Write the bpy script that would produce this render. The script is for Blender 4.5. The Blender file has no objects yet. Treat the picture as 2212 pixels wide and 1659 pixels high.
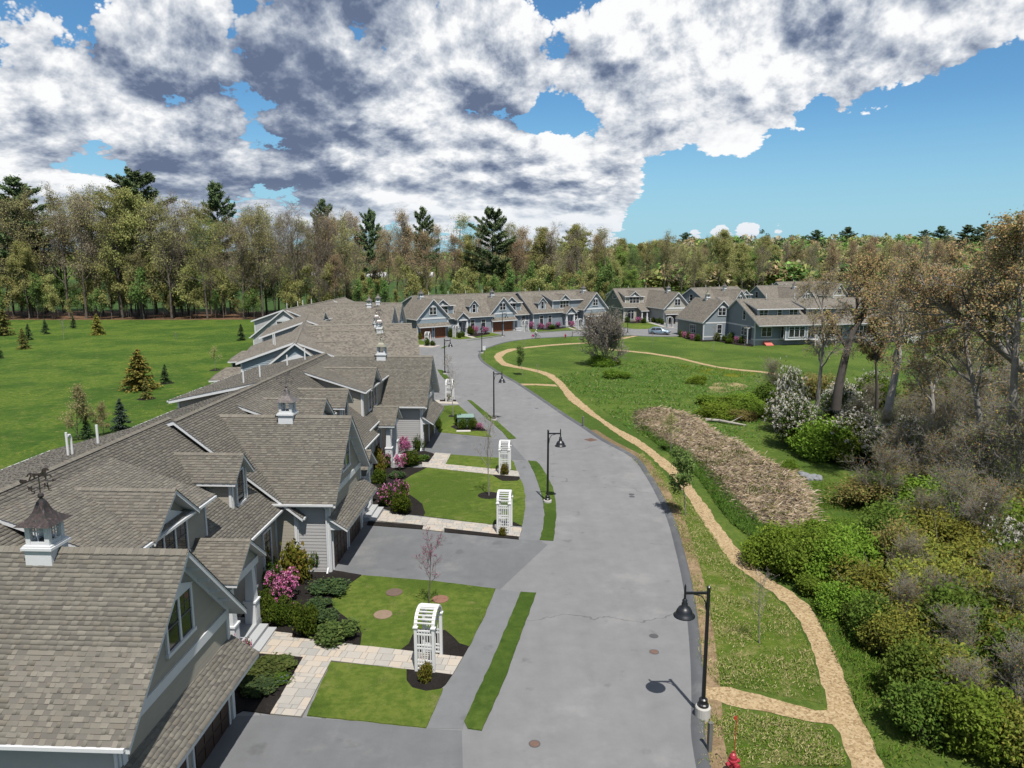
import bpy, math, random
import numpy as np
from mathutils import Vector, Matrix
scene = bpy.context.scene
COL = scene.collection
RAD = math.radians

# ------------------------------------------------------------------ camera
cam_data = bpy.data.cameras.new('camera')
cam = bpy.data.objects.new('camera', cam_data)
COL.objects.link(cam)
cam.location = (0, 0, 16.0)
cam.rotation_euler = (RAD(90 - 9.9), 0, 0)
cam_data.sensor_width = 36.0
cam_data.lens = 36.0 * 1587.0 / 2212.0
cam_data.clip_start = 0.5
cam_data.clip_end = 20000
scene.camera = cam

# ------------------------------------------------------------------ sun and exposure
SUN_ELEV, SUN_AZ = 64.0, 164.4            # azimuth clockwise from +Y (north)
sun_data = bpy.data.lights.new('sun', 'SUN')
sun_data.energy = 5.0
sun_data.angle = RAD(0.53)
sun_data.color = (1.0, 0.957, 0.89)
sun = bpy.data.objects.new('sun', sun_data)
COL.objects.link(sun)
sv = Vector((math.sin(RAD(SUN_AZ)) * math.cos(RAD(SUN_ELEV)), math.cos(RAD(SUN_AZ)) * math.cos(RAD(SUN_ELEV)), math.sin(RAD(SUN_ELEV))))
sun.rotation_euler = sv.to_track_quat('Z', 'Y').to_euler()
sun.location = sv * 100
scene.view_settings.view_transform = 'Standard'
scene.view_settings.look = 'None'
scene.view_settings.exposure = 0.766
scene.view_settings.gamma = 1.0
scene.view_settings.use_curve_mapping = False
scene.cycles.max_bounces = 6
scene.cycles.diffuse_bounces = 3
scene.cycles.glossy_bounces = 2
scene.cycles.transmission_bounces = 4
scene.cycles.transparent_max_bounces = 8
scene.cycles.use_denoising = True
scene.render.use_persistent_data = False

# ------------------------------------------------------------------ node helper
class NT:
    def __init__(s, tree):
        s.t = tree; s.n = tree.nodes; s.l = tree.links
    def new(s, typ, ins=None, **kw):
        nd = s.n.new(typ)
        for k, v in kw.items(): setattr(nd, k, v)
        for k, v in (ins or {}).items(): s.put(nd.inputs[k], v)
        return nd
    def put(s, sock, v):
        if isinstance(v, bpy.types.NodeSocket): s.l.new(v, sock)
        elif isinstance(v, bpy.types.Node): s.l.new(v.outputs[0], sock)
        else:
            if sock.type == 'RGBA' and len(v) == 3: v = (*v, 1)
            sock.default_value = v
    def math(s, op, a, b=0.0, c=0.0, clamp=False):
        nd = s.n.new('ShaderNodeMath'); nd.operation = op; nd.use_clamp = clamp
        s.put(nd.inputs[0], a); s.put(nd.inputs[1], b); s.put(nd.inputs[2], c)
        return nd.outputs[0]
    def vmath(s, op, a, b=(0, 0, 0), scale=1.0):
        nd = s.n.new('ShaderNodeVectorMath'); nd.operation = op
        s.put(nd.inputs[0], a)
        if op == 'SCALE': s.put(nd.inputs[3], scale)
        else: s.put(nd.inputs[1], b)
        return nd.outputs[1] if op in ('DOT_PRODUCT', 'LENGTH', 'DISTANCE') else nd.outputs[0]
    def mix(s, f, a, b, blend='MIX'):
        nd = s.n.new('ShaderNodeMix'); nd.data_type = 'RGBA'; nd.blend_type = blend
        s.put(nd.inputs[0], f); s.put(nd.inputs[6], a); s.put(nd.inputs[7], b)
        return nd.outputs[2]
    def fmix(s, f, a, b):
        nd = s.n.new('ShaderNodeMix'); nd.data_type = 'FLOAT'
        s.put(nd.inputs[0], f); s.put(nd.inputs[2], a); s.put(nd.inputs[3], b)
        return nd.outputs[0]
    def ramp(s, f, stops, interp='LINEAR'):
        nd = s.n.new('ShaderNodeValToRGB'); r = nd.color_ramp; r.interpolation = interp
        while len(r.elements) > 1: r.elements.remove(r.elements[-1])
        for i, (p, c) in enumerate(stops):
            e = r.elements[0] if i == 0 else r.elements.new(p)
            e.position = p; e.color = (*c, 1) if len(c) == 3 else c
        s.put(nd.inputs[0], f)
        return nd.outputs[0]
    def step(s, f, a, b, smooth=True):
        nd = s.n.new('ShaderNodeMapRange'); nd.interpolation_type = 'SMOOTHSTEP' if smooth else 'LINEAR'
        s.put(nd.inputs[0], f); s.put(nd.inputs[1], a); s.put(nd.inputs[2], b)
        nd.inputs[3].default_value = 0; nd.inputs[4].default_value = 1
        return nd.outputs[0]
    def noise(s, vec, scale, detail=4, rough=.55, dist=0.0, lac=2.0, dims='3D'):
        nd = s.n.new('ShaderNodeTexNoise'); nd.noise_dimensions = dims
        if vec is not None: s.put(nd.inputs['Vector'], vec)
        nd.inputs['Scale'].default_value = scale; nd.inputs['Detail'].default_value = detail
        nd.inputs['Roughness'].default_value = rough; nd.inputs['Distortion'].default_value = dist
        nd.inputs['Lacunarity'].default_value = lac
        return nd.outputs[0]

# ------------------------------------------------------------------ world: daylight sky with broken cumulus
def sky_dir(u, v):                          # a direction in the sky
    th = RAD(9.9); x = (u-1106)/1587; y = (829.5-v)/1587
    return Vector((x, math.cos(th) + y*math.sin(th), -math.sin(th) + y*math.cos(th))).normalized()
def make_world():
    w = bpy.data.worlds.new('World'); scene.world = w; w.use_nodes = True
    N = NT(w.node_tree); N.n.clear()
    sky = N.new('ShaderNodeTexSky', sky_type='NISHITA', sun_disc=False, sun_elevation=RAD(SUN_ELEV),
                sun_rotation=RAD(SUN_AZ), altitude=50, air_density=1.0, dust_density=0.3, ozone_density=2.5)
    d = N.new('ShaderNodeTexCoord').outputs['Generated']
    dx, dy, dz = N.new('ShaderNodeSeparateXYZ', {0: d}).outputs
    # bank coordinates: bearing on a circle, height stretched near the horizon so that far clouds lie flat
    hr = N.math('MAXIMUM', N.math('SQRT', N.math('ADD', N.math('MULTIPLY', dx, dx), N.math('MULTIPLY', dy, dy))), 1e-3)
    e = N.math('MAXIMUM', dz, 0.0)
    vv = N.math('MULTIPLY', N.math('LOGARITHM', N.math('MULTIPLY_ADD', e, 1/.10, 1.0), math.e), .44)
    cx, cy = N.math('DIVIDE', dx, hr), N.math('DIVIDE', dy, hr)
    top = N.step(dz, .55, .95)              # towards the zenith the bearing loses meaning: blend to plain directions
    q = N.new('ShaderNodeCombineXYZ', {0: N.fmix(top, cx, dx), 1: N.fmix(top, cy, dy), 2: vv}).outputs[0]
    wv = N.new('ShaderNodeTexNoise', {'Vector': q, 'Scale': 4.0, 'Detail': 4.0}).outputs[1]
    q = N.vmath('ADD', q, N.vmath('SCALE', N.vmath('SUBTRACT', wv, (.5, .5, .5)), scale=.05))
    def dens(p, fine=True):
        p = N.vmath('ADD', p, SEED)
        a = N.noise(p, 2.1, 3, .5)
        b = N.noise(p, 5.5, 7, .58)
        vo = N.new('ShaderNodeTexVoronoi', {'Vector': p, 'Scale': 7.0, 'Detail': 5.0, 'Roughness': .6, 'Lacunarity': 2.1}, feature='F1')
        bil = N.math('SUBTRACT', .5, vo.outputs[0])
        s = N.math('ADD', N.math('MULTIPLY', N.math('SUBTRACT', a, .5), 1.2), N.math('MULTIPLY', N.math('SUBTRACT', b, .5), 1.15))
        return N.math('ADD', s, N.math('MULTIPLY', bil, BIL)), a, b
    # the deck ends along a line running up to the north-east; open blue beyond
    A, B = sky_dir(2212, 120), sky_dir(1300, 425)
    nv = A.cross(B).normalized()
    if nv.dot(sky_dir(2212, 400)) < 0: nv = -nv
    sd = N.vmath('DOT_PRODUCT', d, tuple(nv))
    cover = N.math('SUBTRACT', .90, N.math('MULTIPLY', N.step(sd, -.09, .15), 2.6))
    def spot(u, v, r, amt):
        c = sky_dir(u, v); t = N.vmath('DOT_PRODUCT', d, tuple(c))
        return N.math('MULTIPLY', N.step(t, math.cos(r), 1.0), amt)
    for u, v, r, a in COVER:
        cover = N.math('ADD', cover, spot(u, v, r, a))
    D0, a0, b0 = dens(q)
    D1, a1, b1 = dens(N.vmath('ADD', q, (.012, 0, .028)))
    emb = N.math('SUBTRACT', D0, D1)                     # > 0 on sunlit upper flanks
    D0 = N.math('ADD', D0, cover)
    alpha = N.step(D0, .0, .11)
    body = N.step(D0, .1, .9)
    shade = N.math('MULTIPLY', body, .16)
    for u, v, r, a in SHADE:
        shade = N.math('ADD', shade, spot(u, v, r, a*.9))
    lum = N.math('ADD', N.math('MULTIPLY', emb, EMB), N.math('SUBTRACT', LUM0, shade))
    lum = N.math('ADD', lum, N.math('MULTIPLY', N.math('SUBTRACT', a0, .5), -.8))
    lum = N.math('SMOOTH_MAX', lum, N.math('MULTIPLY_ADD', emb, .5, .12), .2)
    lum = N.math('SMOOTH_MIN', lum, N.math('MULTIPLY_ADD', emb, .35, .93), .15)
    col = N.ramp(lum, [(0, (1.35, 1.75, 2.75)), (.22, (2.4, 2.9, 3.95)), (.48, (4.4, 4.9, 5.75)), (.72, (6.8, 7.15, 7.7)), (1, (9.8, 9.85, 9.9))])
    col = N.mix(N.step(dz, 0.0, .10), N.mix(.5, col, (5.6, 6.7, 7.9)), col)
    skyc = N.mix(1.0, sky.outputs[0], SKYMUL, 'MULTIPLY')
    skyc = N.mix(N.math('MULTIPLY', N.math('SUBTRACT', 1.0, N.step(dz, .0, .2)), .8), skyc, (3.6, 6.2, 7.7))
    final = N.mix(N.math('MULTIPLY', alpha, N.step(dz, .0, .02)), skyc, col)
    bg = N.new('ShaderNodeBackground', {0: final, 1: SKY_STRENGTH})
    N.l.new(bg.outputs[0], N.new('ShaderNodeOutputWorld').inputs[0])
    w.cycles.sampling_method = 'MANUAL'; w.cycles.sample_map_resolution = 512
SKY_STRENGTH = 0.059
SEED = (4.3, 1.7, 2.2)
SKYMUL = (.62, 1.0, 1.2)
BIL, EMB, LUM0 = 1.2, 1.1, 1.02
COVER = ((185, 285, .07, -.55), (250, 335, .05, -.4), (60, 190, .1, .3), (800, 90, .045, -.6), (1195, 248, .05, -.5), (1745, 205, .04, -.7), (560, 250, .28, .3), (100, 150, .25, .2), (250, 430, .2, .25), (750, 430, .2, .2), (1200, 465, .13, 1.2), (1060, 480, .14, .8), (1310, 480, .10, 1.5), (1000, 60, .2, .3), (1480, 150, .16, .6), (1700, 110, .16, .6), (1900, 110, .14, .5), (1560, 40, .16, .4), (1640, 230, .09, .5), (1450, 290, .09, .4), (2120, 40, .12, .4),
         (1470, 514, .035, 1.3), (1530, 511, .035, 1.3), (1590, 508, .04, 1.3), (1650, 505, .045, 1.3), (1710, 502, .035, 1.3))
SHADE = ((430, 165, .30, .42), (120, 60, .30, .22), (640, 90, .18, .18), (960, 50, .26, .40), (1130, 105, .14, .2), (1890, 160, .15, .42), (1650, 50, .14, .12), (560, 375, .12, .25), (1330, 315, .12, .3), (1020, 355, .12, .22), (680, 405, .10, .22), (1480, 50, .14, .15),
         (870, 165, .13, -.3), (960, 225, .12, -.2), (1600, 215, .14, -.2), (60, 250, .14, -.2), (1250, 270, .08, -.15), (1560, 500, .14, -.2))
make_world()

# ------------------------------------------------------------------ materials
MATS = {}
def material(name, build):
    m = bpy.data.materials.new(name); m.use_nodes = True
    N = NT(m.node_tree); N.n.clear()
    bs = N.new('ShaderNodeBsdfPrincipled')
    out = N.new('ShaderNodeOutputMaterial')
    N.l.new(bs.outputs[0], out.inputs[0])
    build(N, bs)
    MATS[name] = m
    return m
ALBEDO = .53                               # brings the colours read off the picture down to reflectances
def setp(N, bs, color=None, rough=None, metal=None, spec=None, bump=None, bstr=.3, bdist=.02):
    if color is not None: N.put(bs.inputs['Base Color'], N.mix(1.0, color, (ALBEDO, ALBEDO, ALBEDO), 'MULTIPLY'))
    if rough is not None: N.put(bs.inputs['Roughness'], rough)
    if metal is not None: N.put(bs.inputs['Metallic'], metal)
    if spec is not None: N.put(bs.inputs['Specular IOR Level'], spec)
    if bump is not None:
        b = N.new('ShaderNodeBump', {'Strength': bstr, 'Distance': bdist, 'Height': bump})
        N.l.new(b.outputs[0], bs.inputs['Normal'])
def obj_co(N): return N.new('ShaderNodeTexCoord').outputs['Object']
def geo_pos(N): return N.new('ShaderNodeNewGeometry').outputs['Position']
def attr(N, name='col'):
    return N.new('ShaderNodeAttribute', attribute_name=name).outputs['Color']
def vscale(N, v, s): return N.vmath('MULTIPLY', v, s)

def simple(name, c, rough=.6, metal=0, spec=.4, var=.12, scale=6., bstr=0):
    def b(N, bs):
        p = obj_co(N)
        n = N.noise(p, scale, 5, .6)
        f = N.math('MULTIPLY_ADD', n, var * 2, 1 - var)
        cc = N.mix(1.0, c, N.new('ShaderNodeCombineXYZ', {0: f, 1: f, 2: f}).outputs[0], 'MULTIPLY')
        setp(N, bs, cc, rough, metal, spec, n if bstr else None, bstr)
    return material(name, b)

simple('white_trim', (.80, .81, .82), .45, var=.05, scale=3)
simple('white_vinyl', (.84, .84, .83), .35, var=.04, scale=2)
simple('black_metal', (.011, .012, .015), .38, spec=.5, var=.1)
simple('concrete', (.55, .53, .49), .85, var=.16, scale=5, bstr=.2)
simple('granite', (.46, .47, .48), .75, var=.2, scale=30)
simple('bark', (.15, .125, .10), .9, var=.35, scale=4, bstr=.4)
simple('bark_grey', (.29, .265, .235), .9, var=.45, scale=2.5, bstr=.4)
simple('bark_pale', (.40, .37, .33), .9, var=.45, scale=2.5)
simple('door_dark', (.05, .026, .018), .5, var=.3, scale=3)
simple('gutter_white', (.78, .79, .80), .35, var=.05)
simple('red_paint', (.42, .03, .05), .45, var=.12)
simple('red_bright', (.62, .05, .03), .5, var=.1)
simple('red_hatch', (.62, .17, .13), .6, var=.06)
simple('post_wood', (.17, .165, .15), .85, var=.3, scale=8)
simple('green_box', (.12, .20, .17), .5, var=.1)
simple('green_box_lid', (.24, .36, .31), .5, var=.1)
simple('lid_red', (.25, .125, .08), .9, var=.25, scale=7)
simple('muntin', (.12, .125, .13), .5)
simple('bark_mid', (.24, .215, .19), .9, var=.4, scale=3)
simple('bark_dark', (.085, .072, .062), .9, var=.4, scale=2.5, bstr=.4)
simple('lid_brown', (.15, .10, .075), .9, var=.25, scale=7)
simple('lid_tan', (.27, .19, .13), .9, var=.25, scale=7)
simple('iron', (.17, .10, .075), .8, var=.35, scale=12)
simple('iron_dark', (.085, .085, .09), .7, var=.3, scale=9)
simple('stone_white', (.62, .59, .53), .85, var=.12, scale=5)
simple('rubber', (.02, .02, .02), .8)
simple('skin', (.55, .34, .25), .6)
simple('cloth_white', (.72, .72, .72), .8)
simple('cloth_dark', (.05, .055, .08), .8)
simple('pannier_pink', (.45, .05, .16), .6)
simple('interior_dark', (.02, .022, .025), .6)
simple('grey_roof_sheet', (.55, .58, .62), .4, var=.1)
simple('chrome', (.6, .6, .62), .2, metal=1)
simple('lamp_clear', (.8, .82, .85), .15)
simple('rock', (.24, .25, .265), .9, var=.3, scale=3)
simple('dark_door', (.06, .075, .10), .45)
simple('red_lamp', (.5, .02, .02), .2)
simple('foundation', (.42, .41, .39), .9, var=.15, scale=2)
simple('farm_wall', (.42, .46, .44), .7, var=.05)
simple('farm_roof', (.33, .37, .36), .7, var=.1)
simple('chimney_brick', (.30, .16, .13), .9, var=.3, scale=6)
def glass(N, bs):
    p = obj_co(N)
    n = N.noise(p, 1.3, 2)
    c = N.ramp(n, [(.35, (.012, .014, .018)), (.7, (.045, .05, .058))])
    setp(N, bs, c, .06, 0, .6)
material('window_glass', glass)
def clear(N, bs):
    bs.inputs['Base Color'].default_value = (.9, .95, .95, 1); bs.inputs['Roughness'].default_value = .03
    bs.inputs['Transmission Weight'].default_value = 1.0; bs.inputs['IOR'].default_value = 1.1
material('clear_glass', clear)
def carp(N, bs):
    setp(N, bs, (.30, .40, .48), .28, .5, .6); bs.inputs['Coat Weight'].default_value = .8
material('car_paint', carp)
def siding(name, c, c2=None):
    def b(N, bs):
        p = geo_pos(N)
        z = N.new('ShaderNodeSeparateXYZ', {0: p}).outputs[2]
        saw = N.math('FRACT', N.math('DIVIDE', z, .17))
        n = N.noise(p, 1.5, 4)
        fv = N.math('MULTIPLY_ADD', n, .16, .92)
        cc = N.mix(1.0, c, N.new('ShaderNodeCombineXYZ', {0: fv, 1: fv, 2: fv}).outputs[0], 'MULTIPLY')
        setp(N, bs, cc, .6, 0, .3, saw, .5, -.02)
    material(name, b)
    def b2(N, bs):
        p = geo_pos(N)
        n = N.noise(p, 1.5, 4)
        r = N.new('ShaderNodeObjectInfo').outputs['Random']
        fv = N.math('ADD', N.math('MULTIPLY_ADD', n, .12, .88), N.math('MULTIPLY', r, .1))
        cc = N.mix(1.0, c, N.new('ShaderNodeCombineXYZ', {0: fv, 1: fv, 2: fv}).outputs[0], 'MULTIPLY')
        setp(N, bs, cc, .6, 0, .3)
    material(name + '_board', b2)
siding('siding_taupe', (.42, .385, .32))
siding('siding_greige', (.50, .49, .485))
siding('siding_blue', (.31, .375, .42))
siding('siding_pale', (.52, .53, .53))
siding('siding_slate', (.27, .315, .35))
siding('siding_sage', (.22, .245, .225))
siding('siding_cream', (.47, .45, .38))
def wood_door(N, bs):
    p = obj_co(N)
    n = N.noise(vscale(N, p, (9, 9, .7)), 2.0, 5, .6)
    c = N.ramp(n, [(.3, (.14, .040, .013)), (.55, (.26, .078, .022)), (.75, (.35, .12, .038))])
    setp(N, bs, c, .45, 0, .4)
material('wood_door', wood_door)
def copper(cs):
    def b(N, bs):
        p = obj_co(N)
        n = N.noise(vscale(N, p, (9, 9, 1.6)), 1.4, 6, .65, .6)
        c = N.ramp(n, [(.3, cs[0]), (.48, cs[1]), (.60, cs[2]), (.72, cs[3])])
        setp(N, bs, c, .42, .35, .5)
    return b
material('copper_brown', copper([(.028, .026, .024), (.06, .052, .046), (.11, .065, .06), (.24, .25, .25)]))
material('copper_grey', copper([(.10, .09, .085), (.17, .15, .14), (.24, .20, .19), (.36, .35, .31)]))
material('copper_green', copper([(.14, .13, .10), (.26, .25, .19), (.33, .32, .24), (.40, .41, .33)]))
SH = [(.240, .220, .185), (.218, .200, .169), (.195, .179, .154), (.170, .156, .137), (.210, .188, .155)]
def shingle_geo(N, bs):
    c = attr(N)
    p = geo_pos(N)
    g = N.noise(p, 60, 2)
    big = N.noise(p, .35, 3)
    f = N.math('ADD', N.math('MULTIPLY_ADD', g, .3, .72), N.math('MULTIPLY', big, .26))
    c = N.mix(1.0, c, N.new('ShaderNodeCombineXYZ', {0: f, 1: f, 2: f}).outputs[0], 'MULTIPLY')
    setp(N, bs, c, .93, 0, .12)
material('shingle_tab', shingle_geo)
def shingle_one(N, bs):
    oi = N.new('ShaderNodeObjectInfo'); p = geo_pos(N)
    g = N.noise(p, 60, 2); big = N.noise(p, .35, 3)
    f = N.math('ADD', N.math('MULTIPLY_ADD', g, .3, .72), N.math('MULTIPLY', big, .26))
    nz = N.new('ShaderNodeSeparateXYZ', {0: N.new('ShaderNodeNewGeometry').outputs['Normal']}).outputs[2]
    c = N.mix(1.0, oi.outputs['Color'], N.new('ShaderNodeCombineXYZ', {0: f, 1: f, 2: f}).outputs[0], 'MULTIPLY')
    setp(N, bs, c, .93, 0, .12)
material('shingle_one', shingle_one)
for i, c in enumerate(SH):
    simple('shingle_shade_%d' % i, c, .93, spec=.12, var=.22, scale=30)
def shingle_flat(N, bs):
    uv = N.new('ShaderNodeUVMap').outputs[0]
    br = N.new('ShaderNodeTexBrick', {'Vector': uv, 'Scale': 1.0, 'Mortar Size': .006, 'Brick Width': .24, 'Row Height': .145,
               'Color1': (0, 0, 0), 'Color2': (1, 1, 1), 'Mortar': (.35, .35, .35), 'Mortar Smooth': .3}, offset=.37)
    n = N.noise(vscale(N, uv, (1, 1, 0)), 1.1, 4, .6)
    n2 = N.noise(uv, .16, 3)
    f = N.math('ADD', N.math('MULTIPLY', br.outputs[0], .65), N.math('MULTIPLY', n, .4))
    c = N.ramp(f, [(.15, (.115, .105, .094)), (.45, (.19, .17, .145)), (.75, (.24, .215, .18)), (1, (.29, .26, .21))])
    fv = N.math('MULTIPLY_ADD', n2, .34, .84)
    c = N.mix(1.0, c, N.new('ShaderNodeCombineXYZ', {0: fv, 1: fv, 2: fv}).outputs[0], 'MULTIPLY')
    v = N.new('ShaderNodeSeparateXYZ', {0: uv}).outputs[1]
    saw = N.math('SUBTRACT', 1.0, N.math('FRACT', N.math('DIVIDE', v, .145)))
    setp(N, bs, c, .93, 0, .12, saw, .55, .02)
material('shingle_far', shingle_flat)

def asphalt(name, c, crack=True):
    def b(N, bs):
        p = geo_pos(N)
        n1 = N.noise(p, .12, 4, .55); n2 = N.noise(p, 1.1, 5, .65); n3 = N.noise(p, 45, 3, .7)
        st = N.noise(vscale(N, p, (1.0, .07, 1)), .9, 4, .6)
        f = N.math('ADD', N.math('MULTIPLY_ADD', n1, .30, .55), N.math('MULTIPLY', n2, .36))
        f = N.math('ADD', f, N.math('MULTIPLY', N.math('SUBTRACT', n3, .2), .30))
        f = N.math('ADD', f, N.math('MULTIPLY', N.math('SUBTRACT', st, .5), .22))
        cc = N.mix(1.0, c, N.new('ShaderNodeCombineXYZ', {0: f, 1: f, 2: f}).outputs[0], 'MULTIPLY')
        # dark patches, drips and stains
        sp = N.noise(p, .8, 3, .5)
        cc = N.mix(N.math('MULTIPLY', N.step(sp, .63, .74), .32), cc, (.06, .06, .062))
        sp2 = N.noise(N.vmath('ADD', p, (9, 4, 2)), .28, 6, .68)
        cc = N.mix(N.math('MULTIPLY', N.step(sp2, .52, .72), .35), cc, N.mix(.5, c, (.5, .48, .45)))
        if crack:
            vo = N.new('ShaderNodeTexVoronoi', {'Vector': N.vmath('ADD', p, N.vmath('SCALE', N.new('ShaderNodeTexNoise', {'Vector': p, 'Scale': .5, 'Detail': 4}).outputs[1], scale=3.0)), 'Scale': .055}, feature='DISTANCE_TO_EDGE')
            k = N.math('SUBTRACT', 1.0, N.step(vo.outputs[0], .0, .0030))
            cc = N.mix(N.math('MULTIPLY', k, .5), cc, (.05, .05, .05))
        setp(N, bs, cc, .92, 0, .18, n3, .25, .01)
    material(name, b)
asphalt('asphalt_road', (.236, .237, .242))
asphalt('asphalt_drive', (.175, .18, .188), False)
asphalt('asphalt_walk', (.205, .21, .217), False)
asphalt('asphalt_berm', (.12, .126, .135), False)
def mulch(N, bs):
    p = geo_pos(N)
    n = N.noise(p, 22, 5, .75); n2 = N.noise(p, 1.2, 3)
    f = N.math('ADD', n, N.math('MULTIPLY', N.math('SUBTRACT', n2, .5), .3))
    c = N.ramp(f, [(.3, (.010, .009, .008)), (.55, (.026, .022, .020)), (.8, (.07, .06, .05))])
    setp(N, bs, c, .95, 0, .1, n, .8, .06)
material('mulch_dark', mulch)
def chips(N, bs):
    p = geo_pos(N)
    n = N.noise(p, 26, 4, .75); n2 = N.noise(p, .45, 4)
    vo = N.new('ShaderNodeTexVoronoi', {'Vector': vscale(N, p, (1, 1, .2)), 'Scale': 13.0})
    f = N.math('ADD', N.math('MULTIPLY', n, .5), N.math('MULTIPLY', N.new('ShaderNodeSeparateXYZ', {0: vo.outputs[1]}).outputs[0], .45))
    c = N.ramp(f, [(.15, (.19, .125, .07)), (.38, (.41, .295, .16)), (.62, (.53, .40, .235)), (.9, (.63, .51, .34))])
    fv = N.math('MULTIPLY_ADD', n2, .3, .83)
    c = N.mix(1.0, c, N.new('ShaderNodeCombineXYZ', {0: fv, 1: fv, 2: fv}).outputs[0], 'MULTIPLY')
    setp(N, bs, c, .95, 0, .1, n, .6, .04)
material('wood_chips', chips)
def grass(name, dark, mid, light, dry, dry_amt=.5, dan=0.0, mscale=1.0, bare=None):
    def b(N, bs):
        p = geo_pos(N)
        n0 = N.noise(p, .045 * mscale, 4, .6); n1 = N.noise(p, .35 * mscale, 5, .62, .5); n2 = N.noise(p, 2.6, 5, .7); n3 = N.noise(vscale(N, p, (1, 1.7, 1)), 17, 4, .75)
        f = N.math('ADD', N.math('MULTIPLY', n1, .42), N.math('ADD', N.math('MULTIPLY', n2, .30), N.math('MULTIPLY', n3, .28)))
        c = N.ramp(f, [(.39, dark), (.5, mid), (.60, light)])
        f2 = N.math('ADD', N.math('MULTIPLY', n0, .5), N.math('MULTIPLY', n1, .5))
        c = N.mix(N.math('MULTIPLY', N.step(f2, .46, .60), .75), c, N.mix(N.step(n2, .4, .62), dark, N.mix(.6, dark, mid)))
        nm = N.noise(N.vmath('ADD', p, (5, 3, 0)), .11 * mscale, 6, .66, .4)
        c = N.mix(N.math('MULTIPLY', N.step(nm, .49, .57), .7), c, N.mix(N.step(n2, .6, .4), light, mid))
        c = N.mix(N.math('MULTIPLY', N.math('SUBTRACT', 1.0, N.step(nm, .40, .48)), .75), c, N.mix(N.step(n3, .45, .6), dark, mid))
        nd = N.noise(N.vmath('ADD', p, (31, 17, 5)), .8 * mscale, 8, .78, .2)
        dd = N.math('ADD', nd, N.math('MULTIPLY', N.math('SUBTRACT', n3, .5), .5))
        t = .66 - .19 * dry_amt
        c = N.mix(N.math('MULTIPLY', N.step(dd, t, t + .2), .7), c, dry)
        if dan:
            vo = N.new('ShaderNodeTexVoronoi', {'Vector': vscale(N, p, (1, 1, 0.01)), 'Scale': 2.2})
            msk = N.math('MULTIPLY', N.math('SUBTRACT', 1.0, N.step(vo.outputs[0], .10, .17)), N.step(N.noise(p, .11, 3), .5, .62))
            c = N.mix(N.math('MULTIPLY', msk, dan), c, (.42, .36, .02))
        c = N.mix(1.0, c, (1.25, 1.2, 1.15), 'MULTIPLY')
        hb = N.math('ADD', n3, N.math('MULTIPLY', n2, 1.2))
        setp(N, bs, c, .95, 0, .08, hb, .75, .09)
    material(name, b)
grass('lawn_grass', (.048, .090, .013), (.092, .146, .022), (.15, .195, .038), (.25, .23, .10), .62)
grass('strip_grass', (.036, .075, .011), (.062, .112, .017), (.10, .155, .028), (.22, .19, .08), .3)
grass('field_grass', (.026, .070, .011), (.056, .115, .016), (.120, .170, .026), (.22, .22, .07), .75, .7)
grass('meadow_grass', (.040, .082, .014), (.074, .128, .022), (.12, .17, .034), (.25, .23, .09), .5, .3)
grass('verge_grass', (.045, .09, .010), (.085, .14, .018), (.13, .17, .03), (.32, .27, .14), .95, .12, 1.3)
grass('rough_grass', (.04, .08, .012), (.07, .12, .018), (.11, .155, .03), (.30, .25, .13), .72)
grass('far_field', (.030, .065, .018), (.042, .085, .022), (.06, .10, .028), (.12, .12, .05), .4)
grass('dry_grass', (.16,.14,.06), (.33,.28,.15), (.50,.43,.26), (.10,.12,.03), .5, 0)
grass('dandelion_grass', (.05,.09,.008), (.12,.145,.010), (.20,.185,.012), (.2,.2,.04), .2, 0)
grass('verge_bare', (.13,.10,.055), (.26,.19,.115), (.37,.28,.18), (.10,.12,.03), .55, 0)
grass('reed_ground', (.14,.09,.05), (.26,.18,.10), (.38,.29,.18), (.09,.11,.03), .35, 0, 3.0)
def litter(N, bs):
    p = geo_pos(N)
    n = N.noise(p, 1.3, 6, .75); n2 = N.noise(p, .12, 3)
    f = N.math('ADD', N.math('MULTIPLY', n, .7), N.math('MULTIPLY', n2, .3))
    c = N.ramp(f, [(.33, (.05, .030, .018)), (.5, (.15, .085, .048)), (.65, (.27, .165, .10))])
    setp(N, bs, c, .95, 0, .1, n, .6, .15)
material('leaf_litter', litter)
def leafmat(name, trans=.45, nup=.3):
    m = bpy.data.materials.new(name); m.use_nodes = True
    N = NT(m.node_tree); N.n.clear()
    c = attr(N)
    r = N.new('ShaderNodeObjectInfo').outputs['Random']
    c = N.mix(1.0, c, (ALBEDO*1.3, ALBEDO*1.3, ALBEDO*1.25), 'MULTIPLY')
    hs = N.new('ShaderNodeHueSaturation', {'Hue': N.math('MULTIPLY_ADD', r, .03, .485), 'Saturation': 1.0, 'Value': N.math('MULTIPLY_ADD', r, .3, .85), 'Color': c})
    gn = N.new('ShaderNodeNewGeometry').outputs['Normal']
    nn = N.vmath('NORMALIZE', N.vmath('ADD', N.vmath('SCALE', gn, scale=1-nup), (0, 0, nup)))
    df = N.new('ShaderNodeBsdfDiffuse', {0: hs.outputs[0], 'Normal': nn})
    tr = N.new('ShaderNodeBsdfTranslucent', {0: hs.outputs[0]})
    mx = N.new('ShaderNodeMixShader', {0: trans})
    N.l.new(df.outputs[0], mx.inputs[1]); N.l.new(tr.outputs[0], mx.inputs[2])
    N.l.new(mx.outputs[0], N.new('ShaderNodeOutputMaterial').inputs[0])
    MATS[name] = m
leafmat('leaf')
leafmat('needle', .15)
leafmat('grass_blade', .25, .8)
leafmat('reed_blades', .2, .65)
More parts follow.
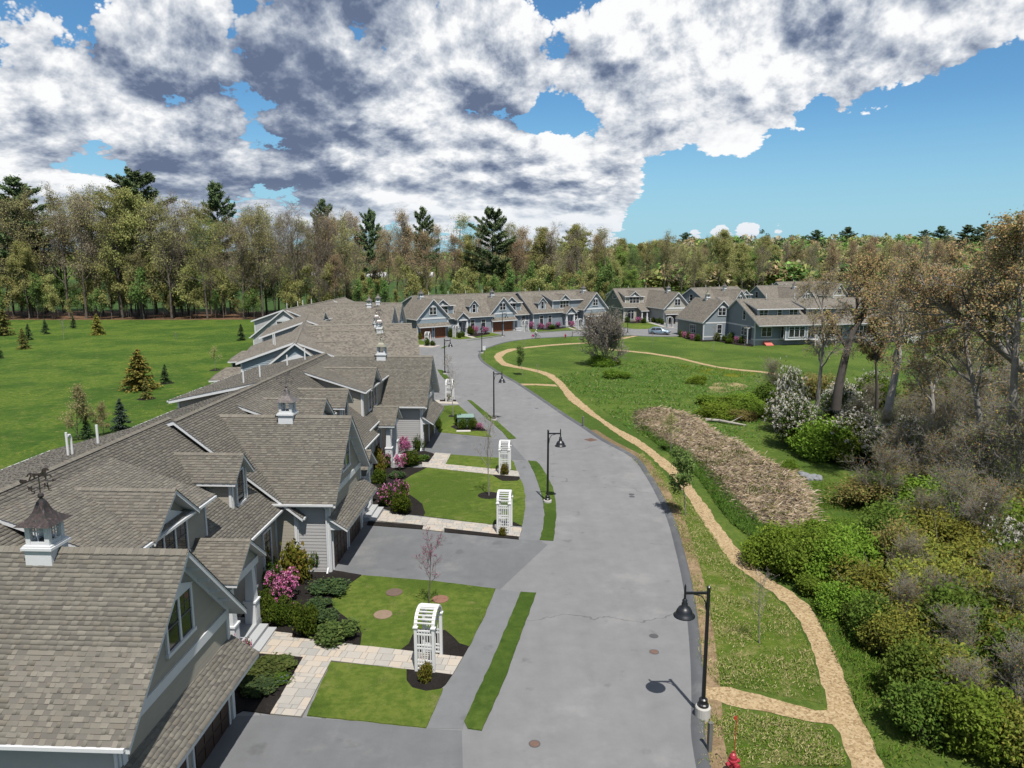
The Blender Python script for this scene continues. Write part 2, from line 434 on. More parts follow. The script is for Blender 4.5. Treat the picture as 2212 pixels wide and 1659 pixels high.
def paver(N, bs):
    p = obj_co(N)
    r = N.new('ShaderNodeObjectInfo').outputs['Random']
    n = N.noise(N.vmath('ADD', p, N.new('ShaderNodeObjectInfo').outputs['Location']), 3.5, 5, .65)
    c = N.ramp(N.math('ADD', N.math('MULTIPLY', r, .7), N.math('MULTIPLY', n, .3)), [(.1, (.37, .36, .34)), (.35, (.46, .43, .385)), (.6, (.52, .47, .41)), (.9, (.55, .46, .36))])
    setp(N, bs, c, .85, 0, .2, n, .2, .01)
material('paver_stone', paver)
simple('paver_joint', (.16, .15, .13), .95)

# ------------------------------------------------------------------ mesh builder
class MB:
    def __init__(s):
        s.v = []; s.f = []; s.m = []; s.uv = {}; s.mats = []; s.cols = None
    def mi(s, name):
        if name not in s.mats: s.mats.append(name)
        return s.mats.index(name)
    def face(s, pts, mat, uv=None):
        i = len(s.v); s.v.extend([tuple(p) for p in pts])
        if uv: s.uv[len(s.f)] = uv
        s.f.append(tuple(range(i, i + len(pts)))); s.m.append(s.mi(mat))
    def box(s, x0, x1, y0, y1, z0, z1, mat, skip=''):
        i = len(s.v)
        s.v.extend([(x0,y0,z0),(x1,y0,z0),(x1,y1,z0),(x0,y1,z0),(x0,y0,z1),(x1,y0,z1),(x1,y1,z1),(x0,y1,z1)])
        k = s.mi(mat)
        for f in ((0,3,2,1),(4,5,6,7),(0,1,5,4),(1,2,6,5),(2,3,7,6),(3,0,4,7)):
            s.f.append(tuple(i+j for j in f)); s.m.append(k)
    def beam(s, p, q, w, h, mat, up=(0, 0, 1)):
        p, q = Vector(p), Vector(q); d = (q - p).normalized(); u = Vector(up)
        a = d.cross(u)
        if a.length < 1e-4: a = d.cross(Vector((1, 0, 0)))
        a.normalize(); b = a.cross(d).normalized()
        a *= w / 2; b *= h / 2; i = len(s.v); k = s.mi(mat)
        for c in (p, q):
            for x, y in ((-1,-1),(1,-1),(1,1),(-1,1)): s.v.append(tuple(c + a*x + b*y))
        for f in ((3,2,1,0),(4,5,6,7),(0,1,5,4),(1,2,6,5),(2,3,7,6),(3,0,4,7)):
            s.f.append(tuple(i+j for j in f)); s.m.append(k)
    def prism(s, pts, vec, mat, cap_uv=None, side=None):
        n = len(pts); P = [Vector(p) for p in pts]; vec = Vector(vec); i = len(s.v)
        s.v.extend([tuple(p) for p in P]); s.v.extend([tuple(p + vec) for p in P])
        k = s.mi(mat); k2 = s.mi(side) if side else k
        s.f.append(tuple(reversed(range(i, i+n)))); s.m.append(k2)
        s.f.append(tuple(range(i+n, i+2*n))); s.m.append(k)
        if cap_uv: s.uv[len(s.f)-1] = cap_uv
        for j in range(n):
            s.f.append((i+j, i+(j+1)%n, i+n+(j+1)%n, i+n+j)); s.m.append(k2)
    def tube(s, pts, radii, n, mat, cap=True):
        pts = [Vector(p) for p in pts]
        if not hasattr(radii, '__len__'): radii = [radii]*len(pts)
        k = s.mi(mat); base = len(s.v); ref = None
        for j, p in enumerate(pts):
            d = (pts[min(j+1, len(pts)-1)] - pts[max(j-1, 0)]).normalized()
            if ref is None:
                ref = d.cross(Vector((0,0,1)))
                if ref.length < .05: ref = d.cross(Vector((1,0,0)))
            ref = (ref - d*ref.dot(d)).normalized(); b = d.cross(ref)
            for t in range(n):
                a = 2*math.pi*t/n
                s.v.append(tuple(p + (ref*math.cos(a) + b*math.sin(a))*radii[j]))
        for j in range(len(pts)-1):
            for t in range(n):
                a0 = base+j*n+t; a1 = base+j*n+(t+1)%n
                s.f.append((a0, a1, a1+n, a0+n)); s.m.append(k)
        if cap:
            s.f.append(tuple(reversed(range(base, base+n)))); s.m.append(k)
            e = base+(len(pts)-1)*n; s.f.append(tuple(range(e, e+n))); s.m.append(k)
    def lathe(s, prof, n, mat, c=(0,0,0), cap=True):
        base = len(s.v); k = s.mi(mat)
        for r, z in prof:
            for t in range(n):
                a = 2*math.pi*t/n; s.v.append((c[0]+r*math.cos(a), c[1]+r*math.sin(a), c[2]+z))
        for j in range(len(prof)-1):
            for t in range(n):
                a0 = base+j*n+t; a1 = base+j*n+(t+1)%n
                s.f.append((a0, a1, a1+n, a0+n)); s.m.append(k)
        if cap:
            s.f.append(tuple(reversed(range(base, base+n)))); s.m.append(k)
            e = base+(len(prof)-1)*n; s.f.append(tuple(range(e, e+n))); s.m.append(k)
    def mesh(s, name, smooth=False):
        me = bpy.data.meshes.new(name); me.from_pydata(s.v, [], s.f)
        for m in s.mats: me.materials.append(MATS[m])
        me.polygons.foreach_set('material_index', s.m)
        if s.uv:
            ul = me.uv_layers.new(name='UVMap')
            for fi, uv in s.uv.items():
                st = me.polygons[fi].loop_start
                for j, c in enumerate(uv): ul.data[st+j].uv = c
        if smooth: me.polygons.foreach_set('use_smooth', [True]*len(s.f))
        me.update(); return me
    def build(s, name, parent=None, smooth=False, **kw):
        return add(name, s.mesh(name, smooth), parent, **kw)

def add(name, me, parent=None, loc=(0,0,0), rot=0.0, label=None, cat=None, group=None, kind=None, scale=None):
    o = bpy.data.objects.new(name, me); COL.objects.link(o)
    if parent is not None: o.parent = parent
    o.location = loc; o.rotation_euler = (0, 0, rot) if not hasattr(rot, '__len__') else rot
    if scale is not None: o.scale = scale
    tag(o, label, cat, group, kind)
    return o
def tag(o, label=None, cat=None, group=None, kind=None):
    if label: o['label'] = label
    if cat: o['category'] = cat
    if group: o['group'] = group
    if kind: o['kind'] = kind
    return o
def thing(name, label, cat, loc=(0,0,0), rot=0.0, group=None):
    return add(name, None, None, loc, rot, label, cat, group)
def copy_tree(o, parent=None):
    c = o.copy(); COL.objects.link(c)
    if parent is not None: c.parent = parent
    for ch in o.children: copy_tree(ch, c)
    return c
def big_mesh(name, V, F, mats, mi=None, cols=None, smooth=False):
    """V (n,3) array, F (m,k) array of equal-sized faces, cols per face (m,3)"""
    me = bpy.data.meshes.new(name)
    V = np.asarray(V, dtype=np.float32); F = np.asarray(F, dtype=np.int32); m, k = F.shape
    me.vertices.add(len(V)); me.vertices.foreach_set('co', V.ravel())
    me.loops.add(m*k); me.loops.foreach_set('vertex_index', F.ravel())
    me.polygons.add(m); me.polygons.foreach_set('loop_start', np.arange(0, m*k, k, dtype=np.int32))
    me.polygons.foreach_set('loop_total', np.full(m, k, dtype=np.int32))
    for x in mats: me.materials.append(MATS[x])
    if mi is not None: me.polygons.foreach_set('material_index', np.asarray(mi, dtype=np.int32))
    if cols is not None:
        ca = me.color_attributes.new('col', 'FLOAT_COLOR', 'CORNER')
        cc = np.ones((m*k, 4), dtype=np.float32); cc[:, :3] = np.repeat(np.asarray(cols, dtype=np.float32), k, axis=0)
        ca.data.foreach_set('color', cc.ravel())
    if smooth: me.polygons.foreach_set('use_smooth', np.ones(m, dtype=bool))
    me.update(calc_edges=True); me.validate()
    return me

# ------------------------------------------------------------------ houses
# A building's own frame: x along the street front, y inward, z up.
SHR = np.array(SH)
class WF:                                   # frame of one wall: u along it, z up, n outward
    def __init__(s, o, a, n): s.o, s.a, s.n = Vector(o), Vector(a), Vector(n)
    def p(s, u, z, off=0.0): return s.o + s.a*u + s.n*off + Vector((0,0,z))
    def box(s, mb, u0, u1, z0, z1, o0, o1, mat):
        c = [s.p(u0,z0,o0), s.p(u1,z0,o0), s.p(u1,z1,o0), s.p(u0,z1,o0)]
        mb.prism(c, s.n*(o1-o0), mat)
    def poly(s, mb, pts, o0, o1, mat):
        mb.prism([s.p(u,z,o0) for u, z in pts], s.n*(o1-o0), mat)

class House:
    def __init__(s, name, label, loc, rot, side, detail=0, group=None, trim='white_trim'):
        s.root = thing(name, label, 'house', (loc[0], loc[1], 0.0), RAD(rot), group)
        s.side, s.d, s.rng = side, detail, random.Random(len(label)*7)
        s.body = MB(); s.trim = MB(); s.roofmb = MB(); s.tm = trim
        s.tabs = []; s.own = True          # shingle rectangles
        s.M = Matrix.Translation((loc[0], loc[1], 0)) @ Matrix.Rotation(RAD(rot), 4, 'Z')
    # --- walls
    def wall(s, F, pts, mat=None, boards=False, thick=.12):
        mat = mat or s.side
        if s.own: mbw = MB(); F.poly(mbw, pts, -thick, 0.0, mat); mbw.build('wall', s.root)
        else: F.poly(s.body, pts, -thick, 0.0, mat)
        if boards:
            zs = [z for u, z in pts]; z0, z1 = min(zs), max(zs); e = .17
            n = int(math.ceil((z1 - z0)/e))
            def span(z):
                xs = []
                for i in range(len(pts)):
                    (u0, a), (u1, b) = pts[i], pts[(i+1) % len(pts)]
                    if (a - z)*(b - z) <= 0 and abs(a - b) > 1e-6: xs.append(u0 + (u1-u0)*(z-a)/(b-a))
                return (min(xs), max(xs)) if xs else None
            for i in range(n):
                za, zb = z0 + i*e + .002, min(z0 + (i+1)*e, z1) - .002
                if zb - za < .04: continue
                A, B = span(za + 1e-3), span(zb - 1e-3)
                if not A or not B or A[1] - A[0] < .15: continue
                if B[1] - B[0] < .02: m = (B[0]+B[1])/2; B = (m-.01, m+.01)
                mb = MB()
                f = [F.p(A[0],za,.024), F.p(A[1],za,.024), F.p(B[1],zb,.008), F.p(B[0],zb,.008)]
                g = [F.p(A[0],za,.001), F.p(A[1],za,.001), F.p(B[1],zb,.001), F.p(B[0],zb,.001)]
                mb.face(f, mat + '_board')
                for a, b in ((0,1),(1,2),(2,3),(3,0)): mb.face([g[a], g[b], f[b], f[a]], mat + '_board')
                mb.build('siding_board', s.root)
    # --- roof slopes:  rectangle given by eave start, eave vector, up-slope vector
    def slope(s, p0, eave, up, th=.2, near=False, cap=None):
        p0, eave, up = Vector(p0), Vector(eave), Vector(up)
        c = [p0, p0 + eave, p0 + eave + up, p0 + up]
        nrm = eave.cross(up).normalized()
        if nrm.z < 0:
            c = [p0 + eave, p0, p0 + up, p0 + eave + up]; p0 = p0 + eave; eave = -eave; nrm = -nrm
        L, Wd = eave.length, up.length
        uv = [(0,0),(L,0),(L,Wd),(0,Wd)]
        rm = MB(); rm.prism([q - Vector((0,0,th)) for q in c], (0,0,th), 'shingle_far' if s.d < 2 else 'shingle_shade_3', uv, s.tm); rm.build('roof_slope', s.root)
        # thin dark drip edge over the white boards
        if s.d >= 2: s.tabs.append((p0, eave, up, nrm, near))
    def ridge_cap(s, a, b, w=.28, sl=1.0):
        """folded cap shingles along a ridge"""
        a, b = Vector(a), Vector(b); L = (b-a).length; d = (b-a)/L; side = d.cross(Vector((0,0,1))).normalized()
        n = max(1, int(L/.16)) if s.d >= 2 else 1
        mb = MB(); rng = s.rng; dz = w/2*sl
        for i in range(n):
            p, q = a + d*(L*i/n), a + d*(L*(i+1)/n + (.03 if n > 1 else 0))
            up = Vector((0,0,.035 + (.012 if n > 1 else 0))); up2 = Vector((0,0,.035))
            m = 'shingle_shade_%d' % rng.choice([0,1,1,2,4])
            for sg in (1, -1):
                e = side*(w/2*sg) - Vector((0,0,dz))
                mb.face([p+up, q+up2, q+up2+e, p+up+e] if sg > 0 else [q+up2, p+up, p+up+e, q+up2+e], m)
            mb.face([p+up, p+up+side*w/2-Vector((0,0,dz)), p-Vector((0,0,.02)), p+up-side*w/2-Vector((0,0,dz))], m)
        mb.build('ridge_cap', s.root)
    # --- openings
    def window(s, F, u0, u1, z0, z1, units=1, grid=(2, 2), ped=False, off=.0, casing=.1, label=None, transom=0):
        off += .028 if s.d >= 1 else 0
        mb = MB(); o0, o1 = off - .027 if s.d >= 1 else off + .001, off + .06
        w = casing
        F.box(mb, u0-w, u0, z0-w*.6, z1+w, o0, o1, s.tm); F.box(mb, u1, u1+w, z0-w*.6, z1+w, o0, o1, s.tm)
        F.box(mb, u0, u1, z1, z1+w, o0, o1-.003, s.tm); F.box(mb, u0-w-.04, u1+w+.04, z0-w*.6-.05, z0-.002, o0, o1+.03, s.tm)
        pn = MB(); W = (u1-u0)/units
        for k in range(units):
            a, b = u0 + k*W, u0 + (k+1)*W
            if k: F.box(mb, a-.05, a+.05, z0, z1, o0, o1-.004, s.tm)
            a2, b2 = a + (.05 if k else 0), b - (.05 if k < units-1 else 0)
            F.box(pn, a2, b2, z0, z1, off-.026, off+.018, 'window_glass')
            if s.d >= 1:
                zm = (z0+z1)/2 if not transom else z1 - transom
                F.box(mb, a2, b2, zm-.02, zm+.02, off+.019, off+.045, s.tm if s.d < 2 else 'muntin')
                t = .009 if s.d >= 2 else .014
                gx, gz = grid
                for i in range(1, gx):
                    x = a2 + (b2-a2)*i/gx
                    F.box(mb, x-t, x+t, zm+.03, z1, off+.019, off+.028, 'muntin')
                for i in range(1, gz):
                    z = zm + (z1-zm)*i/gz
                    F.box(mb, a2, b2, z-t, z+t, off+.019, off+.027, 'muntin')
        if ped:
            m = (u0+u1)/2; h = .24*(u1-u0)
            F.poly(mb, [(u0-w-.06, z1+w), (u1+w+.06, z1+w), (m, z1+w+h)], o0, o1+.02, s.tm)
        o = mb.build('window', s.root); pn.build('pane', o)
        if label: o['label'] = label
        return o
    def board(s, F, u0, u1, z0, z1, o1=.04, mat=None, o0=.0005): mb = MB(); F.box(mb, u0, u1, z0, z1, o0, o1, mat or s.tm); mb.build('trim_board', s.root)
    def corner(s, F, u, z0, z1, w=.14): mb = MB(); F.box(mb, u-w/2, u+w/2, z0, z1, .0005, .045, s.tm); mb.build('corner_board', s.root)
    def gutter(s, p, q):
        mb = MB(); mb.beam(p, q, .11, .1, 'gutter_white'); mb.build('gutter', s.root)
    def downspout(s, x, y, z1, z0=.1, out=(0,-1)):
        mb = MB(); ox, oy = out
        mb.tube([(x+ox*.35,y+oy*.35,z1),(x+ox*.06,y+oy*.06,z1-.35),(x+ox*.06,y+oy*.06,z0+.25),(x+ox*.3,y+oy*.3,z0)], .05, 6, 'gutter_white')
        mb.build('downspout', s.root)
    def pipe(s, x, y, z0, h, bend=False):
        mb = MB(); mb.tube([(x,y,z0-.3),(x,y,z0+h)], .055 if not bend else .05, 8, 'white_vinyl')
        if bend:
            mb.tube([(x+.28,y,z0-.3),(x+.28,y,z0+h*.72),(x+.22,y,z0+h*.84),(x+.1,y,z0+h*.86),(x,y,z0+h*.78)], .05, 8, 'white_vinyl')
        mb.lathe([(.13,-.02),(.07,.06)], 8, 'iron_dark', (x,y,z0))
        mb.build('vent_pipe', s.root)
    # --- a garage wing whose gable faces the street
    def garage(s, x0, x1, yf, zr, yback, zeave=None, door='wood_door', roof_mat=None, near=False, cup=None, boards=False,
               wing_side=None, awning=True, gable_mat=None, ov=.42, rake=.48, cup_y=None, vane=False, doors=2, zwin=0, base_mat=None):
        m = (x0+x1)/2; h = (x1-x0)/2; ze = zr - h                     # 12 in 12 pitch
        Ff = WF((x0, yf, 0), (1,0,0), (0,-1,0)); W = x1-x0
        gm = gable_mat or s.side
        band = ze - .12
        s.wall(Ff, [(0,0),(W,0),(W,ze-.02),(0,ze-.02)], gm if base_mat is None else base_mat)
        s.wall(Ff, [(0.0,ze-.02),(W,ze-.02),(h,zr-.1)], gm, boards)
        Fl = WF((x0, yback, 0), (0,-1,0), (-1,0,0)); Fr = WF((x1, yf, 0), (0,1,0), (1,0,0)); D = yback-yf
        s.wall(Fl, [(0,0),(D,0),(D,ze),(0,ze)], wing_side, boards); s.wall(Fr, [(0,0),(D,0),(D,ze),(0,ze)], wing_side)
        L = yback - yf + rake
        s.slope((x0-ov, yf-rake, ze-ov), (0, L, 0), (h+ov, 0, h+ov), near=near)
        s.slope((x1+ov, yf-rake, ze-ov), (0, L, 0), (-(h+ov), 0, h+ov))
        s.ridge_cap((m, yf-rake, zr+.01), (m, yback, zr+.01))
        # trim on the gable
        for sg in (-1, 1):
            a = Ff.p(h + sg*(h-.02), ze-.2, .03); b = Ff.p(h, zr-.2-.02, .03)
            mb = MB(); mb.beam(a, b, .05, .2, s.tm); mb.build('rake_board', s.root)
        s.board(Ff, -.01, W+.01, band-.38, band-.06, .05)
        s.corner(Ff, .09, 0, band-.38, .18); s.corner(Ff, W-.09, 0, band-.38, .18)
        s.corner(Fl, D-.08, 0, ze-.25, .16); s.corner(Fr, .08, 0, ze-.25, .16)
        if s.d >= 2:
            for k in range(1, 5):                                    # look-outs under the rake
                for sg in (-1, 1):
                    t = k/5; x = m + sg*h*(1-t); z = ze + h*t - .32
                    mb = MB(); mb.beam((x, yf-.03, z+.1), (x, yf-rake+.06, z+.13), .09, .09, s.tm); mb.build('bracket', s.root)
        # pair of doors, pier between
        dw = 2.5; gap = (W - doors*dw)/(doors+1)
        for k in range(doors):
            u = gap + k*(dw+gap); mb = MB()
            Ff.box(mb, u, u+dw, .03, 2.2, .002, .03, door)
            for r in range(4):
                for c in range(4):
                    Ff.box(mb, u+.08+c*(dw-.1)/4, u+(c+1)*(dw-.1)/4, .09+r*.53, .53+r*.53, .03, .048, door)
            mb.build('garage_door', s.root)
            s.board(Ff, u-.1, u, 0, 2.3, .05); s.board(Ff, u+dw, u+dw+.1, 0, 2.3, .05); s.board(Ff, u-.1, u+dw+.1, 2.2, 2.34, .052)
        if doors == 2:
            mb = MB(); Ff.box(mb, W/2-.09, W/2+.09, 1.55, 1.9, .002, .14, 'black_metal'); mb.build('wall_lantern', s.root)
        if awning:
            # pent roof over the doors
            p0 = Vector((x0-.12, yf-.95, 2.42)); up = Vector((0, .95, .62))
            s.slope(p0, (W+.24, 0, 0), up, th=.16)
            for u in (.05, W-.15):
                mb = MB(); mb.prism([Ff.p(u, 2.3, 0.0), Ff.p(u, 2.3, .6), Ff.p(u, 2.4, .85), Ff.p(u, 3.0, 0.0)], (.1,0,0), s.tm); mb.build('awning_bracket', s.root)
        # twin window with a small pediment
        zw = zwin or ze + .42
        s.window(Ff, h-.72, h+.72, zw, zw+1.35, 2, ped=True)
        s.gutter((x0-ov-.05, yf-rake+.1, ze-ov-.06), (x0-ov-.05, yback-4.5, ze-ov-.06)); s.gutter((x1+ov+.05, yf-rake+.1, ze-ov-.06), (x1+ov+.05, yback-4.5, ze-ov-.06))
        s.downspout(x0-.02, yf+.12, ze-.5, out=(-1,0))
        if cup:
            cy = yf + (cup_y if cup_y is not None else 3.6)
            cupola(s, m, cy, zr, cup, vane)
    # --- main body: roof ridge along x
    def main(s, x0, x1, y_eave, ze, y_ridge, zr, y_back, zb, y_front, y_rear, near=False, ends=(True, True), ov_end=.35, boards=(False, False), end_mat=None, rear=True):
        up = Vector((0, y_ridge-y_eave, zr-ze))
        a, b = x0-(ov_end if ends[0] else 0), x1+(ov_end if ends[1] else 0)
        s.slope((a, y_eave, ze), (b-a,0,0), up, near=near)
        s.slope((a, y_back, zb), (b-a,0,0), (0, y_ridge-y_back, zr-zb))
        s.ridge_cap((a, y_ridge, zr+.01), (b, y_ridge, zr+.01), sl=.6)
        k = (zr-ze)/(y_ridge-y_eave); kb = (zr-zb)/(y_back-y_ridge)
        zf = ze + k*(y_front-y_eave) - .2; zbk = zb + kb*(y_back-y_rear) - .2
        Ff = WF((x0, y_front, 0), (1,0,0), (0,-1,0)); s.wall(Ff, [(0,0),(x1-x0,0),(x1-x0,zf),(0,zf)])
        Fb = WF((x1, y_rear, 0), (-1,0,0), (0,1,0)); s.wall(Fb, [(0,0),(x1-x0,0),(x1-x0,zbk),(0,zbk)])
        D = y_rear-y_front; r = y_ridge-y_front
        Fl = WF((x0, y_rear, 0), (0,-1,0), (-1,0,0)); Fr = WF((x1, y_front, 0), (0,1,0), (1,0,0))
        s.wall(Fl, [(0,0),(D,0),(D,zf),(D-r,zr-.18),(0,zbk)], end_mat, boards[0]); s.wall(Fr, [(0,0),(D,0),(D,zbk),(r,zr-.18),(0,zf)], end_mat, boards[1])
        for F, sg in ((Fl, 1), (Fr, -1)):
            s.corner(F, .08, 0, zbk if sg > 0 else zf); s.corner(F, D-.08, 0, zf if sg > 0 else zbk)
        s.corner(Ff, .07, 0, zf); s.corner(Ff, x1-x0-.07, 0, zf)
        s.gutter((a, y_eave-.06, ze-.06), (b, y_eave-.06, ze-.06))
        if rear: s.gutter((a, y_back+.06, zb-.06), (b, y_back+.06, zb-.06))
        return Ff, Fb, Fl, Fr
    # --- small gabled dormer
    def dormer(s, xc, w, yf, zw, ze, slope, yb, ov=.28, rake=.32, win=True):
        h = w/2; zr = ze + h*slope
        F = WF((xc-h, yf, 0), (1,0,0), (0,-1,0))
        mb, s.body = s.body, MB(); s.own = False
        s.wall(F, [(0,zw),(w,zw),(w,ze),(h,zr-.08),(0,ze)], boards=s.d >= 2)
        Fl = WF((xc-h, yb, 0), (0,-1,0), (-1,0,0)); Fr = WF((xc+h, yf, 0), (0,1,0), (1,0,0)); D = yb-yf
        zt = zw + (yb-yf)*.8
        s.wall(Fl, [(D,zw),(D,ze),(0,ze),(0,max(zt,ze))] if zt < ze else [(D,zw),(D,ze),(0,ze)]); s.wall(Fr, [(0,zw),(D,ze),(0,ze)])
        s.body.build('dormer', s.root); s.body = mb; s.own = True
        e = Vector((h+ov, 0, (h+ov)*slope))
        s.slope((xc-h-ov, yf-rake, ze-ov*slope), (0, yb-yf+rake, 0), e, th=.16)
        s.slope((xc+h+ov, yf-rake, ze-ov*slope), (0, yb-yf+rake, 0), (-e.x, 0, e.z), th=.16)
        s.ridge_cap((xc, yf-rake, zr+.01), (xc, yb, zr+.01), .22, slope)
        s.corner(F, .07, zw, ze-.05); s.corner(F, w-.07, zw, ze-.05)
        s.corner(Fl, D-.06, zw, ze-.1, .12); s.corner(Fr, .06, zw, ze-.1, .12)
        if win: s.window(F, h-.36, h+.36, zw+.28, ze-.02, 1)
        return F
    # --- wide shed dormer with a gable over its windows
    def shed_dormer(s, x0, x1, yf, zw, ze, y_top, z_top, xg=None, gw=2.9, gslope=.8, units=3, ov=.3, side_ov=.3, wins=None, gable=True):
        W = x1-x0; F = WF((x0, yf, 0), (1,0,0), (0,-1,0))
        mb, s.body = s.body, MB(); s.own = False
        k = (z_top-ze)/(y_top-yf)
        s.wall(F, [(0,zw),(W,zw),(W,ze),(0,ze)], boards=s.d >= 2)
        D = y_top-yf
        Fl = WF((x0, yf, 0), (0,1,0), (-1,0,0)); Fr = WF((x1, yf, 0), (0,1,0), (1,0,0))
        s.wall(Fl, [(0,zw),(D,z_top-.1),(0,ze)], thick=.1); s.wall(Fr, [(0,zw),(D,z_top-.1),(0,ze)], thick=.1)
        s.body.build('dormer', s.root); s.body = mb; s.own = True
        yo = yf-ov
        s.slope((x0-side_ov, yo, ze-ov*k+.12), (W+2*side_ov,0,0), (0, y_top-yo, z_top-(ze-ov*k)-.1), th=.18)
        s.corner(F, .07, zw, ze-.02); s.corner(F, W-.07, zw, ze-.02); s.corner(Fl, .06, zw, ze, .12); s.corner(Fr, .06, zw, ze, .12)
        s.gutter((x0-side_ov, yo-.05, ze-ov*k+.02), (x1+side_ov, yo-.05, ze-ov*k+.02))
        if gable:
            g = xg if xg is not None else (x0+x1)/2; h = gw/2; zr = ze + h*gslope + .15
            Fg = WF((g-h, yf, 0), (1,0,0), (0,-1,0))
            mbg = MB(); Fg.poly(mbg, [(0,ze-.05),(gw,ze-.05),(h,zr-.1)], .0, .02, s.side); mbg.build('dormer_gable', s.root)
            yb = min(y_top, yf + (zr-ze)/max(k, .2)) + .3
            e = Vector((h+.25, 0, (h+.25)*gslope))
            s.slope((g-h-.25, yo-.16, zr-e.z), (0, yb-yo+.16, 0), e, th=.17); s.slope((g+h+.25, yo-.16, zr-e.z), (0, yb-yo+.16, 0), (-e.x,0,e.z), th=.17)
            s.ridge_cap((g, yo-.16, zr+.01), (g, yb, zr+.01), .22, gslope)
            uw = gw*.44
            s.window(Fg, h-uw, h+uw, zw+.18, ze-.18, units, ped=True)
        for (u0, u1, n) in (wins or []): s.window(F, u0, u1, zw+.5, ze-.16, n)
        return F
    # --- gabled entrance porch on tapered columns
    def porch(s, xc, w, yf, yw, ze, zr, steps=True, floor=.45, door=True):
        h = w/2; sl = (zr-ze)/(h+.3)
        e = Vector((h+.3, 0, zr-ze))
        s.slope((xc-h-.3, yf-.35, ze), (0, yw-yf+1.6, 0), e, th=.16); s.slope((xc+h+.3, yf-.35, ze), (0, yw-yf+1.6, 0), (-e.x,0,e.z), th=.16)
        s.ridge_cap((xc, yf-.35, zr+.01), (xc, yw+1.2, zr+.01), .22, sl)
        F = WF((xc-h, yf, 0), (1,0,0), (0,-1,0))
        mbg = MB(); F.poly(mbg, [(0,ze-.02),(w,ze-.02),(h,zr-.16)], -.06, 0, s.side); mbg.build('porch_gable', s.root)
        s.board(F, -.1, w+.1, ze-.34, ze-.03, .06, o0=-.2)
        for sg in (0, 1):
            x = xc - h + .18 + sg*(w-.36); y = yf + .22; mb = MB()
            def fr(z0, z1, a, b):
                i = len(mb.v); mm = mb.mi(s.tm)
                for z, q in ((z0, a), (z1, b)):
                    mb.v.extend([(x-q,y-q,z),(x+q,y-q,z),(x+q,y+q,z),(x-q,y+q,z)])
                for f in ((3,2,1,0),(4,5,6,7),(0,1,5,4),(1,2,6,5),(2,3,7,6),(3,0,4,7)): mb.f.append(tuple(i+j for j in f)); mb.m.append(mm)
            fr(floor, floor+.95, .24, .24); fr(floor+.95, floor+1.03, .28, .28); fr(floor+1.03, ze-.36, .2, .14); fr(ze-.36, ze-.26, .19, .19)
            if s.d >= 2:
                mb.box(x-.15, x+.15, y-.252, y-.241, floor+.12, floor+.84, 'white_vinyl')
            mb.build('porch_column', s.root)
        mb = MB(); mb.box(xc-h-.15, xc+h+.15, yf-.02, yw-.002, .02, floor, 'granite'); mb.build('porch_floor', s.root)
        if steps:
            for k in range(2):
                mb = MB(); mb.box(xc-h*.95, xc+h*.95, yf-.04-.36*(k+1), yf-.023-.36*k, .02, floor-.15*(k+1), 'granite'); mb.build('porch_step', s.root)
        if door:
            Fw = WF((xc-h, yw, 0), (1,0,0), (0,-1,0)); mb = MB()
            Fw.box(mb, h-.48, h+.48, floor+.02, floor+2.1, .002, .05, 'dark_door'); d = mb.build('entrance_door', s.root)
            s.board(Fw, h-.62, h-.48, floor, floor+2.2, .07); s.board(Fw, h+.48, h+.62, floor, floor+2.2, .07); s.board(Fw, h-.62, h+.62, floor+2.1, floor+2.24, .072)
            s.window(Fw, h+.66, h+.94, floor+.1, floor+2.0, 1)
    def finish(s):
        if s.body.f: s.body.build('wall', s.root)
        if s.trim.f: s.trim.build('trim', s.root)
        if s.tabs: s.shingle()
    def shingle(s):
        """laid shingles: the tabs largest in view as objects, the rest as one part"""
        rng = np.random.default_rng(5)
        e = .135
        V = []; F = []; Cc = []; n = 0; near = []
        Minv = s.M
        for (p0, eave, up, nrm, isnear) in s.tabs:
            L, Wd = eave.length, up.length; ex = np.array(eave/L); ux = np.array(up/Wd); nx = np.array(nrm); o = np.array(p0)
            rows = int(math.ceil(Wd/e))
            for r in range(rows):
                v0 = r*e - .03 if r == 0 else r*e; v1 = min((r+1)*e + .004, Wd)
                cuts = np.cumsum(rng.choice([.10,.13,.16,.19,.23,.28], size=int(L/.12)+4)) - rng.uniform(0, .3)
                a = -.03; tooth = False; rowtone = rng.uniform(.94, 1.06)
                for cpos in cuts:
                    if cpos <= a + .05: continue
                    b = min(cpos, L + .03)
                    tooth = not tooth if rng.random() < .86 else tooth
                    rise = .026 if tooth else .011
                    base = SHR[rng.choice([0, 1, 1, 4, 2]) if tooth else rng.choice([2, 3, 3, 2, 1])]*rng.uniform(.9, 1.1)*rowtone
                    A = o + ex*a + ux*v0 + nx*rise; B = o + ex*b + ux*v0 + nx*rise
                    Cq = o + ex*b + ux*v1 + nx*.004; Dq = o + ex*a + ux*v1 + nx*.004
                    A2 = o + ex*a + ux*v0 + nx*.001; B2 = o + ex*b + ux*v0 + nx*.001
                    if isnear: near.append((A, B, Cq, Dq, A2, B2, base))
                    else:
                        V += [A, B, Cq, Dq, A2, B2]; F += [(n, n+1, n+2, n+3), (n+4, n+5, n+1, n)]; Cc += [base, base*.72]; n += 6  # lip face darker: shadow between courses put into its colour
                    a = b
                    if b >= L + .03: break
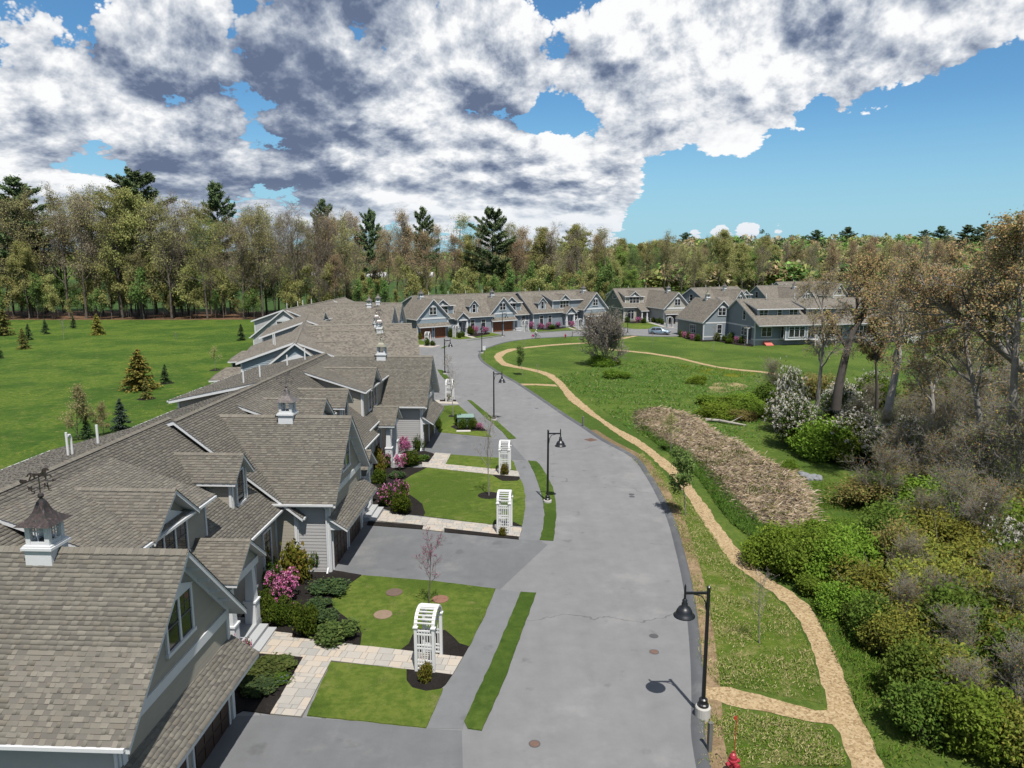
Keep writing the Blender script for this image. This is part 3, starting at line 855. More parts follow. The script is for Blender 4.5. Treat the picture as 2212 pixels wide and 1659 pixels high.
        # choose the 300 in view that show largest
        if near:
            cen = np.array([(q[0]+q[2])/2 for q in near]); R = np.array(Minv.to_3x3()); t = np.array(Minv.translation)
            wc = cen @ R.T + t
            th = RAD(9.9); rel = wc - np.array([0,0,16.0])
            zf = rel[:,1]*math.cos(th) - rel[:,2]*math.sin(th); yu = rel[:,1]*math.sin(th) + rel[:,2]*math.cos(th)
            inside = (np.abs(rel[:,0]/zf) < .69) & (np.abs(yu/zf) < .515) & (zf > 0)
            wd = np.array([np.linalg.norm(q[1]-q[0]) for q in near])
            key = np.where(inside & (wd > .12), zf, 1e9); idx = set(np.argsort(key)[:300].tolist())
            cache = {}
            for i, q in enumerate(near):
                A, B, Cq, Dq, A2, B2, base = q
                if i in idx and key[i] < 1e8:
                    c0 = (A+B+Cq+Dq)/4
                    E2 = [(Cq + (A2-A)*.3), (Dq + (A2-A)*.3)]
                    pts = [A-c0, B-c0, Cq-c0, Dq-c0]; bot = [A2-c0, B2-c0, E2[0]-c0, E2[1]-c0]
                    key2 = tuple(np.round(np.concatenate(pts), 4))
                    if key2 not in cache:
                        me = MB(); me.face(pts, 'shingle_one')
                        for j in range(4): me.face([bot[j], bot[(j+1)%4], pts[(j+1)%4], pts[j]], 'shingle_one')
                        me.face(bot[::-1], 'shingle_one'); cache[key2] = me.mesh('shingle')
                    o_ = add('shingle', cache[key2], s.root, loc=tuple(c0)); o_.color = (*[float(x) for x in base], 1)
                else:
                    V += [A, B, Cq, Dq, A2, B2]; F += [(n, n+1, n+2, n+3), (n+4, n+5, n+1, n)]; Cc += [base, base*.72]; n += 6  # same darkened lip, course shadow painted in
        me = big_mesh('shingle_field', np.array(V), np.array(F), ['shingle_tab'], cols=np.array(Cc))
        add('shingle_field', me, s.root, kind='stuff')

def horse_outline():
    return [(-.46,.10),(-.40,.20),(-.30,.235),(-.22,.20),(-.1,.19),(.05,.20),(.12,.24),(.15,.36),(.22,.42),(.28,.42),(.31,.45),(.33,.41),(.42,.33),(.40,.29),(.33,.31),(.29,.25),(.27,.17),
            (.33,.13),(.43,.14),(.50,.03),(.47,.0),(.41,.09),(.32,.08),(.26,.04),(.30,-.04),(.24,-.10),(.20,-.08),(.24,-.03),(.19,.06),(.08,.07),(-.10,.09),(-.15,.03),(-.13,-.03),(-.18,-.04),(-.21,.04),(-.25,.08),(-.32,-.02),(-.36,-.12),(-.41,-.12),(-.37,0.0),(-.32,.10),(-.33,.15),(-.38,.14),(-.43,.05)]
LETTERS = {'N': [((0,0),(0,1)),((0,1),(.7,0)),((.7,0),(.7,1))], 'E': [((0,0),(0,1)),((0,1),(.65,1)),((0,.5),(.5,.5)),((0,0),(.65,0))],
           'S': [((.65,1),(0,1)),((0,1),(0,.5)),((0,.5),(.65,.5)),((.65,.5),(.65,0)),((.65,0),(0,0))], 'W': [((0,1),(.2,0)),((.2,0),(.45,.7)),((.45,.7),(.7,0)),((.7,0),(.9,1))]}
def cupola(H, x, y, zr, mat, vane=False, w=.78):
    r = w/2; zb = zr - .5; zt = zr + .17
    mb = MB(); mb.box(x-r, x+r, y-r, y+r, zb, zt, H.tm); mb.box(x-r-.07, x+r+.07, y-r-.07, y+r+.07, zt-.08, zt, H.tm); mb.box(x-r-.03, x+r+.03, y-r-.03, y+r+.03, zt, zt+.05, H.tm)
    q = r-.04; z0, z1 = zt+.05, zt+.68
    for sx in (-1, 1):
        for sy in (-1, 1): mb.box(x+sx*q-(.14 if sx > 0 else 0), x+sx*q+(.14 if sx < 0 else 0), y+sy*q-(.14 if sy > 0 else 0), y+sy*q+(.14 if sy < 0 else 0), z0, z1, H.tm)
    for a, b in ((z0, z0+.1), (z1-.06, z1)):
        mb.box(x-q+.14, x+q-.14, y-q+.01, y-q+.1, a, b, H.tm); mb.box(x-q+.14, x+q-.14, y+q-.1, y+q-.01, a, b, H.tm)
        mb.box(x-q+.01, x-q+.1, y-q+.14, y+q-.14, a, b, H.tm); mb.box(x+q-.1, x+q-.01, y-q+.14, y+q-.14, a, b, H.tm)
    c = mb.build('cupola', H.root)
    if H.d >= 1:
        mb = MB(); t = .012
        for (ax, sg) in (('x',-1),('x',1),('y',-1),('y',1)):
            F = WF((x, y, 0), (1,0,0), (0,sg,0)) if ax == 'y' else WF((x, y, 0), (0,1,0), (sg,0,0))
            F.box(mb, -t, t, z0+.1, z1-.06, q-.06, q-.03, H.tm); F.box(mb, -q+.14, q-.14, (z0+z1)/2+.08, (z0+z1)/2+.1, q-.06, q-.031, H.tm)
            if H.d < 2: F.box(mb, -q+.14, q-.14, z0+.1, z1-.06, q-.075, q-.062, 'clear_glass')
        w_ = mb.build('cupola_window', c)
        mb = MB(); mb.box(x-q+.08, x+q-.08, y-q+.08, y+q-.08, z0, z0+.03, 'iron_dark'); mb.build('cupola_floor', c)
    else:
        mb = MB(); mb.box(x-q+.05, x+q-.05, y-q+.05, y+q-.05, z0, z1-.01, 'window_glass'); mb.build('cupola_window', c)
    # bell-curved copper roof
    mb = MB(); n = 7; R = r+.15; Hh = .72; rings = []
    k = mb.mi(mat)
    for i in range(n+1):
        t = i/n; rr = R*(1-t)**1.0*(1 - .42*math.sin(math.pi*t)) + .03*t; rings.append((rr, z1 - .03 + Hh*t))
    for rr, z in rings: mb.v.extend([(x-rr,y-rr,z),(x+rr,y-rr,z),(x+rr,y+rr,z),(x-rr,y+rr,z)])
    for i in range(n):
        for j in range(4):
            a = i*4+j; b = i*4+(j+1)%4
            mb.f.append((a, b, b+4, a+4)); mb.m.append(k)
    mb.f.append((3,2,1,0)); mb.m.append(k)
    mb.build('cupola_roof', c)
    mb = MB(); zt2 = z1 + Hh - .04
    mb.lathe([(.02,0),(.07,.03),(.09,.08),(.07,.14),(.02,.17)], 10, mat, (x,y,zt2)); mb.tube([(x,y,zt2+.1),(x,y,zt2+(.72 if vane else .3))], .016, 6, mat)
    if vane:
        za = zt2 + .3
        # arms and letters of the compass
        rinv = -H.root.rotation_euler[2]
        for lt, ang in (('N', 90), ('E', 0), ('S', 270), ('W', 180)):
            a = RAD(ang) + rinv; ca, sa = math.cos(a), math.sin(a)
            mb.beam((x,y,za), (x+ca*.26,y+sa*.26,za), .016, .016, mat)
            ox, oy = x+ca*.3, y+sa*.3; ux, uy = math.cos(rinv), math.sin(rinv)
            for (a0, b0), (a1, b1) in LETTERS[lt]:
                sc = .13
                P = lambda aa, bb: (ox+ux*(aa-.35)*sc, oy+uy*(aa-.35)*sc, za-.065+bb*sc)
                mb.beam(P(a0,b0), P(a1,b1), .022, .022, mat)
        zh = zt2 + .52; ux, uy = math.cos(rinv+.15), math.sin(rinv+.15)
        P = lambda a, b: (x+ux*a, y+uy*a, b)
        mb.beam(P(-.44, zh), P(.38, zh), .018, .018, mat)
        pts = [P(-.50,zh+.06),P(-.53,zh+.0),P(-.50,zh-.06),P(-.33,zh-.04),P(-.33,zh+.04)]
        mb.prism(pts[::-1], (-uy*.02, ux*.02, 0), mat)
        pts = [P(.47,zh),P(.35,zh+.05),P(.35,zh-.05)]; mb.prism(pts, (-uy*.02, ux*.02, 0), mat)
        mb.prism([P(a*.70, zh+.09+b*.68) for a, b in horse_outline()], (-uy*.035, ux*.035, 0), mat)
    mb.build('weathervane' if vane else 'finial', c)

def rear_shed(s, x0, x1, y_top, z_top, yb, ze, zw, wins=()):
    """low-pitched rear dormer along the back of a roof"""
    k = (z_top-ze)/(yb-y_top)
    s.slope((x0-.35, yb+.4, ze-.4*k+.12), (x1-x0+.7,0,0), (0, y_top-yb-.4, z_top-ze+.4*k-.1), th=.2)
    F = WF((x1, yb, 0), (-1,0,0), (0,1,0)); s.wall(F, [(0,zw),(x1-x0,zw),(x1-x0,ze),(0,ze)])
    D = yb-y_top
    for x, n in ((x0,-1),(x1,1)):
        Fs = WF((x, yb, 0), (0,-1,0), (n,0,0)); s.wall(Fs, [(0,zw),(D,z_top-.1),(0,ze)], boards=(n < 0 and s.d >= 1 and s.d < 3 and not s.d == 0 and x0 < 1))
        s.corner(Fs, .07, zw-2.4 if n < 0 else zw, ze, .15)
    for u0, u1, n in wins: s.window(F, u0, u1, zw+.9, ze-.3, n)
def sunroom(s, x0, x1, y0, y1, zt=2.55):
    mb = MB(); mb.box(x0, x1, y0, y1, 0, .7, s.side); mb.box(x0, x1, y0, y1, zt-.28, zt, s.tm)
    n = 3
    for i in range(n+1):
        x = x0 + (x1-x0)*i/n
        mb.box(max(x-.12,x0), min(x+.12,x1), y1-.14, y1, .7, zt-.28, s.tm); mb.box(max(x-.12,x0), min(x+.12,x1), y0, y0+.14, .7, zt-.28, s.tm)
    for i in (0, 1, 2):
        y = y0 + (y1-y0)*i/2
        for x in (x0, x1-.14): mb.box(x, x+.14, max(y-.12,y0+.14), min(y+.12,y1-.14), .7, zt-.28, s.tm)
    o = mb.build('sunroom', s.root)
    mb = MB(); mb.box(x0+.05, x1-.05, y0+.05, y1-.05, .72, zt-.3, 'window_glass'); mb.build('pane', o)
    mb = MB(); q = .4; mx = (x0+x1)/2; zr = zt+1.1
    A = [(x0-q,y0-.1,zt),(x1+q,y0-.1,zt),(x1+q,y1+q,zt),(x0-q,y1+q,zt)]; R0, R1 = (mx,y0-.1,zr),(mx,y1-1.2,zr)
    for f in ((A[3],A[0],R0,R1),(A[1],A[2],R1,R0),(A[2],A[3],R1)):
        f = [Vector(p) for p in f]; e = (f[1]-f[0]).normalized(); n_ = (f[1]-f[0]).cross(f[-1]-f[0]).normalized(); u = n_.cross(e)
        mb.face(f, 'shingle_far', [((p-f[0]).dot(e), (p-f[0]).dot(u)) for p in f])
    mb.prism([(p[0],p[1],zt-.16) for p in A], (0,0,.155), s.tm)
    mb.build('sunroom_roof', s.root)

def row_one():
    H = House('townhouse_row', 'nearest taupe townhouse row with three garages, filling the left foreground', (-10.05, 17.0), 87.5, 'siding_taupe', 2, 'townhouse rows along the curving road')
    g = 'siding_greige'
    H.main(3.25, 18.3, 2.3, 3.5, 8.0, 8.0, 14.2, 6.25, 2.7, 13.8)
    H.main(18.3, 29.5, 1.2, 3.1, 7.4, 8.0, 13.2, 6.1, 1.6, 12.8)
    H.main(29.5, 35.0, 1.3, 3.18, 7.4, 8.02, 13.5, 6.75, 1.7, 13.1)
    H.main(35.0, 43.2, 1.8, 3.58, 7.4, 8.01, 13.5, 6.75, 2.2, 13.1)
    H.garage(0, 6.5, 0, 7.55, 7.9, door='door_dark', near=True, cup='copper_brown', cup_y=3.75, vane=True, boards=True, wing_side=g)
    H.garage(18.4, 24.9, 0, 7.5, 7.2, door='door_dark', cup='copper_grey', cup_y=3.0, vane=True, boards=True, wing_side=g)
    H.garage(42.2, 48.7, -.8, 7.55, 7.2, door='door_dark', cup='copper_green', cup_y=3.9, vane=True, boards=True, wing_side=g)
    H.shed_dormer(6.1, 12.4, 3.4, 4.25, 6.05, 7.6, 7.62, xg=9.3)
    H.dormer(16.2, 1.7, 3.55, 4.25, 6.05, .95, 6.9)
    H.shed_dormer(24.3, 28.9, 2.9, 4.25, 6.1, 7.0, 7.62, xg=26.9)
    H.dormer(32.5, 1.7, 2.9, 4.2, 6.2, .95, 6.6)
    H.shed_dormer(36.3, 43.6, 2.6, 4.2, 6.15, 7.0, 7.65, xg=39.2)
    H.porch(11.35, 2.5, 1.45, 2.7, 3.4, 4.6)
    H.porch(26.9, 2.5, .15, 1.6, 3.05, 4.2)
    H.porch(39.0, 2.6, .85, 2.2, 3.3, 4.45)
    F = WF((6.5, 2.7, 0), (1,0,0), (0,-1,0))
    for a in (1.3, 7.9, 10.0): H.window(F, a, a+.85, .75, 2.75, 1, transom=.55)
    F = WF((29.5, 1.7, 0), (1,0,0), (0,-1,0))
    for a in (1.2, 3.4): H.window(F, a, a+.85, .75, 2.6, 1, transom=.5)
    F = WF((35, 2.2, 0), (1,0,0), (0,-1,0)); H.window(F, 1.0, 2.2, .75, 2.7, 2)
    for x, y, h, b in ((7.2, 8.7, .8, 0), (12.8, 9.35, 1.05, 1), (14.6, 9.15, .9, 0), (30.9, 9.2, .95, 0), (33.0, 8.9, .95, 0), (38.5, 8.9, .95, 0), (40.6, 8.2, 1.0, 0)):
        z = 8.0 - (y-8.0 if x < 18.3 else y-7.4)*.29
        H.pipe(x, y, z, h, b)
    mb = MB(); mb.lathe([(.14,0),(.14,.02),(.03,.03)], 16, 'green_box', (0,0,0))
    o = mb.build('house_number', H.root, loc=(3.25, -.16, 2.15)); o.rotation_euler = (RAD(90),0,0)
    H.finish()
    return H
row_one()

def row_two():
    H = House('townhouse_row', 'slate blue townhouse row behind the nearest row, gable with three small windows facing us', (-13.3, 71.0), 103.5, 'siding_blue', 1, 'townhouse rows along the curving road')
    for k, (x0, x1) in enumerate(((0, 14.2), (22.4, 36.0))):
        H.main(x0, x1, 2.0, 3.6, 7.5, 7.9, 13.0, 3.6, 2.4, 12.6, boards=(k == 0, False))
        rear_shed(H, x0+.7, x1-.5, 7.6, 7.88, 12.55, 6.1, 3.7, wins=((1,2.6,2),(5,6.5,2),(9,10.5,2)))
        a, b = (x0+.7, x0+9.6) if k == 0 else (x1-9.6, x1-.7)
        H.shed_dormer(a, b, 2.9, 4.0, 5.95, 7.3, 7.78, xg=(a+b)/2+(.6 if k == 0 else -.6))
    H.main(14.2, 22.4, 2.0, 3.6, 7.5, 7.88, 13.0, 3.6, 2.4, 12.6, ends=(False, False))
    H.garage(11.5, 18.0, -5.2, 7.5, 7.4, door='door_dark', cup='copper_grey', cup_y=3.9, vane=True)
    H.garage(18.8, 25.3, -5.3, 7.5, 7.4, door='door_dark', cup='copper_grey', cup_y=3.9, vane=True)
    Fl = WF((0, 12.6, 0), (0,-1,0), (-1,0,0))
    H.window(Fl, 3.9, 6.6, 5.35, 6.0, 3, grid=(3, 2), casing=.13, ped=True)
    H.porch(6.0, 2.4, 1.3, 2.4, 3.3, 4.3)
    for x, y in ((4.2, 9.6), (5.9, 9.9), (7.8, 9.9), (9.6, 10.2)): H.pipe(x, y, 7.9-(y-7.5)*.36, .95)
    sunroom(H, 12.9, 16.6, 12.6, 17.0); sunroom(H, 28.0, 31.6, 12.6, 17.0)
    H.finish()
row_two()

def row_three():
    H = House('townhouse_row', 'pale grey townhouse row with twin garage gables, farthest of the left side', (-27.5, 112.6), 87.1, 'siding_pale', 1, 'townhouse rows along the curving road')
    for k, (x0, x1) in enumerate(((0, 13.0), (22.0, 34.0))):
        H.main(x0, x1, 2.0, 3.6, 7.5, 7.9, 13.0, 3.6, 2.4, 12.6, boards=(k == 0, False), end_mat='siding_pale')
        rear_shed(H, x0+.7, x1-.5, 7.6, 7.88, 12.55, 6.1, 3.7, wins=((1,2.6,2),(5,6.5,2),(9,10.5,2)))
        a, b = (x0+.7, x0+8.4) if k == 0 else (x1-8.4, x1-.7)
        H.shed_dormer(a, b, 2.9, 4.0, 5.95, 7.3, 7.78, xg=(a+b)/2)
    H.main(13.0, 22.0, 2.0, 3.6, 7.5, 7.88, 13.0, 3.6, 2.4, 12.6, ends=(False, False))
    H.garage(10.8, 17.5, -6.2, 7.6, 7.4, door='wood_door', cup='copper_grey', cup_y=3.9, gable_mat='siding_blue')
    H.garage(18.3, 25.0, -6.0, 7.6, 7.4, door='wood_door', cup='copper_grey', cup_y=3.9, gable_mat='siding_blue')
    Fl = WF((0, 12.6, 0), (0,-1,0), (-1,0,0))
    H.window(Fl, 3.9, 6.6, 5.35, 6.0, 3, grid=(3, 2), casing=.13, ped=True)
    H.window(Fl, .8, 1.7, .9, 2.3, 1); H.window(Fl, 9, 10.4, .9, 2.3, 2)
    for x in (2.5, 7.5, 10.0, 14.5): H.pipe(x, 7.9, 7.75, .95)
    sunroom(H, 12.5, 16.5, 12.6, 17.5)
    H.finish()
row_three()

def row_far():
    H = House('townhouse_row', 'far blue grey townhouse row with six orange wooden garage doors across the road bend', (-18.28, 141.87), 36.3, 'siding_slate', 1, 'townhouse rows along the curving road')
    gm = 'siding_blue'
    H.main(3.5, 19.6, 2.3, 3.5, 8.0, 8.0, 14.0, 5.9, 2.7, 13.6)
    H.main(19.6, 30.4, 3.7, 3.3, 9.4, 7.9, 14.0, 5.9, 4.1, 13.6)
    H.main(30.4, 50.3, 2.2, 3.5, 7.9, 8.02, 14.0, 5.9, 2.6, 13.6)
    H.garage(0, 6.95, 0, 7.75, 8.0, cup='copper_grey', cup_y=4.6, gable_mat=gm)
    H.garage(19.2, 25.6, 3.0, 7.4, 9.3, cup='copper_grey', cup_y=4.0, gable_mat=gm)
    H.garage(43.7, 50.6, .8, 7.75, 7.8, cup='copper_grey', cup_y=4.2, gable_mat=gm)
    H.shed_dormer(4.9, 10.3, 3.4, 4.25, 6.1, 7.5, 7.6, xg=7.6)
    H.dormer(15.3, 2.0, 3.4, 4.1, 6.0, 1.0, 7.0)
    H.shed_dormer(23.2, 28.6, 4.7, 4.0, 5.95, 8.9, 7.5, xg=25.8)
    H.dormer(33.4, 2.0, 3.2, 4.1, 6.0, 1.0, 6.8)
    H.shed_dormer(36.4, 45.0, 3.2, 4.15, 6.1, 7.4, 7.65, xg=39.8)
    H.porch(11.3, 2.6, 1.45, 2.7, 3.3, 4.7)
    H.porch(40.1, 2.6, 1.2, 2.6, 3.3, 4.7)
    F = WF((0, 2.7, 0), (1,0,0), (0,-1,0))
    for a in (7.6, 14.0, 16.7): H.window(F, a, a+.95, .6, 2.85, 1, transom=.6)
    F = WF((0, 4.1, 0), (1,0,0), (0,-1,0)); H.window(F, 28.2, 29.2, .9, 2.9, 1, transom=.5); mb = MB(); F.box(mb, 26.1, 27.1, .5, 2.7, .002, .06, 'dark_door'); mb.build('entrance_door', H.root)
    mb = MB(); mb.box(25.7, 28.0, 2.6, 4.09, .02, .45, 'granite'); mb.build('porch_floor', H.root)
    F = WF((0, 2.6, 0), (1,0,0), (0,-1,0))
    for a in (32.2, 34.6, 42.2): H.window(F, a, a+.95, .6, 2.85, 1, transom=.6)
    F = WF((0, 0, 0), (0,-1,0), (-1,0,0)); H.window(WF((0, 4.0, 0), (0,-1,0), (-1,0,0)), .4, 2.0, .9, 2.2, 2)
    for x, y in ((7.3, 8.2), (12.0, 8.2), (16.4, 8.2), (21.6, 9.6), (32.3, 8.1), (36.4, 8.1)): H.pipe(x, y, 7.9, .8)
    H.finish()
row_far()

def house_single():
    H = House('cottage_house', 'grey green gabled house with cream front, behind the pale blue car', (27.5, 181.1), 18.0, 'siding_cream', 1, 'houses along the far road')
    Ff, Fb, Fl, Fr = H.main(0, 13.5, -.4, 3.5, 5.7, 7.9, 11.9, 3.5, 0, 11.5, end_mat='siding_sage')
    rear_shed(H, .7, 12.5, 5.8, 7.85, 11.4, 6.0, 3.7)
    H.garage(6.1, 13.0, -9.0, 7.5, 5.5, door='door_dark', cup='copper_grey', cup_y=4.5, wing_side='siding_greige')
    H.shed_dormer(.8, 5.8, 1.0, 4.3, 6.1, 5.3, 7.5, xg=3.3)
    H.window(Fl, 5.2, 7.4, 5.5, 6.2, 3); H.window(Fl, 5.0, 6.6, .9, 2.6, 2); H.window(Fl, 9.6, 10.4, .8, 2.4, 1)
    H.board(Fl, 0, 11.5, 3.0, 3.25)
    H.window(Ff, 1.2, 2.7, .6, 2.8, 2, transom=.6)
    H.slope((3.4, -2.6, 2.75), (2.7,0,0), (0, 2.4, 1.0), th=.16)
    for x in (3.8, 5.2):
        mb = MB(); mb.box(x-.14, x+.14, -2.4, -2.12, .3, 2.7, H.tm); mb.box(x-.22, x+.22, -2.48, -2.04, .3, 1.2, H.tm); mb.build('porch_column', H.root)
    mb = MB(); mb.box(3.4, 6.05, -2.6, -.02, .02, .35, 'granite'); mb.build('porch_floor', H.root)
    mb = MB()
    for i in range(5): mb.box(5.5+i*.12, 5.54+i*.12, -3.6, -3.56, .05, .95, H.tm)
    mb.box(5.45, 6.05, -3.61, -3.55, .95, 1.02, H.tm); mb.build('porch_railing', H.root)
    for x in (4.0, 9.0): H.pipe(x, 5.8, 7.8, .7)
    H.finish()
house_single()

def house_corner():
    H = House('townhouse_row', 'big slate blue house whose rear faces the meadow, white deck behind bare trees', (43.8, 132.2), 12.7, 'siding_slate', 1, 'houses along the far road')
    Ff, Fb, Fl, Fr = H.main(0, 31.0, -1.9, 3.75, 6.5, 8.0, 13.0, 4.0, 0, 12.6, ends=(True, True))
    H.board(Fl, 0, 12.6, 3.15, 3.4); H.board(Fl, 0, 12.6, .95, 1.15); H.board(Ff, 0, 31, .95, 1.15)
    for F, L in ((Fl, 12.6), (Ff, 31.0)): H.board(F, 0, L, 0, .95, .02, 'foundation')
    H.window(Fl, 8.4, 9.3, 4.4, 6.1, 1); H.window(Fl, 5.1+3, 6.9+3, 1.6, 2.95, 2)
    mb = MB(); Fl.box(mb, 10.6, 11.5, .9, 3.0, .002, .05, 'dark_door'); mb.build('side_door', H.root)
    H.slope((-.85, 1.0, 3.05), (0, 1.3, 0), (.85, 0, .25), th=.12)
    mb = MB(); mb.box(-.82, -.72, 1.05, 1.15, .2, 3.0, H.tm); mb.build('porch_column', H.root)
    for k, (x0, x1) in enumerate(((1.2, 9.6), (11.2, 19.6), (21.2, 29.6))):
        F = H.shed_dormer(x0, x1, 1.3, 4.9, 6.5, 6.2, 7.8, gable=False, ov=.5, side_ov=.5, wins=None)
        for u0, u1, n in ((.35, 1.95, 2), (4.0, 4.8, 1), (6.4, 8.0, 2)): H.window(F, u0, u1, 5.05 if n == 2 else 5.2, 6.3, n)
    # projecting bays, decks with white rails
    for k, x0 in enumerate((5.2, 15.4, 24.6)):
        if k != 1:
            Fb_ = WF((x0, -1.5, 0), (1,0,0), (0,-1,0)); Fs = WF((x0, 0, 0), (0,-1,0), (-1,0,0))
            H.wall(Fb_, [(0,1.1),(4.6,1.1),(4.6,3.7),(0,3.7)]); H.wall(Fs, [(0,1.1),(1.5,1.1),(1.5,3.7),(0,3.7)])
            H.wall(WF((x0+4.6,-1.5,0),(0,1,0),(1,0,0)), [(0,1.1),(1.5,1.1),(1.5,3.7),(0,3.7)])
            H.board(Fb_, -.04, 4.64, 1.0, 1.22, .05); H.board(Fs, 0, 1.5, 1.0, 1.22, .05); H.corner(Fb_, .07, 1.1, 3.6); H.corner(Fb_, 4.53, 1.1, 3.6)
            H.window(Fb_, .75, 3.85, 1.55, 3.35, 3, grid=(2,1), transom=.45); H.window(Fs, .3, 1.1, 1.4, 3.35, 1, transom=.5)
        else:
            H.window(Ff, x0, x0+2.6, 1.3, 3.2, 3)
        mb = MB()
        a, b = x0+5.0, x0+9.3
        for i in range(int((b-a)/.14)): mb.box(a+i*.14, a+i*.14+.13, -3.2, -.01, 1.0, 1.06, 'white_vinyl')
        for x in (a, (a+b)/2, b-.14): mb.box(x, x+.14, -3.2, -3.06, 0, 2.1, 'white_vinyl')
        dk = mb.build('deck', H.root)
        mb = MB(); mb.box(a, b, -3.18, -3.1, 1.95, 2.03, 'white_vinyl'); mb.box(a, b, -3.17, -3.11, 1.12, 1.17, 'white_vinyl')
        for i in range(int((b-a)/.16)): mb.box(a+.1+i*.16, a+.14+i*.16, -3.16, -3.12, 1.17, 1.95, 'white_vinyl')
        mb.build('deck_railing', dk)
        mb = MB()
        for i in range(6): mb.box(a+.3, a+1.4, -3.3-.28*i, -3.02-.28*i, .9-.17*i-.05, .9-.17*i, 'white_vinyl')
        for x in (a+.28, a+1.42):
            mb.beam((x, -3.2, 1.9), (x, -4.8, .9), .06, .08, 'white_vinyl'); mb.beam((x, -3.2, .95), (x, -4.8, -.0), .05, .2, 'white_vinyl')
        mb.build('deck_stair', dk)
        H.window(Ff, x0+5.4, x0+8.6, 1.2, 3.15, 4)
    H.window(Ff, 1.4, 3.3, 1.65, 3.2, 2)
    mb = MB(); mb.prism([(1.7,-.01,.02),(1.7,-.01,.75),(1.7,-1.3,.12),(1.7,-1.3,.02)], (1.5,0,0), 'red_hatch'); mb.build('bulkhead_door', H.root)
    # garage wing behind: long slope to the west, short one to the east
    x0, xr, x1, yf, yb, zr = -5.1, -1.25, 1.2, 9.75, 21.0, 7.6
    Fw = WF((x0, yf, 0), (1,0,0), (0,-1,0)); W = x1-x0
    H.wall(Fw, [(0,0),(W,0),(W,6.4),(xr-x0+1.1,6.4),(xr-x0,7.45),(0,3.75)]); Fwl = WF((x0, yb, 0), (0,-1,0), (-1,0,0)); H.wall(Fwl, [(0,0),(yb-yf,0),(yb-yf,3.75),(0,3.75)], 'siding_sage')
    H.wall(WF((x1, yf, 0), (0,1,0), (1,0,0)), [(0,0),(yb-yf,0),(yb-yf,6.4),(0,6.4)]); H.wall(WF((x1, yb, 0), (-1,0,0), (0,1,0)), [(0,0),(W,0),(W,3.75),(x1-xr,7.4),(0,6.3)])
    H.slope((x0-.4, yf-.4, 3.4), (0, yb-yf+.8, 0), (xr-x0+.4, 0, zr-3.4)); H.slope((xr+1.15, yf-.4, 6.5), (0, yb-yf+.8, 0), (-1.15, 0, 1.1))
    H.slope((xr+1.0, yf-.4, 6.5), (x1-xr+.2, 0, 0), (0, 5.0, 1.5))
    H.board(Fw, 0, W, 3.2, 3.45); H.board(Fw, 0, W, .55, .75); H.corner(Fw, .08, 0, 3.7); H.corner(Fwl, yb-yf-.08, 0, 3.6)
    H.window(Fw, 3.0, 4.5, 4.75, 6.1, 2, ped=True); H.window(Fw, 2.9, 3.8, 1.3, 2.9, 1); H.window(Fwl, 5.8, 8.2, 1.1, 2.6, 3)
    cupola(H, xr, 16.0, zr, 'copper_green', True)
    for x in (5.6, 11.6, 13.9, 20.0, 25.0): H.pipe(x, 6.0, 7.9, 1.1)
    H.finish()
house_corner()

def far_house(label, loc, rot, L, gx, gy, end_mat, front, y_r=6.0, dorm=(), name='cottage_house', cup=True, gm=None, zr=7.9):
    H = House(name, label, loc, rot, front, 1, 'houses along the far road')
    Ff, Fb, Fl, Fr = H.main(0, L, -.4, 3.4, y_r, zr, 2*y_r+.4, 3.4, 0, 2*y_r, end_mat=end_mat)
    if gx is not None: H.garage(gx-3.4, gx+3.4, gy, zr-.35, y_r-.1, door='door_dark', cup='copper_grey' if cup else None, cup_y=5.0, gable_mat=gm)
    for x0, x1 in dorm: H.shed_dormer(x0, x1, 1.0, 4.1, 6.0, y_r-.4, zr-.35)
    H.window(Fl, y_r-.5, y_r+.5, 4.6, 6.2, 1); H.window(Ff, L*.3, L*.3+1.6, .8, 2.6, 2); H.board(Fl, 0, 2*y_r, 3.0, 3.22)
    for x in (L*.3, L*.6): H.pipe(x, y_r, zr-.1, .7)
    H.finish()
far_house('slate house whose white pediment gable shows above the corner house wing roof', (50.1, 184.4), 34.0, 17.5, 6.4, -3.2, 'siding_slate', 'siding_pale', 7.0, ((11.0, 16.0),))
far_house('slate house with wide brown roof behind the corner house vent pipes', (69.95, 198.8), 22.0, 17.0, 6.5, -6.0, 'siding_slate', 'siding_pale', 6.0)
far_house('beige gabled house with a cupola, farthest behind the corner house', (86.5, 229.0), 27.0, 24.0, 14.2, -6.0, 'siding_slate', 'siding_cream', 6.0, ((2.0, 7.5),))
far_house('beige house with two dormers seen through the bare maple branches', (106.5, 224.0), 8.0, 16.0, 5.0, -3.5, 'siding_sage', 'siding_cream', 6.0, ((9.0, 14.0),), cup=False)
far_house('blue gabled house half hidden by orange budded trees at the right', (130.0, 226.0), -6.0, 22.0, 3.4, -1.5, 'siding_sage', 'siding_cream', 5.5, gm='siding_slate')
def farmhouse():
    H = House('farm_house', 'pale green old farm house with brick chimney far behind the bare maple', (154.0, 288.0), 14.0, 'farm_wall', 1)
    Ff, Fb, Fl, Fr = H.main(0, 11, -.4, 6.4, 4.2, 12.4, 8.8, 6.4, 0, 8.4)
    H.garage(6.2, 10.6, -3.4, 10.6, 4.0, doors=0, awning=False, zwin=6.6)
    H.main(-5.0, 0, .6, 3.4, 3.6, 6.2, 7.0, 3.4, 1.0, 6.6)
    for a in (1.0, 3.4): H.window(Ff, a, a+1, 4.2, 5.7, 1); H.window(Ff, a, a+1, 1.0, 2.6, 1)
    H.finish()
    mb = MB(); mb.box(10.2, 11.1, 3.8, 4.7, 8.0, 13.4, 'chimney_brick'); mb.box(10.1, 11.2, 3.7, 4.8, 13.4, 13.6, 'chimney_brick'); mb.build('chimney', H.root)
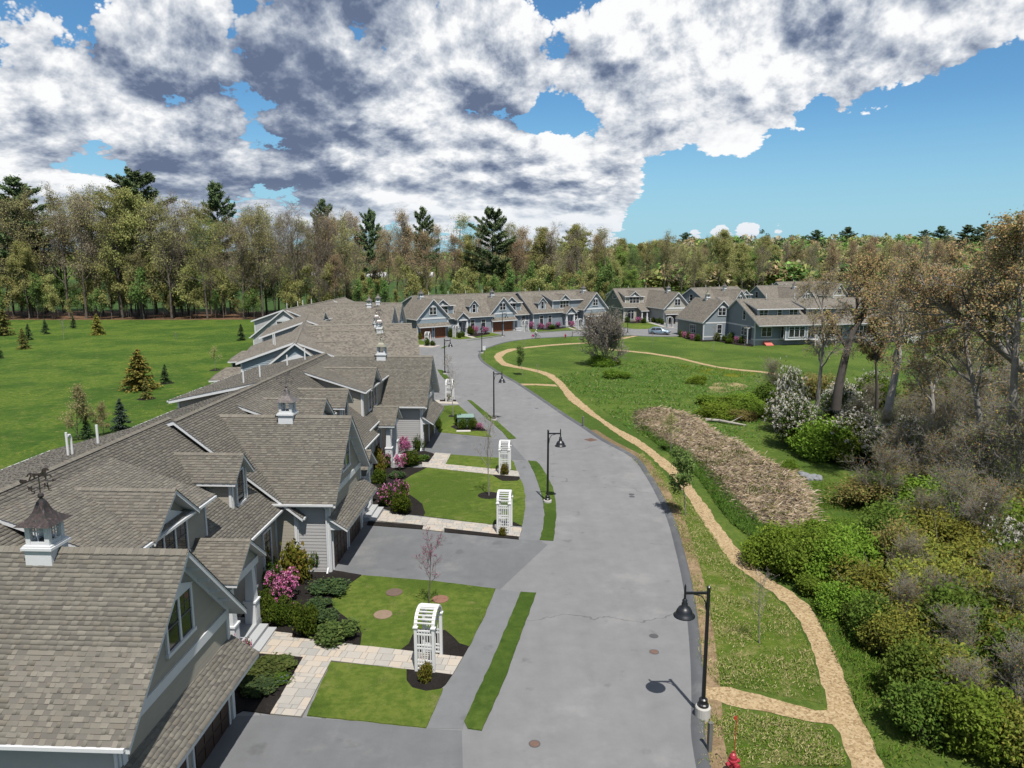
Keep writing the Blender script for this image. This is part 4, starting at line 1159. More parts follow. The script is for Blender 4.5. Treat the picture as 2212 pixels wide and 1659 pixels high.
farmhouse()
def greenhouse(label, x, y, L, W, rot):
    t = thing('greenhouse', label, 'greenhouse', (x, y, 0), RAD(rot), 'white greenhouses beyond the wood')
    mb = MB(); n = 10
    for i in range(n):
        a0, a1 = math.pi*i/n, math.pi*(i+1)/n
        P = lambda a, xx: (xx, W/2*math.cos(a), 1.4 + 2.6*math.sin(a))
        mb.face([P(a0,0),P(a0,L),P(a1,L),P(a1,0)], 'white_vinyl')
    mb.box(0, L, -W/2, -W/2+.1, 0, 1.4, 'grey_roof_sheet'); mb.box(0, L, W/2-.1, W/2, 0, 1.4, 'grey_roof_sheet')
    mb.build('cover', t)
    mb = MB()
    for xx in (0, L):
        mb.face([(xx, W/2*math.cos(math.pi*i/n), 1.4+2.6*math.sin(math.pi*i/n)) for i in range(n+1)] + [(xx,-W/2,0),(xx,W/2,0)], 'grey_roof_sheet')
    mb.build('end_wall', t)
    mb = MB()
    for i in range(int(L/4)+1):
        mb.tube([(min(i*4, L), W/2*1.01*math.cos(math.pi*j/n), 1.4+2.63*math.sin(math.pi*j/n)) for j in range(n+1)], .09, 4, 'grey_roof_sheet')
    mb.build('hoop_frame', t)
greenhouse('long white greenhouse seen between trunks left of the first far cupola', -166, 560, 43, 12, 1)
greenhouse('white greenhouse at the middle of the three beyond the wood', -112, 565, 17, 12, 0)
greenhouse('short white greenhouse nearest the tall pine beyond the wood', -79, 560, 20, 12, -2)

# ------------------------------------------------------------------ ground, road, lawns, paths
from mathutils.geometry import tessellate_polygon
from mathutils import noise as mnoise
def smooth_closed(pts, n=4):
    out = []; N_ = len(pts)
    for i in range(N_):
        p0, p1, p2, p3 = (Vector(pts[(i+k-1) % N_]) for k in range(4))
        for j in range(n):
            t = j/n
            out.append(tuple(.5*((2*p1) + (p2-p0)*t + (2*p0-5*p1+4*p2-p3)*t*t + (3*p1-p0-3*p2+p3)*t**3)))
    return out
def smooth_open(pts, n=5):
    pts = [Vector(p) for p in pts]; P = [pts[0]*2-pts[1]] + pts + [pts[-1]*2-pts[-2]]; out = []
    for i in range(1, len(P)-2):
        p0, p1, p2, p3 = P[i-1:i+3]
        for j in range(n):
            t = j/n
            out.append(tuple(.5*((2*p1) + (p2-p0)*t + (2*p0-5*p1+4*p2-p3)*t*t + (3*p1-p0-3*p2+p3)*t**3)))
    out.append(tuple(pts[-1])); return out
def ragged(pts, step=.35, amp=.06, seed=0):
    out = []
    for i in range(len(pts)):
        a, b = Vector(pts[i]), Vector(pts[(i+1) % len(pts)]); L = (b-a).length
        n = max(1, min(40, int(L/step))); d = (b-a)/max(L, 1e-6); nr = Vector((-d.y, d.x))
        for j in range(n):
            p = a + (b-a)*(j/n)
            w = mnoise.noise((p.x*1.7+seed, p.y*1.7, 0)) + .6*mnoise.noise((p.x*5+seed, p.y*5, 3))
            out.append(tuple(p + nr*w*amp))
    return out
def sheet(name, pts, z, mat, kind='structure', skirt=0.0, label=None, cat=None, parent=None):
    pts = [Vector((p[0], p[1], 0)) for p in pts]
    area = sum(pts[i].x*pts[(i+1)%len(pts)].y - pts[(i+1)%len(pts)].x*pts[i].y for i in range(len(pts)))
    if area < 0: pts.reverse()
    tri = tessellate_polygon([pts]); mb = MB()
    mb.v = [(p.x, p.y, z) for p in pts]; k = mb.mi(mat)
    for t in tri:
        a, b, c = (pts[i] for i in t)
        if (b-a).cross(c-a).z < 0: t = t[::-1]
        mb.f.append(tuple(t)); mb.m.append(k)
    if skirt:
        n = len(pts); mb.v += [(p.x, p.y, z-skirt) for p in pts]
        for i in range(n): mb.f.append((i, i+n, (i+1)%n+n, (i+1)%n)); mb.m.append(k)
    return mb.build(name, parent, kind=kind, label=label, cat=cat)

def terrain(x, y):
    def ss(t): t = min(1, max(0, t)); return t*t*(3-2*t)
    h = 17*ss((y-330)/420)*ss((x/max(y,1)+.02)/.35) + 5*ss((y-500)/600)
    h += 16*ss((y-900)/1500)*ss((x/max(y,1)+.1)/.5)
    return h - 60*ss((y-2600)/3000)
def ground():
    xs = sorted(set([-6000,-3500,-2200,-1500,-1000,-700,-500,-350,-250,-150,-80,-40,0,40,80,120,160,200,250,300,350,400,460,520,600,700,850,1000,1300,1700,2300,3500,6000]))
    ys = [-300,-60,0,60,120,200,260,330,360,400,440,480,520,560,600,650,700,760,820,900,1000,1150,1300,1500,1800,2200,2600,3200,4200,6500]
    mb = MB(); k = mb.mi('meadow_grass')
    for y in ys:
        for x in xs: mb.v.append((x, y, terrain(x, y)))
    n = len(xs)
    for j in range(len(ys)-1):
        for i in range(n-1): mb.f.append((j*n+i, j*n+i+1, (j+1)*n+i+1, (j+1)*n+i)); mb.m.append(k)
    mb.build('ground', kind='structure', smooth=True)
ground()
sheet('field', ragged([(-12,4),(-13,75),(-17,100),(-25,145),(-22,186),(-60,187),(-300,187),(-330,4)], 2, .3), .006, 'field_grass')
sheet('far_field', [(-330,214),(-56,213),(-38,200),(-10,205),(30,225),(45,300),(60,420),(-20,520),(-330,520)], .010, 'far_field')
sheet('leaf_litter', ragged([(-330,186.5),(-200,187),(-120,186),(-62,187),(-45,196),(-40,206),(-60,213),(-130,216),(-330,217)], 2, .8), .016, 'leaf_litter')

road_edge = smooth_open([(5.45,11.5),(5.6,15.0),(5.72,18.5),(6.14,22.19),(6.63,24.25),(7.11,26.36),(7.62,28.83),(8.17,31.75),(8.66,34.72),(9.12,38.25),(9.65,42.91),(9.89,47.77),(9.95,52.47),(9.70,57.29),(7.94,62.71),(6.64,67.89),(5.21,73.32),(3.31,81.19),(0.63,91.88),(-1.75,100.03),(-4.53,111.18),(-5.40,118.13),(-5.33,122.72),(-4.39,128.84),(-1.35,137.07),(3.09,142.75),(8.57,145.90),(15.31,148.47),(23.16,149.44),(27.77,147.43),(33.90,147.95),(36.2,154.5)], 4)
def floc(x, y, o=(-18.28,141.87), a=36.3):
    c, s_ = math.cos(RAD(a)), math.sin(RAD(a)); return (o[0]+c*x-s_*y, o[1]+s_*x+c*y)
asph = road_edge + [(48,163),(80,172),(140,183),(140,193),(80,186),(52,178.5),(41,176.5),(34,178),(27,179.5)] + [floc(51,2.5), floc(30,2.5), floc(0,3.2), (-22,138),(-21.5,118),(-19,100),(-15.5,84),(-13,72),(-11.6,60),(-13,40),(-13.5,9)]
sheet('road', asph, .02, 'asphalt_road')
def ribbon(name, line, w0, w1, prof, mat, kind='structure'):
    mb = MB(); k = mb.mi(mat); L = [Vector(p) for p in line]; m = len(prof)
    for i, p in enumerate(L):
        d = (L[min(i+1,len(L)-1)]-L[max(i-1,0)]).normalized(); nr = Vector((d.y, -d.x))
        for t, z in prof:
            q = p + nr*(w0 + (w1-w0)*t); mb.v.append((q.x, q.y, z))
    for i in range(len(L)-1):
        for j in range(m-1):
            a = i*m+j; mb.f.append((a, a+1, a+m+1, a+m)); mb.m.append(k)
    return mb.build(name, kind=kind, smooth=True)
ribbon('kerb', road_edge, -.12, .36, [(0,.021),(.18,.06),(.42,.10),(.7,.10),(.92,.06),(1,.005)], 'asphalt_berm')
ribbon('verge_edge', road_edge[:60], .34, .95, [(0,.012),(.5,.014),(1,.010)], 'verge_bare')
sheet('driveway', [(-10.2,13),(-9.79,23.49),(-8.52,23.54),(-5.39,23.20),(-2.94,22.78),(-1.71,22.69),(-1.56,20.86),(-1.6,13)], .024, 'asphalt_drive')
sheet('driveway', [(-9.42,35.81),(-9.6,36.2),(-9.35,42.0),(-8.71,42.19),(-4.02,40.97),(0.39,39.81),(1.60,39.68),(2.00,39.07),(-0.58,33.47),(-3.87,34.38),(-7.64,35.10)], .024, 'asphalt_drive')
sheet('driveway', [(-7.39,59.04),(-7.6,59.2),(-7.3,65.3),(-6.74,65.60),(-1.85,63.49),(-0.29,62.82),(1.13,56.27),(-0.06,56.49),(-4.98,58.15)], .024, 'asphalt_drive')
sheet('sidewalk', [(-2.94,22.80),(-2.57,25.10),(-1.99,27.29),(-1.77,28.26),(-0.80,33.50),(0.42,33.17),(-0.59,28.08),(-1.66,23.18),(-1.68,22.77)], .028, 'asphalt_walk')
sheet('sidewalk', smooth_closed([(0.42,39.81),(0.59,41.57),(0.84,45.09),(0.79,50.07),(0.14,55.85),(1.28,56.13),(1.71,52.49),(2.05,46.31),(2.04,43.93),(1.60,39.72)], 1), .028, 'asphalt_walk')
sheet('sidewalk', [(-1.75,63.72),(-3.38,69.98),(-5.80,78.22),(-5.01,80.89),(-2.87,72.70),(-0.29,63.04)], .028, 'asphalt_walk')
LAWNS = [
 ([(-7.59,35.03),(-8.02,33.96),(-8.44,33.14),(-8.48,32.35),(-8.27,31.66),(-7.74,30.94),(-7.09,30.24),(-6.68,29.75),(-6.43,29.16),(-6.31,28.21),(-4.60,27.85),(-4.30,28.32),(-4.25,29.05),(-4.08,29.57),(-2.88,29.46),(-2.48,28.87),(-2.21,28.37),(-1.78,28.13),(-1.33,30.24),(-0.80,33.50),(-3.86,34.35)], 'lawn_grass'),
 ([(-7.23,26.95),(-4.13,26.46),(-4.01,25.66),(-3.74,25.20),(-3.19,24.96),(-2.70,25.10),(-2.57,25.16),(-2.95,22.80),(-5.39,23.22),(-7.23,23.49)], 'lawn_grass'),
 ([(-1.66,23.18),(-1.52,22.77),(-1.04,22.67),(-0.28,25.73),(1.16,33.08),(0.42,33.17),(-0.59,28.08)], 'strip_grass'),
 ([(1.28,56.21),(1.92,55.98),(2.18,54.97),(2.58,52.18),(2.85,49.50),(2.88,46.31),(2.75,43.49),(2.48,40.77),(2.35,39.62),(1.60,39.75),(1.86,41.78),(2.04,43.93),(2.05,46.31),(1.95,48.94),(1.71,52.49)], 'strip_grass'),
 ([(-5.02,81.02),(-4.58,80.81),(-1.55,70.65),(0.38,63.40),(-0.29,63.04),(-0.88,65.85),(-2.87,72.70)], 'strip_grass'),
 ([(-10.64,103.45),(-9.86,102.98),(-8.26,95.84),(-8.82,95.03),(-9.77,98.95)], 'strip_grass'),
 ([(-6.48,54.22),(-7.38,52.33),(-7.83,50.95),(-7.81,49.64),(-7.37,48.39),(-6.51,47.07),(-5.85,45.82),(-5.46,44.16),(-5.50,43.66),(-1.14,42.15),(-0.93,42.83),(0.11,42.57),(0.61,41.88),(0.84,45.09),(0.88,47.59),(0.79,50.07),(0.57,51.41),(0.40,50.89),(-0.69,50.83),(-1.34,52.02),(-1.64,52.59)], 'lawn_grass'),
 ([(-4.97,57.99),(-5.17,55.14),(-1.20,53.78),(-1.02,54.29),(0.34,53.46),(0.14,55.85),(-0.08,56.42),(-1.07,57.00)], 'lawn_grass'),
 ([(-7.93,77.75),(-5.79,78.10),(-3.37,69.87),(-1.77,63.77),(-6.75,65.74),(-7.41,69.98)], 'lawn_grass'),
 ([(-20.42,152.61),(-18.35,142.43),(-16.59,138.43),(-15.95,133.01),(-17.63,133.01)], 'lawn_grass'),
 ([(-12.51,127.85),(-12.16,130.79),(-11.62,131.68),(-11.87,128.05)], 'strip_grass'),
 ([(-12.62,145.98),(-11.46,142.91),(-9.92,141.87),(-7.22,144.14),(-2.18,149.80),(-4.57,154.95),(-5.47,159.85),(-9.69,158.65),(-12.89,149.80)], 'lawn_grass'),
 ([(-8.65,139.43),(-6.47,142.67),(-2.27,148.56),(-1.46,149.00),(-4.28,144.97),(-7.49,140.60)], 'strip_grass'),
 ([(3.88,163.15),(4.11,155.23),(9.55,158.85),(13.88,161.28),(14.43,161.90),(14.42,167.69),(13.76,174.03),(4.30,172.61)], 'lawn_grass'),
 ([(4.42,153.54),(9.45,157.07),(13.57,159.05),(16.26,157.95),(16.37,159.05),(13.67,160.26),(9.52,158.25)], 'strip_grass'),
 ([(15.74,161.28),(17.85,163.68),(19.48,160.66),(16.44,159.65)], 'lawn_grass'),
 ([(23.89,188.51),(23.05,173.08),(24.65,166.81),(26.34,163.05),(27.76,162.11),(30.10,162.63),(33.65,164.64),(34.43,166.26),(32.97,177.07),(31.85,181.89),(27.58,181.89),(25.11,193.98)], 'lawn_grass'),
]
for i, (pts, m) in enumerate(LAWNS):
    sheet('lawn', ragged(pts, .3, .035, i*7), .058, m, skirt=.06)
BEDS = [
 [(-9.39,35.69),(-7.63,35.05),(-8.02,33.96),(-8.44,33.14),(-8.48,32.35),(-8.27,31.66),(-7.74,30.94),(-7.09,30.24),(-6.68,29.75),(-6.43,29.16),(-6.31,28.21),(-9.36,28.87),(-9.39,29.16),(-10.41,29.40),(-11.23,30.24),(-12.5,30.2),(-12.6,35.6),(-9.9,35.6)],
 [(-8.42,27.29),(-8.52,23.57),(-9.57,23.78),(-9.75,23.6),(-11.6,23.8),(-11.2,26.9),(-10.46,27.57),(-9.50,27.46)],
 [(-4.60,27.85),(-4.30,28.32),(-4.25,29.05),(-4.08,29.57),(-2.88,29.46),(-2.48,28.87),(-2.21,28.37),(-1.78,28.13),(-1.99,27.29)],
 [(-4.13,26.46),(-4.01,25.66),(-3.74,25.20),(-3.19,24.96),(-2.70,25.10),(-2.51,25.38),(-2.31,26.03),(-2.91,26.17)],
 [(-11.2,44.5),(-11.2,58.2),(-9.15,54.12),(-6.49,54.29),(-7.38,52.33),(-7.83,50.95),(-7.81,49.64),(-7.37,48.39),(-6.51,47.07),(-5.85,45.82),(-5.46,44.16),(-5.50,43.66),(-7.15,44.16),(-8.34,45.09)],
 [(-8.77,42.72),(-5.31,41.98),(-5.28,41.37),(-8.72,42.09)],
 [(-4.00,41.54),(0.39,40.23),(0.39,39.81),(-3.98,40.93)],
 [(-1.40,52.27),(0.54,51.87),(0.57,51.41),(0.40,50.95),(-0.69,50.89)],
 [(-9.6,57),(-8.4,60.2),(-7.46,59.23),(-6.55,58.45),(-6.27,57.99),(-6.63,55.56),(-8.14,54.45),(-9.33,55.85)],
 [(-5.82,67.76),(-5.37,68.80),(-2.80,67.76),(-2.27,66.05),(-4.95,66.34)],
 [(-8.12,81.02),(-6.28,81.02),(-6.22,80.09),(-8.03,80.09)],
 [(-1.11,42.30),(-0.91,42.83),(0.11,42.57),(0.61,41.88)],
 [(-8.95,148.13),(-7.23,146.49),(-4.47,151.51),(-4.82,154.95),(-9.22,154.95)],
 [(4.04,161.90),(8.12,159.45),(12.14,164.42),(13.52,172.61),(4.53,171.21)],
 [(25.97,181.11),(27.31,178.44),(28.84,175.72),(32.72,177.07),(31.96,184.00),(27.90,184.00)],
 [(34.39,151.87),(33.81,142.75),(35.97,138.05),(38.44,139.04),(40.98,132.73),(43.03,130.45),(43.88,132.73),(43.17,142.75),(36.73,140.60),(35.54,151.87)],
]
for i, pts in enumerate(BEDS): sheet('planting_bed', ragged(pts, .35, .03, i*3), .066, 'mulch_dark', skirt=.05)

# wood chip paths
P_MAIN_L = [(10.60,20.07),(10.75,20.86),(10.90,21.50),(11.14,22.56),(11.10,23.03),(11.34,23.86),(11.50,24.54),(11.71,25.43),(12.00,26.37),(12.24,27.38),(12.42,28.18),(12.63,29.18),(12.78,30.24),(12.80,31.20),(12.74,32.14),(12.62,32.94),(12.38,33.69),(12.13,34.77),(11.78,35.92),(11.56,37.02),(11.66,44.13),(11.83,47.00),(11.81,50.58),(11.71,52.91),(11.46,54.69),(11.20,57.82),(10.76,60.40),(9.87,63.69),(9.14,67.34),(8.52,70.81),(7.77,73.97),(7.10,77.40),(6.36,81.19),(6.09,86.21),(5.84,89.90),(5.39,93.91),(4.69,97.74),(3.70,100.64),(1.87,103.71),(0.13,105.65),(-1.47,107.67),(-2.49,112.69),(-2.91,117.30),(-2.56,121.52),(-0.79,126.95),(2.33,129.84),(6.35,133.22),(10.48,135.59),(14.26,136.85),(18.66,140.44),(22.52,146.15),(25.37,149.44)]
P_MAIN_R = [(11.64,20.07),(11.82,20.86),(11.91,21.50),(12.05,22.19),(12.23,23.12),(12.34,24.02),(12.62,25.20),(12.89,26.25),(13.13,27.25),(13.31,28.32),(13.44,29.33),(13.71,30.72),(13.78,31.88),(13.59,32.85),(13.30,33.89),(12.92,34.77),(12.74,35.81),(12.51,36.80),(12.48,43.04),(12.63,44.88),(12.65,47.00),(12.67,49.33),(12.60,53.25),(12.46,55.45),(12.09,57.82),(11.68,60.40),(11.08,63.69),(10.08,66.78),(9.25,70.20),(8.61,73.97),(8.04,78.15),(7.42,82.81),(6.88,88.00),(6.45,93.91),(5.82,98.28),(4.86,101.26),(3.42,103.71),(1.91,105.65),(0.34,107.67),(-0.89,110.49),(-1.52,114.19),(-1.56,117.30),(-0.98,121.52),(0.39,125.05),(2.79,128.44),(6.51,131.41),(10.33,133.65),(14.11,135.37),(18.46,138.89),(22.56,143.73),(25.58,148.21)]
sheet('footpath', ragged(P_MAIN_L + P_MAIN_R[::-1], .25, .11), .012, 'wood_chips')
sheet('footpath', ragged([(7.07,25.60),(7.43,25.28),(8.21,25.26),(8.89,24.92),(9.74,24.44),(10.49,24.07),(10.82,23.82),(11.37,23.86),(11.43,23.22),(11.10,23.01),(10.50,23.17),(9.70,23.46),(8.90,23.82),(8.10,24.02),(7.77,24.17),(7.46,24.44),(7.14,24.54),(6.84,24.70)], .25, .09, 5), .016, 'wood_chips')
sheet('footpath', ragged([(0.49,91.88),(3.03,91.78),(5.42,91.27),(5.75,89.71),(3.00,90.76),(0.71,90.50)], .3, .1, 9), .016, 'wood_chips')
east = [(16.97,127.46),(19.48,125.23),(23.10,122.18),(26.51,117.03),(28.36,111.33),(30.17,106.61),(32.40,104.10),(34.96,102.34),(38.43,98.05),(42.33,88.86)]
eb = [(16.78,125.99),(19.26,123.81),(22.79,120.47),(26.11,115.24),(27.94,109.61),(29.76,105.12),(31.98,102.72),(34.52,101.01),(37.71,96.14),(41.60,87.29)]
sheet('footpath', ragged(east + eb[::-1], .4, .12, 3), .014, 'wood_chips')
sheet('dry_grass_patch', ragged(smooth_closed([(23.33,85.76),(25.33,91.61),(27.21,93.41),(28.82,92.05),(29.51,89.87),(27.39,87.35),(25.33,85.76)]), .4, .5, 2), .010, 'dry_grass')
sheet('dandelion_patch', ragged(smooth_closed([(24.59,108.28),(27.17,107.07),(29.90,104.15),(33.67,100.84),(31.21,97.24),(27.58,98.75),(25.31,103.02)]), .5, .6, 4), .009, 'dandelion_grass')

# paved walks: every paver a piece of its own
def clip_rect(poly, x0, x1, y0, y1):
    def cut(P, ins, inter):
        out = []
        for i in range(len(P)):
            a, b = P[i-1], P[i]
            if ins(b):
                if not ins(a): out.append(inter(a, b))
                out.append(b)
            elif ins(a): out.append(inter(a, b))
        return out
    def ix(x): return lambda a, b: (x, a[1]+(b[1]-a[1])*(x-a[0])/(b[0]-a[0]))
    def iy(y): return lambda a, b: (a[0]+(b[0]-a[0])*(y-a[1])/(b[1]-a[1]), y)
    P = poly
    for ins, it in ((lambda p: p[0] >= x0, ix(x0)), (lambda p: p[0] <= x1, ix(x1)), (lambda p: p[1] >= y0, iy(y0)), (lambda p: p[1] <= y1, iy(y1))):
        if not P: return []
        P = cut(P, ins, it)
    return P
def lay_pavers(pts, ang, z=.06, seed=1, stuff=False):
    base = sheet('walkway', pts, z, 'paver_joint', skirt=.05)
    ca, sa = math.cos(RAD(ang)), math.sin(RAD(ang)); o = Vector(pts[0]); rng = random.Random(seed)
    loc = [((p[0]-o.x)*ca+(p[1]-o.y)*sa, -(p[0]-o.x)*sa+(p[1]-o.y)*ca) for p in pts]
    x0, x1 = min(p[0] for p in loc), max(p[0] for p in loc); y0, y1 = min(p[1] for p in loc), max(p[1] for p in loc)
    y = y0; row = 0
    while y < y1:
        h = rng.choice([.24, .38, .38, .5]); x = x0 - rng.uniform(0, .4)
        while x < x1:
            L = rng.choice([.24, .38, .5, .5, .62])
            c = clip_rect(loc, x+.008, x+L-.008, y+.008, y+h-.008)
            if len(c) >= 3:
                A = abs(sum(c[i-1][0]*c[i][1]-c[i][0]*c[i-1][1] for i in range(len(c))))/2
                if A > .012:
                    cx = sum(p[0] for p in c)/len(c); cy = sum(p[1] for p in c)/len(c)
                    mb = MB(); up = rng.uniform(.010, .016)
                    q = [(p[0]-cx, p[1]-cy, 0) for p in c]
                    if sum(q[i-1][0]*q[i][1]-q[i][0]*q[i-1][1] for i in range(len(q))) < 0: q.reverse()
                    mb.prism(q, (0,0,up), 'paver_stone')
                    mb.build('paver', base, loc=(o.x+cx*ca-cy*sa, o.y+cx*sa+cy*ca, z+.001), rot=RAD(ang))
            x += L
        y += h; row += 1
lay_pavers([(-10.40,29.37),(-9.38,29.14),(-9.36,28.85),(-1.99,27.29),(-2.30,26.03),(-2.91,26.17),(-7.23,27.03),(-7.38,23.40),(-8.54,23.57),(-8.42,27.29),(-9.50,27.46),(-10.49,27.60)], -7.5)
lay_pavers([(-8.17,44.58),(-7.14,44.16),(-7.14,43.89),(0.60,41.54),(0.43,40.19),(-4.03,41.54),(-4.03,40.97),(-5.30,41.33),(-5.30,41.98),(-7.31,42.57),(-7.26,42.49),(-8.25,42.79)], -5.5, seed=2)
lay_pavers([(-7.04,55.67),(-6.52,55.56),(-6.30,58.53),(-4.98,58.15),(-5.17,55.14),(0.46,53.23),(0.57,51.87),(-1.45,52.40),(-6.88,54.39)], -4, seed=3)
sheet('walkway', [(-8.61,81.02),(-6.14,79.96),(-5.81,78.70),(-8.41,79.11)], .06, 'paver_stone', skirt=.04)
sheet('walkway', [(-17.69,133.01),(-16.95,133.43),(-14.08,131.27),(-13.21,133.01),(-13.05,132.38),(-14.06,129.11),(-16.83,129.98)], .03, 'paver_stone')
sheet('walkway', [(-10.34,151.51),(-9.19,150.33),(-7.08,144.72),(-7.85,144.14),(-9.57,147.95)], .062, 'paver_stone')
sheet('walkway', [(0.32,164.42),(2.09,164.42),(2.82,155.81),(1.99,157.07),(0.56,159.45)], .03, 'granite')
sheet('walkway', [(12.04,168.36),(13.12,165.72),(14.01,161.28),(15.79,163.15),(16.14,164.21),(15.68,160.66),(13.67,160.26)], .062, 'paver_stone')
sheet('walkway', [(32.85,178.44),(33.96,178.44),(35.02,168.03),(36.96,166.26),(36.10,164.42),(34.31,166.81)], .062, 'paver_stone')

# ------------------------------------------------------------------ plants
class Wood:
    def __init__(s): s.V = []; s.F = []; s.n = 0
    def tube(s, P, R, k):
        P = np.asarray(P, dtype=float); R = np.asarray(R, dtype=float); m = len(P)
        d = np.gradient(P, axis=0); d /= np.linalg.norm(d, axis=1)[:, None] + 1e-9
        ref = np.array([.31, .87, .38]); a = np.cross(d, ref); a /= np.linalg.norm(a, axis=1)[:, None] + 1e-9; b = np.cross(d, a)
        t = np.arange(k)*2*math.pi/k
        ring = P[:, None, :] + R[:, None, None]*(a[:, None, :]*np.cos(t)[None, :, None] + b[:, None, :]*np.sin(t)[None, :, None])
        s.V.append(ring.reshape(-1, 3))
        i = np.arange(m-1)[:, None]*k; j = np.arange(k)[None, :]; j2 = (j+1) % k
        f = np.stack([i+j, i+j2, i+k+j2, i+k+j], axis=-1).reshape(-1, 4) + s.n
        s.F.append(f); s.n += m*k
    def mesh(s, name, mat):
        return big_mesh(name, np.concatenate(s.V), np.concatenate(s.F), [mat], smooth=True)
def quads(rng, C, size, aspect=1.0, up=0.0, axis=None):
    """small leaf faces at the points C, random facing (up > 0 tilts them skyward)"""
    n = len(C); nr = rng.normal(size=(n, 3)); nr[:, 2] = np.abs(nr[:, 2])*(1+up) + up
    nr /= np.linalg.norm(nr, axis=1)[:, None]
    a = np.cross(nr, rng.normal(size=(n, 3))) if axis is None else axis - nr*(axis*nr).sum(1)[:, None]
    a /= np.linalg.norm(a, axis=1)[:, None] + 1e-9; b = np.cross(nr, a)
    s = np.asarray(size)*np.ones(n); a *= s[:, None]; b *= (s*aspect)[:, None]
    V = np.stack([C-a, C-b*.9+a*.1, C+a, C+b*.9-a*.1], axis=1)        # a leaf-like diamond
    return V.reshape(-1, 3)
def leaf_mesh(name, V, cols, mat='leaf'):
    n = len(V)//4; return big_mesh(name, V, np.arange(n*4).reshape(-1, 4), [mat], cols=cols)
def pal(rng, n, colors, var=.25):
    c = np.array(colors)[rng.integers(0, len(colors), n)]; return c*rng.uniform(1-var, 1+var, size=(n, 1))
def unit(v): return v/(np.linalg.norm(v)+1e-9)
def rot_about(rng, d, ang):
    r = rng.normal(size=3); p = unit(r - d*np.dot(r, d)); return unit(d*math.cos(ang) + p*math.sin(ang))
PAL = dict(olive=[(0.332,0.304,0.140),(0.251,0.251,0.116),(0.407,0.368,0.185)], yellow=[(0.348,0.348,0.127),(0.267,0.296,0.108),(0.419,0.390,0.164)], rust=[(0.476,0.331,0.206),(0.394,0.278,0.182),(0.330,0.282,0.157)],
           tan=[(0.494,0.417,0.321),(0.419,0.352,0.265),(0.360,0.322,0.216)], bright=[(0.262,0.406,0.108),(0.209,0.334,0.089),(0.321,0.456,0.119)], green=[(0.123,0.214,0.067),(0.167,0.263,0.080),(0.204,0.300,0.095)],
           bud=[(0.466,0.283,0.148),(0.355,0.249,0.124),(0.309,0.290,0.126),(0.264,0.274,0.115),(0.523,0.369,0.205)], dark=[(0.051,0.084,0.040),(0.068,0.108,0.049),(0.090,0.133,0.058)], pine=[(0.092,0.140,0.067),(0.118,0.170,0.080),(0.135,0.183,0.089)])
def make_tree(rng, path=None, H=22.0, r0=.28, base=.32, n1=11, n2=6, n3=5, n4=3, ang=(48, 45, 48, 50), lr=(.42, .52, .5, .5), trop=.12, wob=.14, sides=(7, 5, 4, 3), twig_r=.012,
              leaf_n=3, leaf_s=.2, leaf_r=.5, palette='olive', leaf_lv=3, top=1.0, droop=0.0, leaf_from=0.0):
    W = Wood(); leaves = []
    def grow(p, d, L, r, lv):
        m = (9, 6, 5, 3, 3)[lv]; P = [p]; dd = d
        for i in range(m-1):
            dd = unit(dd + rng.normal(size=3)*wob*(1 if lv else .35) + np.array([0, 0, trop*(1 if lv < 3 else .4) - droop*(lv >= 2)])); P.append(P[-1] + dd*L/(m-1))
        P = np.array(P); return P
    def rec(P, L, r, lv, rend):
        m = len(P); R = np.linspace(r, rend, m); W.tube(P, np.maximum(R, twig_r*.6), sides[min(lv, 3)])
        if lv >= leaf_lv:
            for q in P[1:]: leaves.append(q)
        nch = (n1, n2, n3, n4, 0)[lv]
        for c in range(nch):
            t = (base + (1-base)*(c+rng.uniform(.1, .9))/nch) if lv == 0 else rng.uniform(.25, 1.0)
            x = t*(m-1); i = min(int(x), m-2); f = x-i; p = P[i]*(1-f) + P[i+1]*f; d = unit(P[i+1]-P[i])
            a = RAD(ang[lv]*rng.uniform(.6, 1.3))*(1 - .45*t*(lv == 0))
            cl = L*lr[lv]*(1 - .5*(t if lv == 0 else t*.4))*rng.uniform(.7, 1.25)
            cr = max(R[i]*(.55 if lv == 0 else .6), twig_r); nd = rot_about(rng, d, a)
            rec(grow(p, nd, cl, cr, lv+1), cl, cr, lv+1, cr*.3)
    if path is None: P0 = grow(np.zeros(3), np.array([0, 0, 1.0]), H, r0, 0); P0[:, :2] *= .6
    else:
        q = [Vector(p) for p in path]; P0 = np.array([tuple(v) for v in smooth_open(q, 3)]); H = float(np.linalg.norm(np.diff(P0, axis=0), axis=1).sum())
    rec(P0, H, r0, 0, r0*.18)
    leaves = np.array(leaves)
    if leaf_from: leaves = leaves[rng.random(len(leaves)) > leaf_from]
    C = np.repeat(leaves, leaf_n, axis=0); C = C + rng.normal(size=C.shape)*leaf_r*.5
    V = quads(rng, C, leaf_s*rng.uniform(.6, 1.3, len(C)), .7)
    return W, V, pal(rng, len(C), PAL[palette] if isinstance(palette, str) else palette)
def tree_proto(name, mat='bark', **kw):
    rng = np.random.default_rng(kw.pop('seed')); W, V, c = make_tree(rng, **kw)
    return W.mesh(name + '_trunk', mat), leaf_mesh(name + '_crown', V, c)
def put_tree(meshes, name, label, loc, rot=0.0, sc=1.0, group=None, cat='tree', tn='trunk', cn='crown', szx=None):
    t = thing(name, label, cat, loc, rot, group); t.scale = (sc*(szx or 1), sc*(szx or 1), sc)
    add(tn, meshes[0], t)
    if meshes[1] is not None: add(cn, meshes[1], t)
    return t
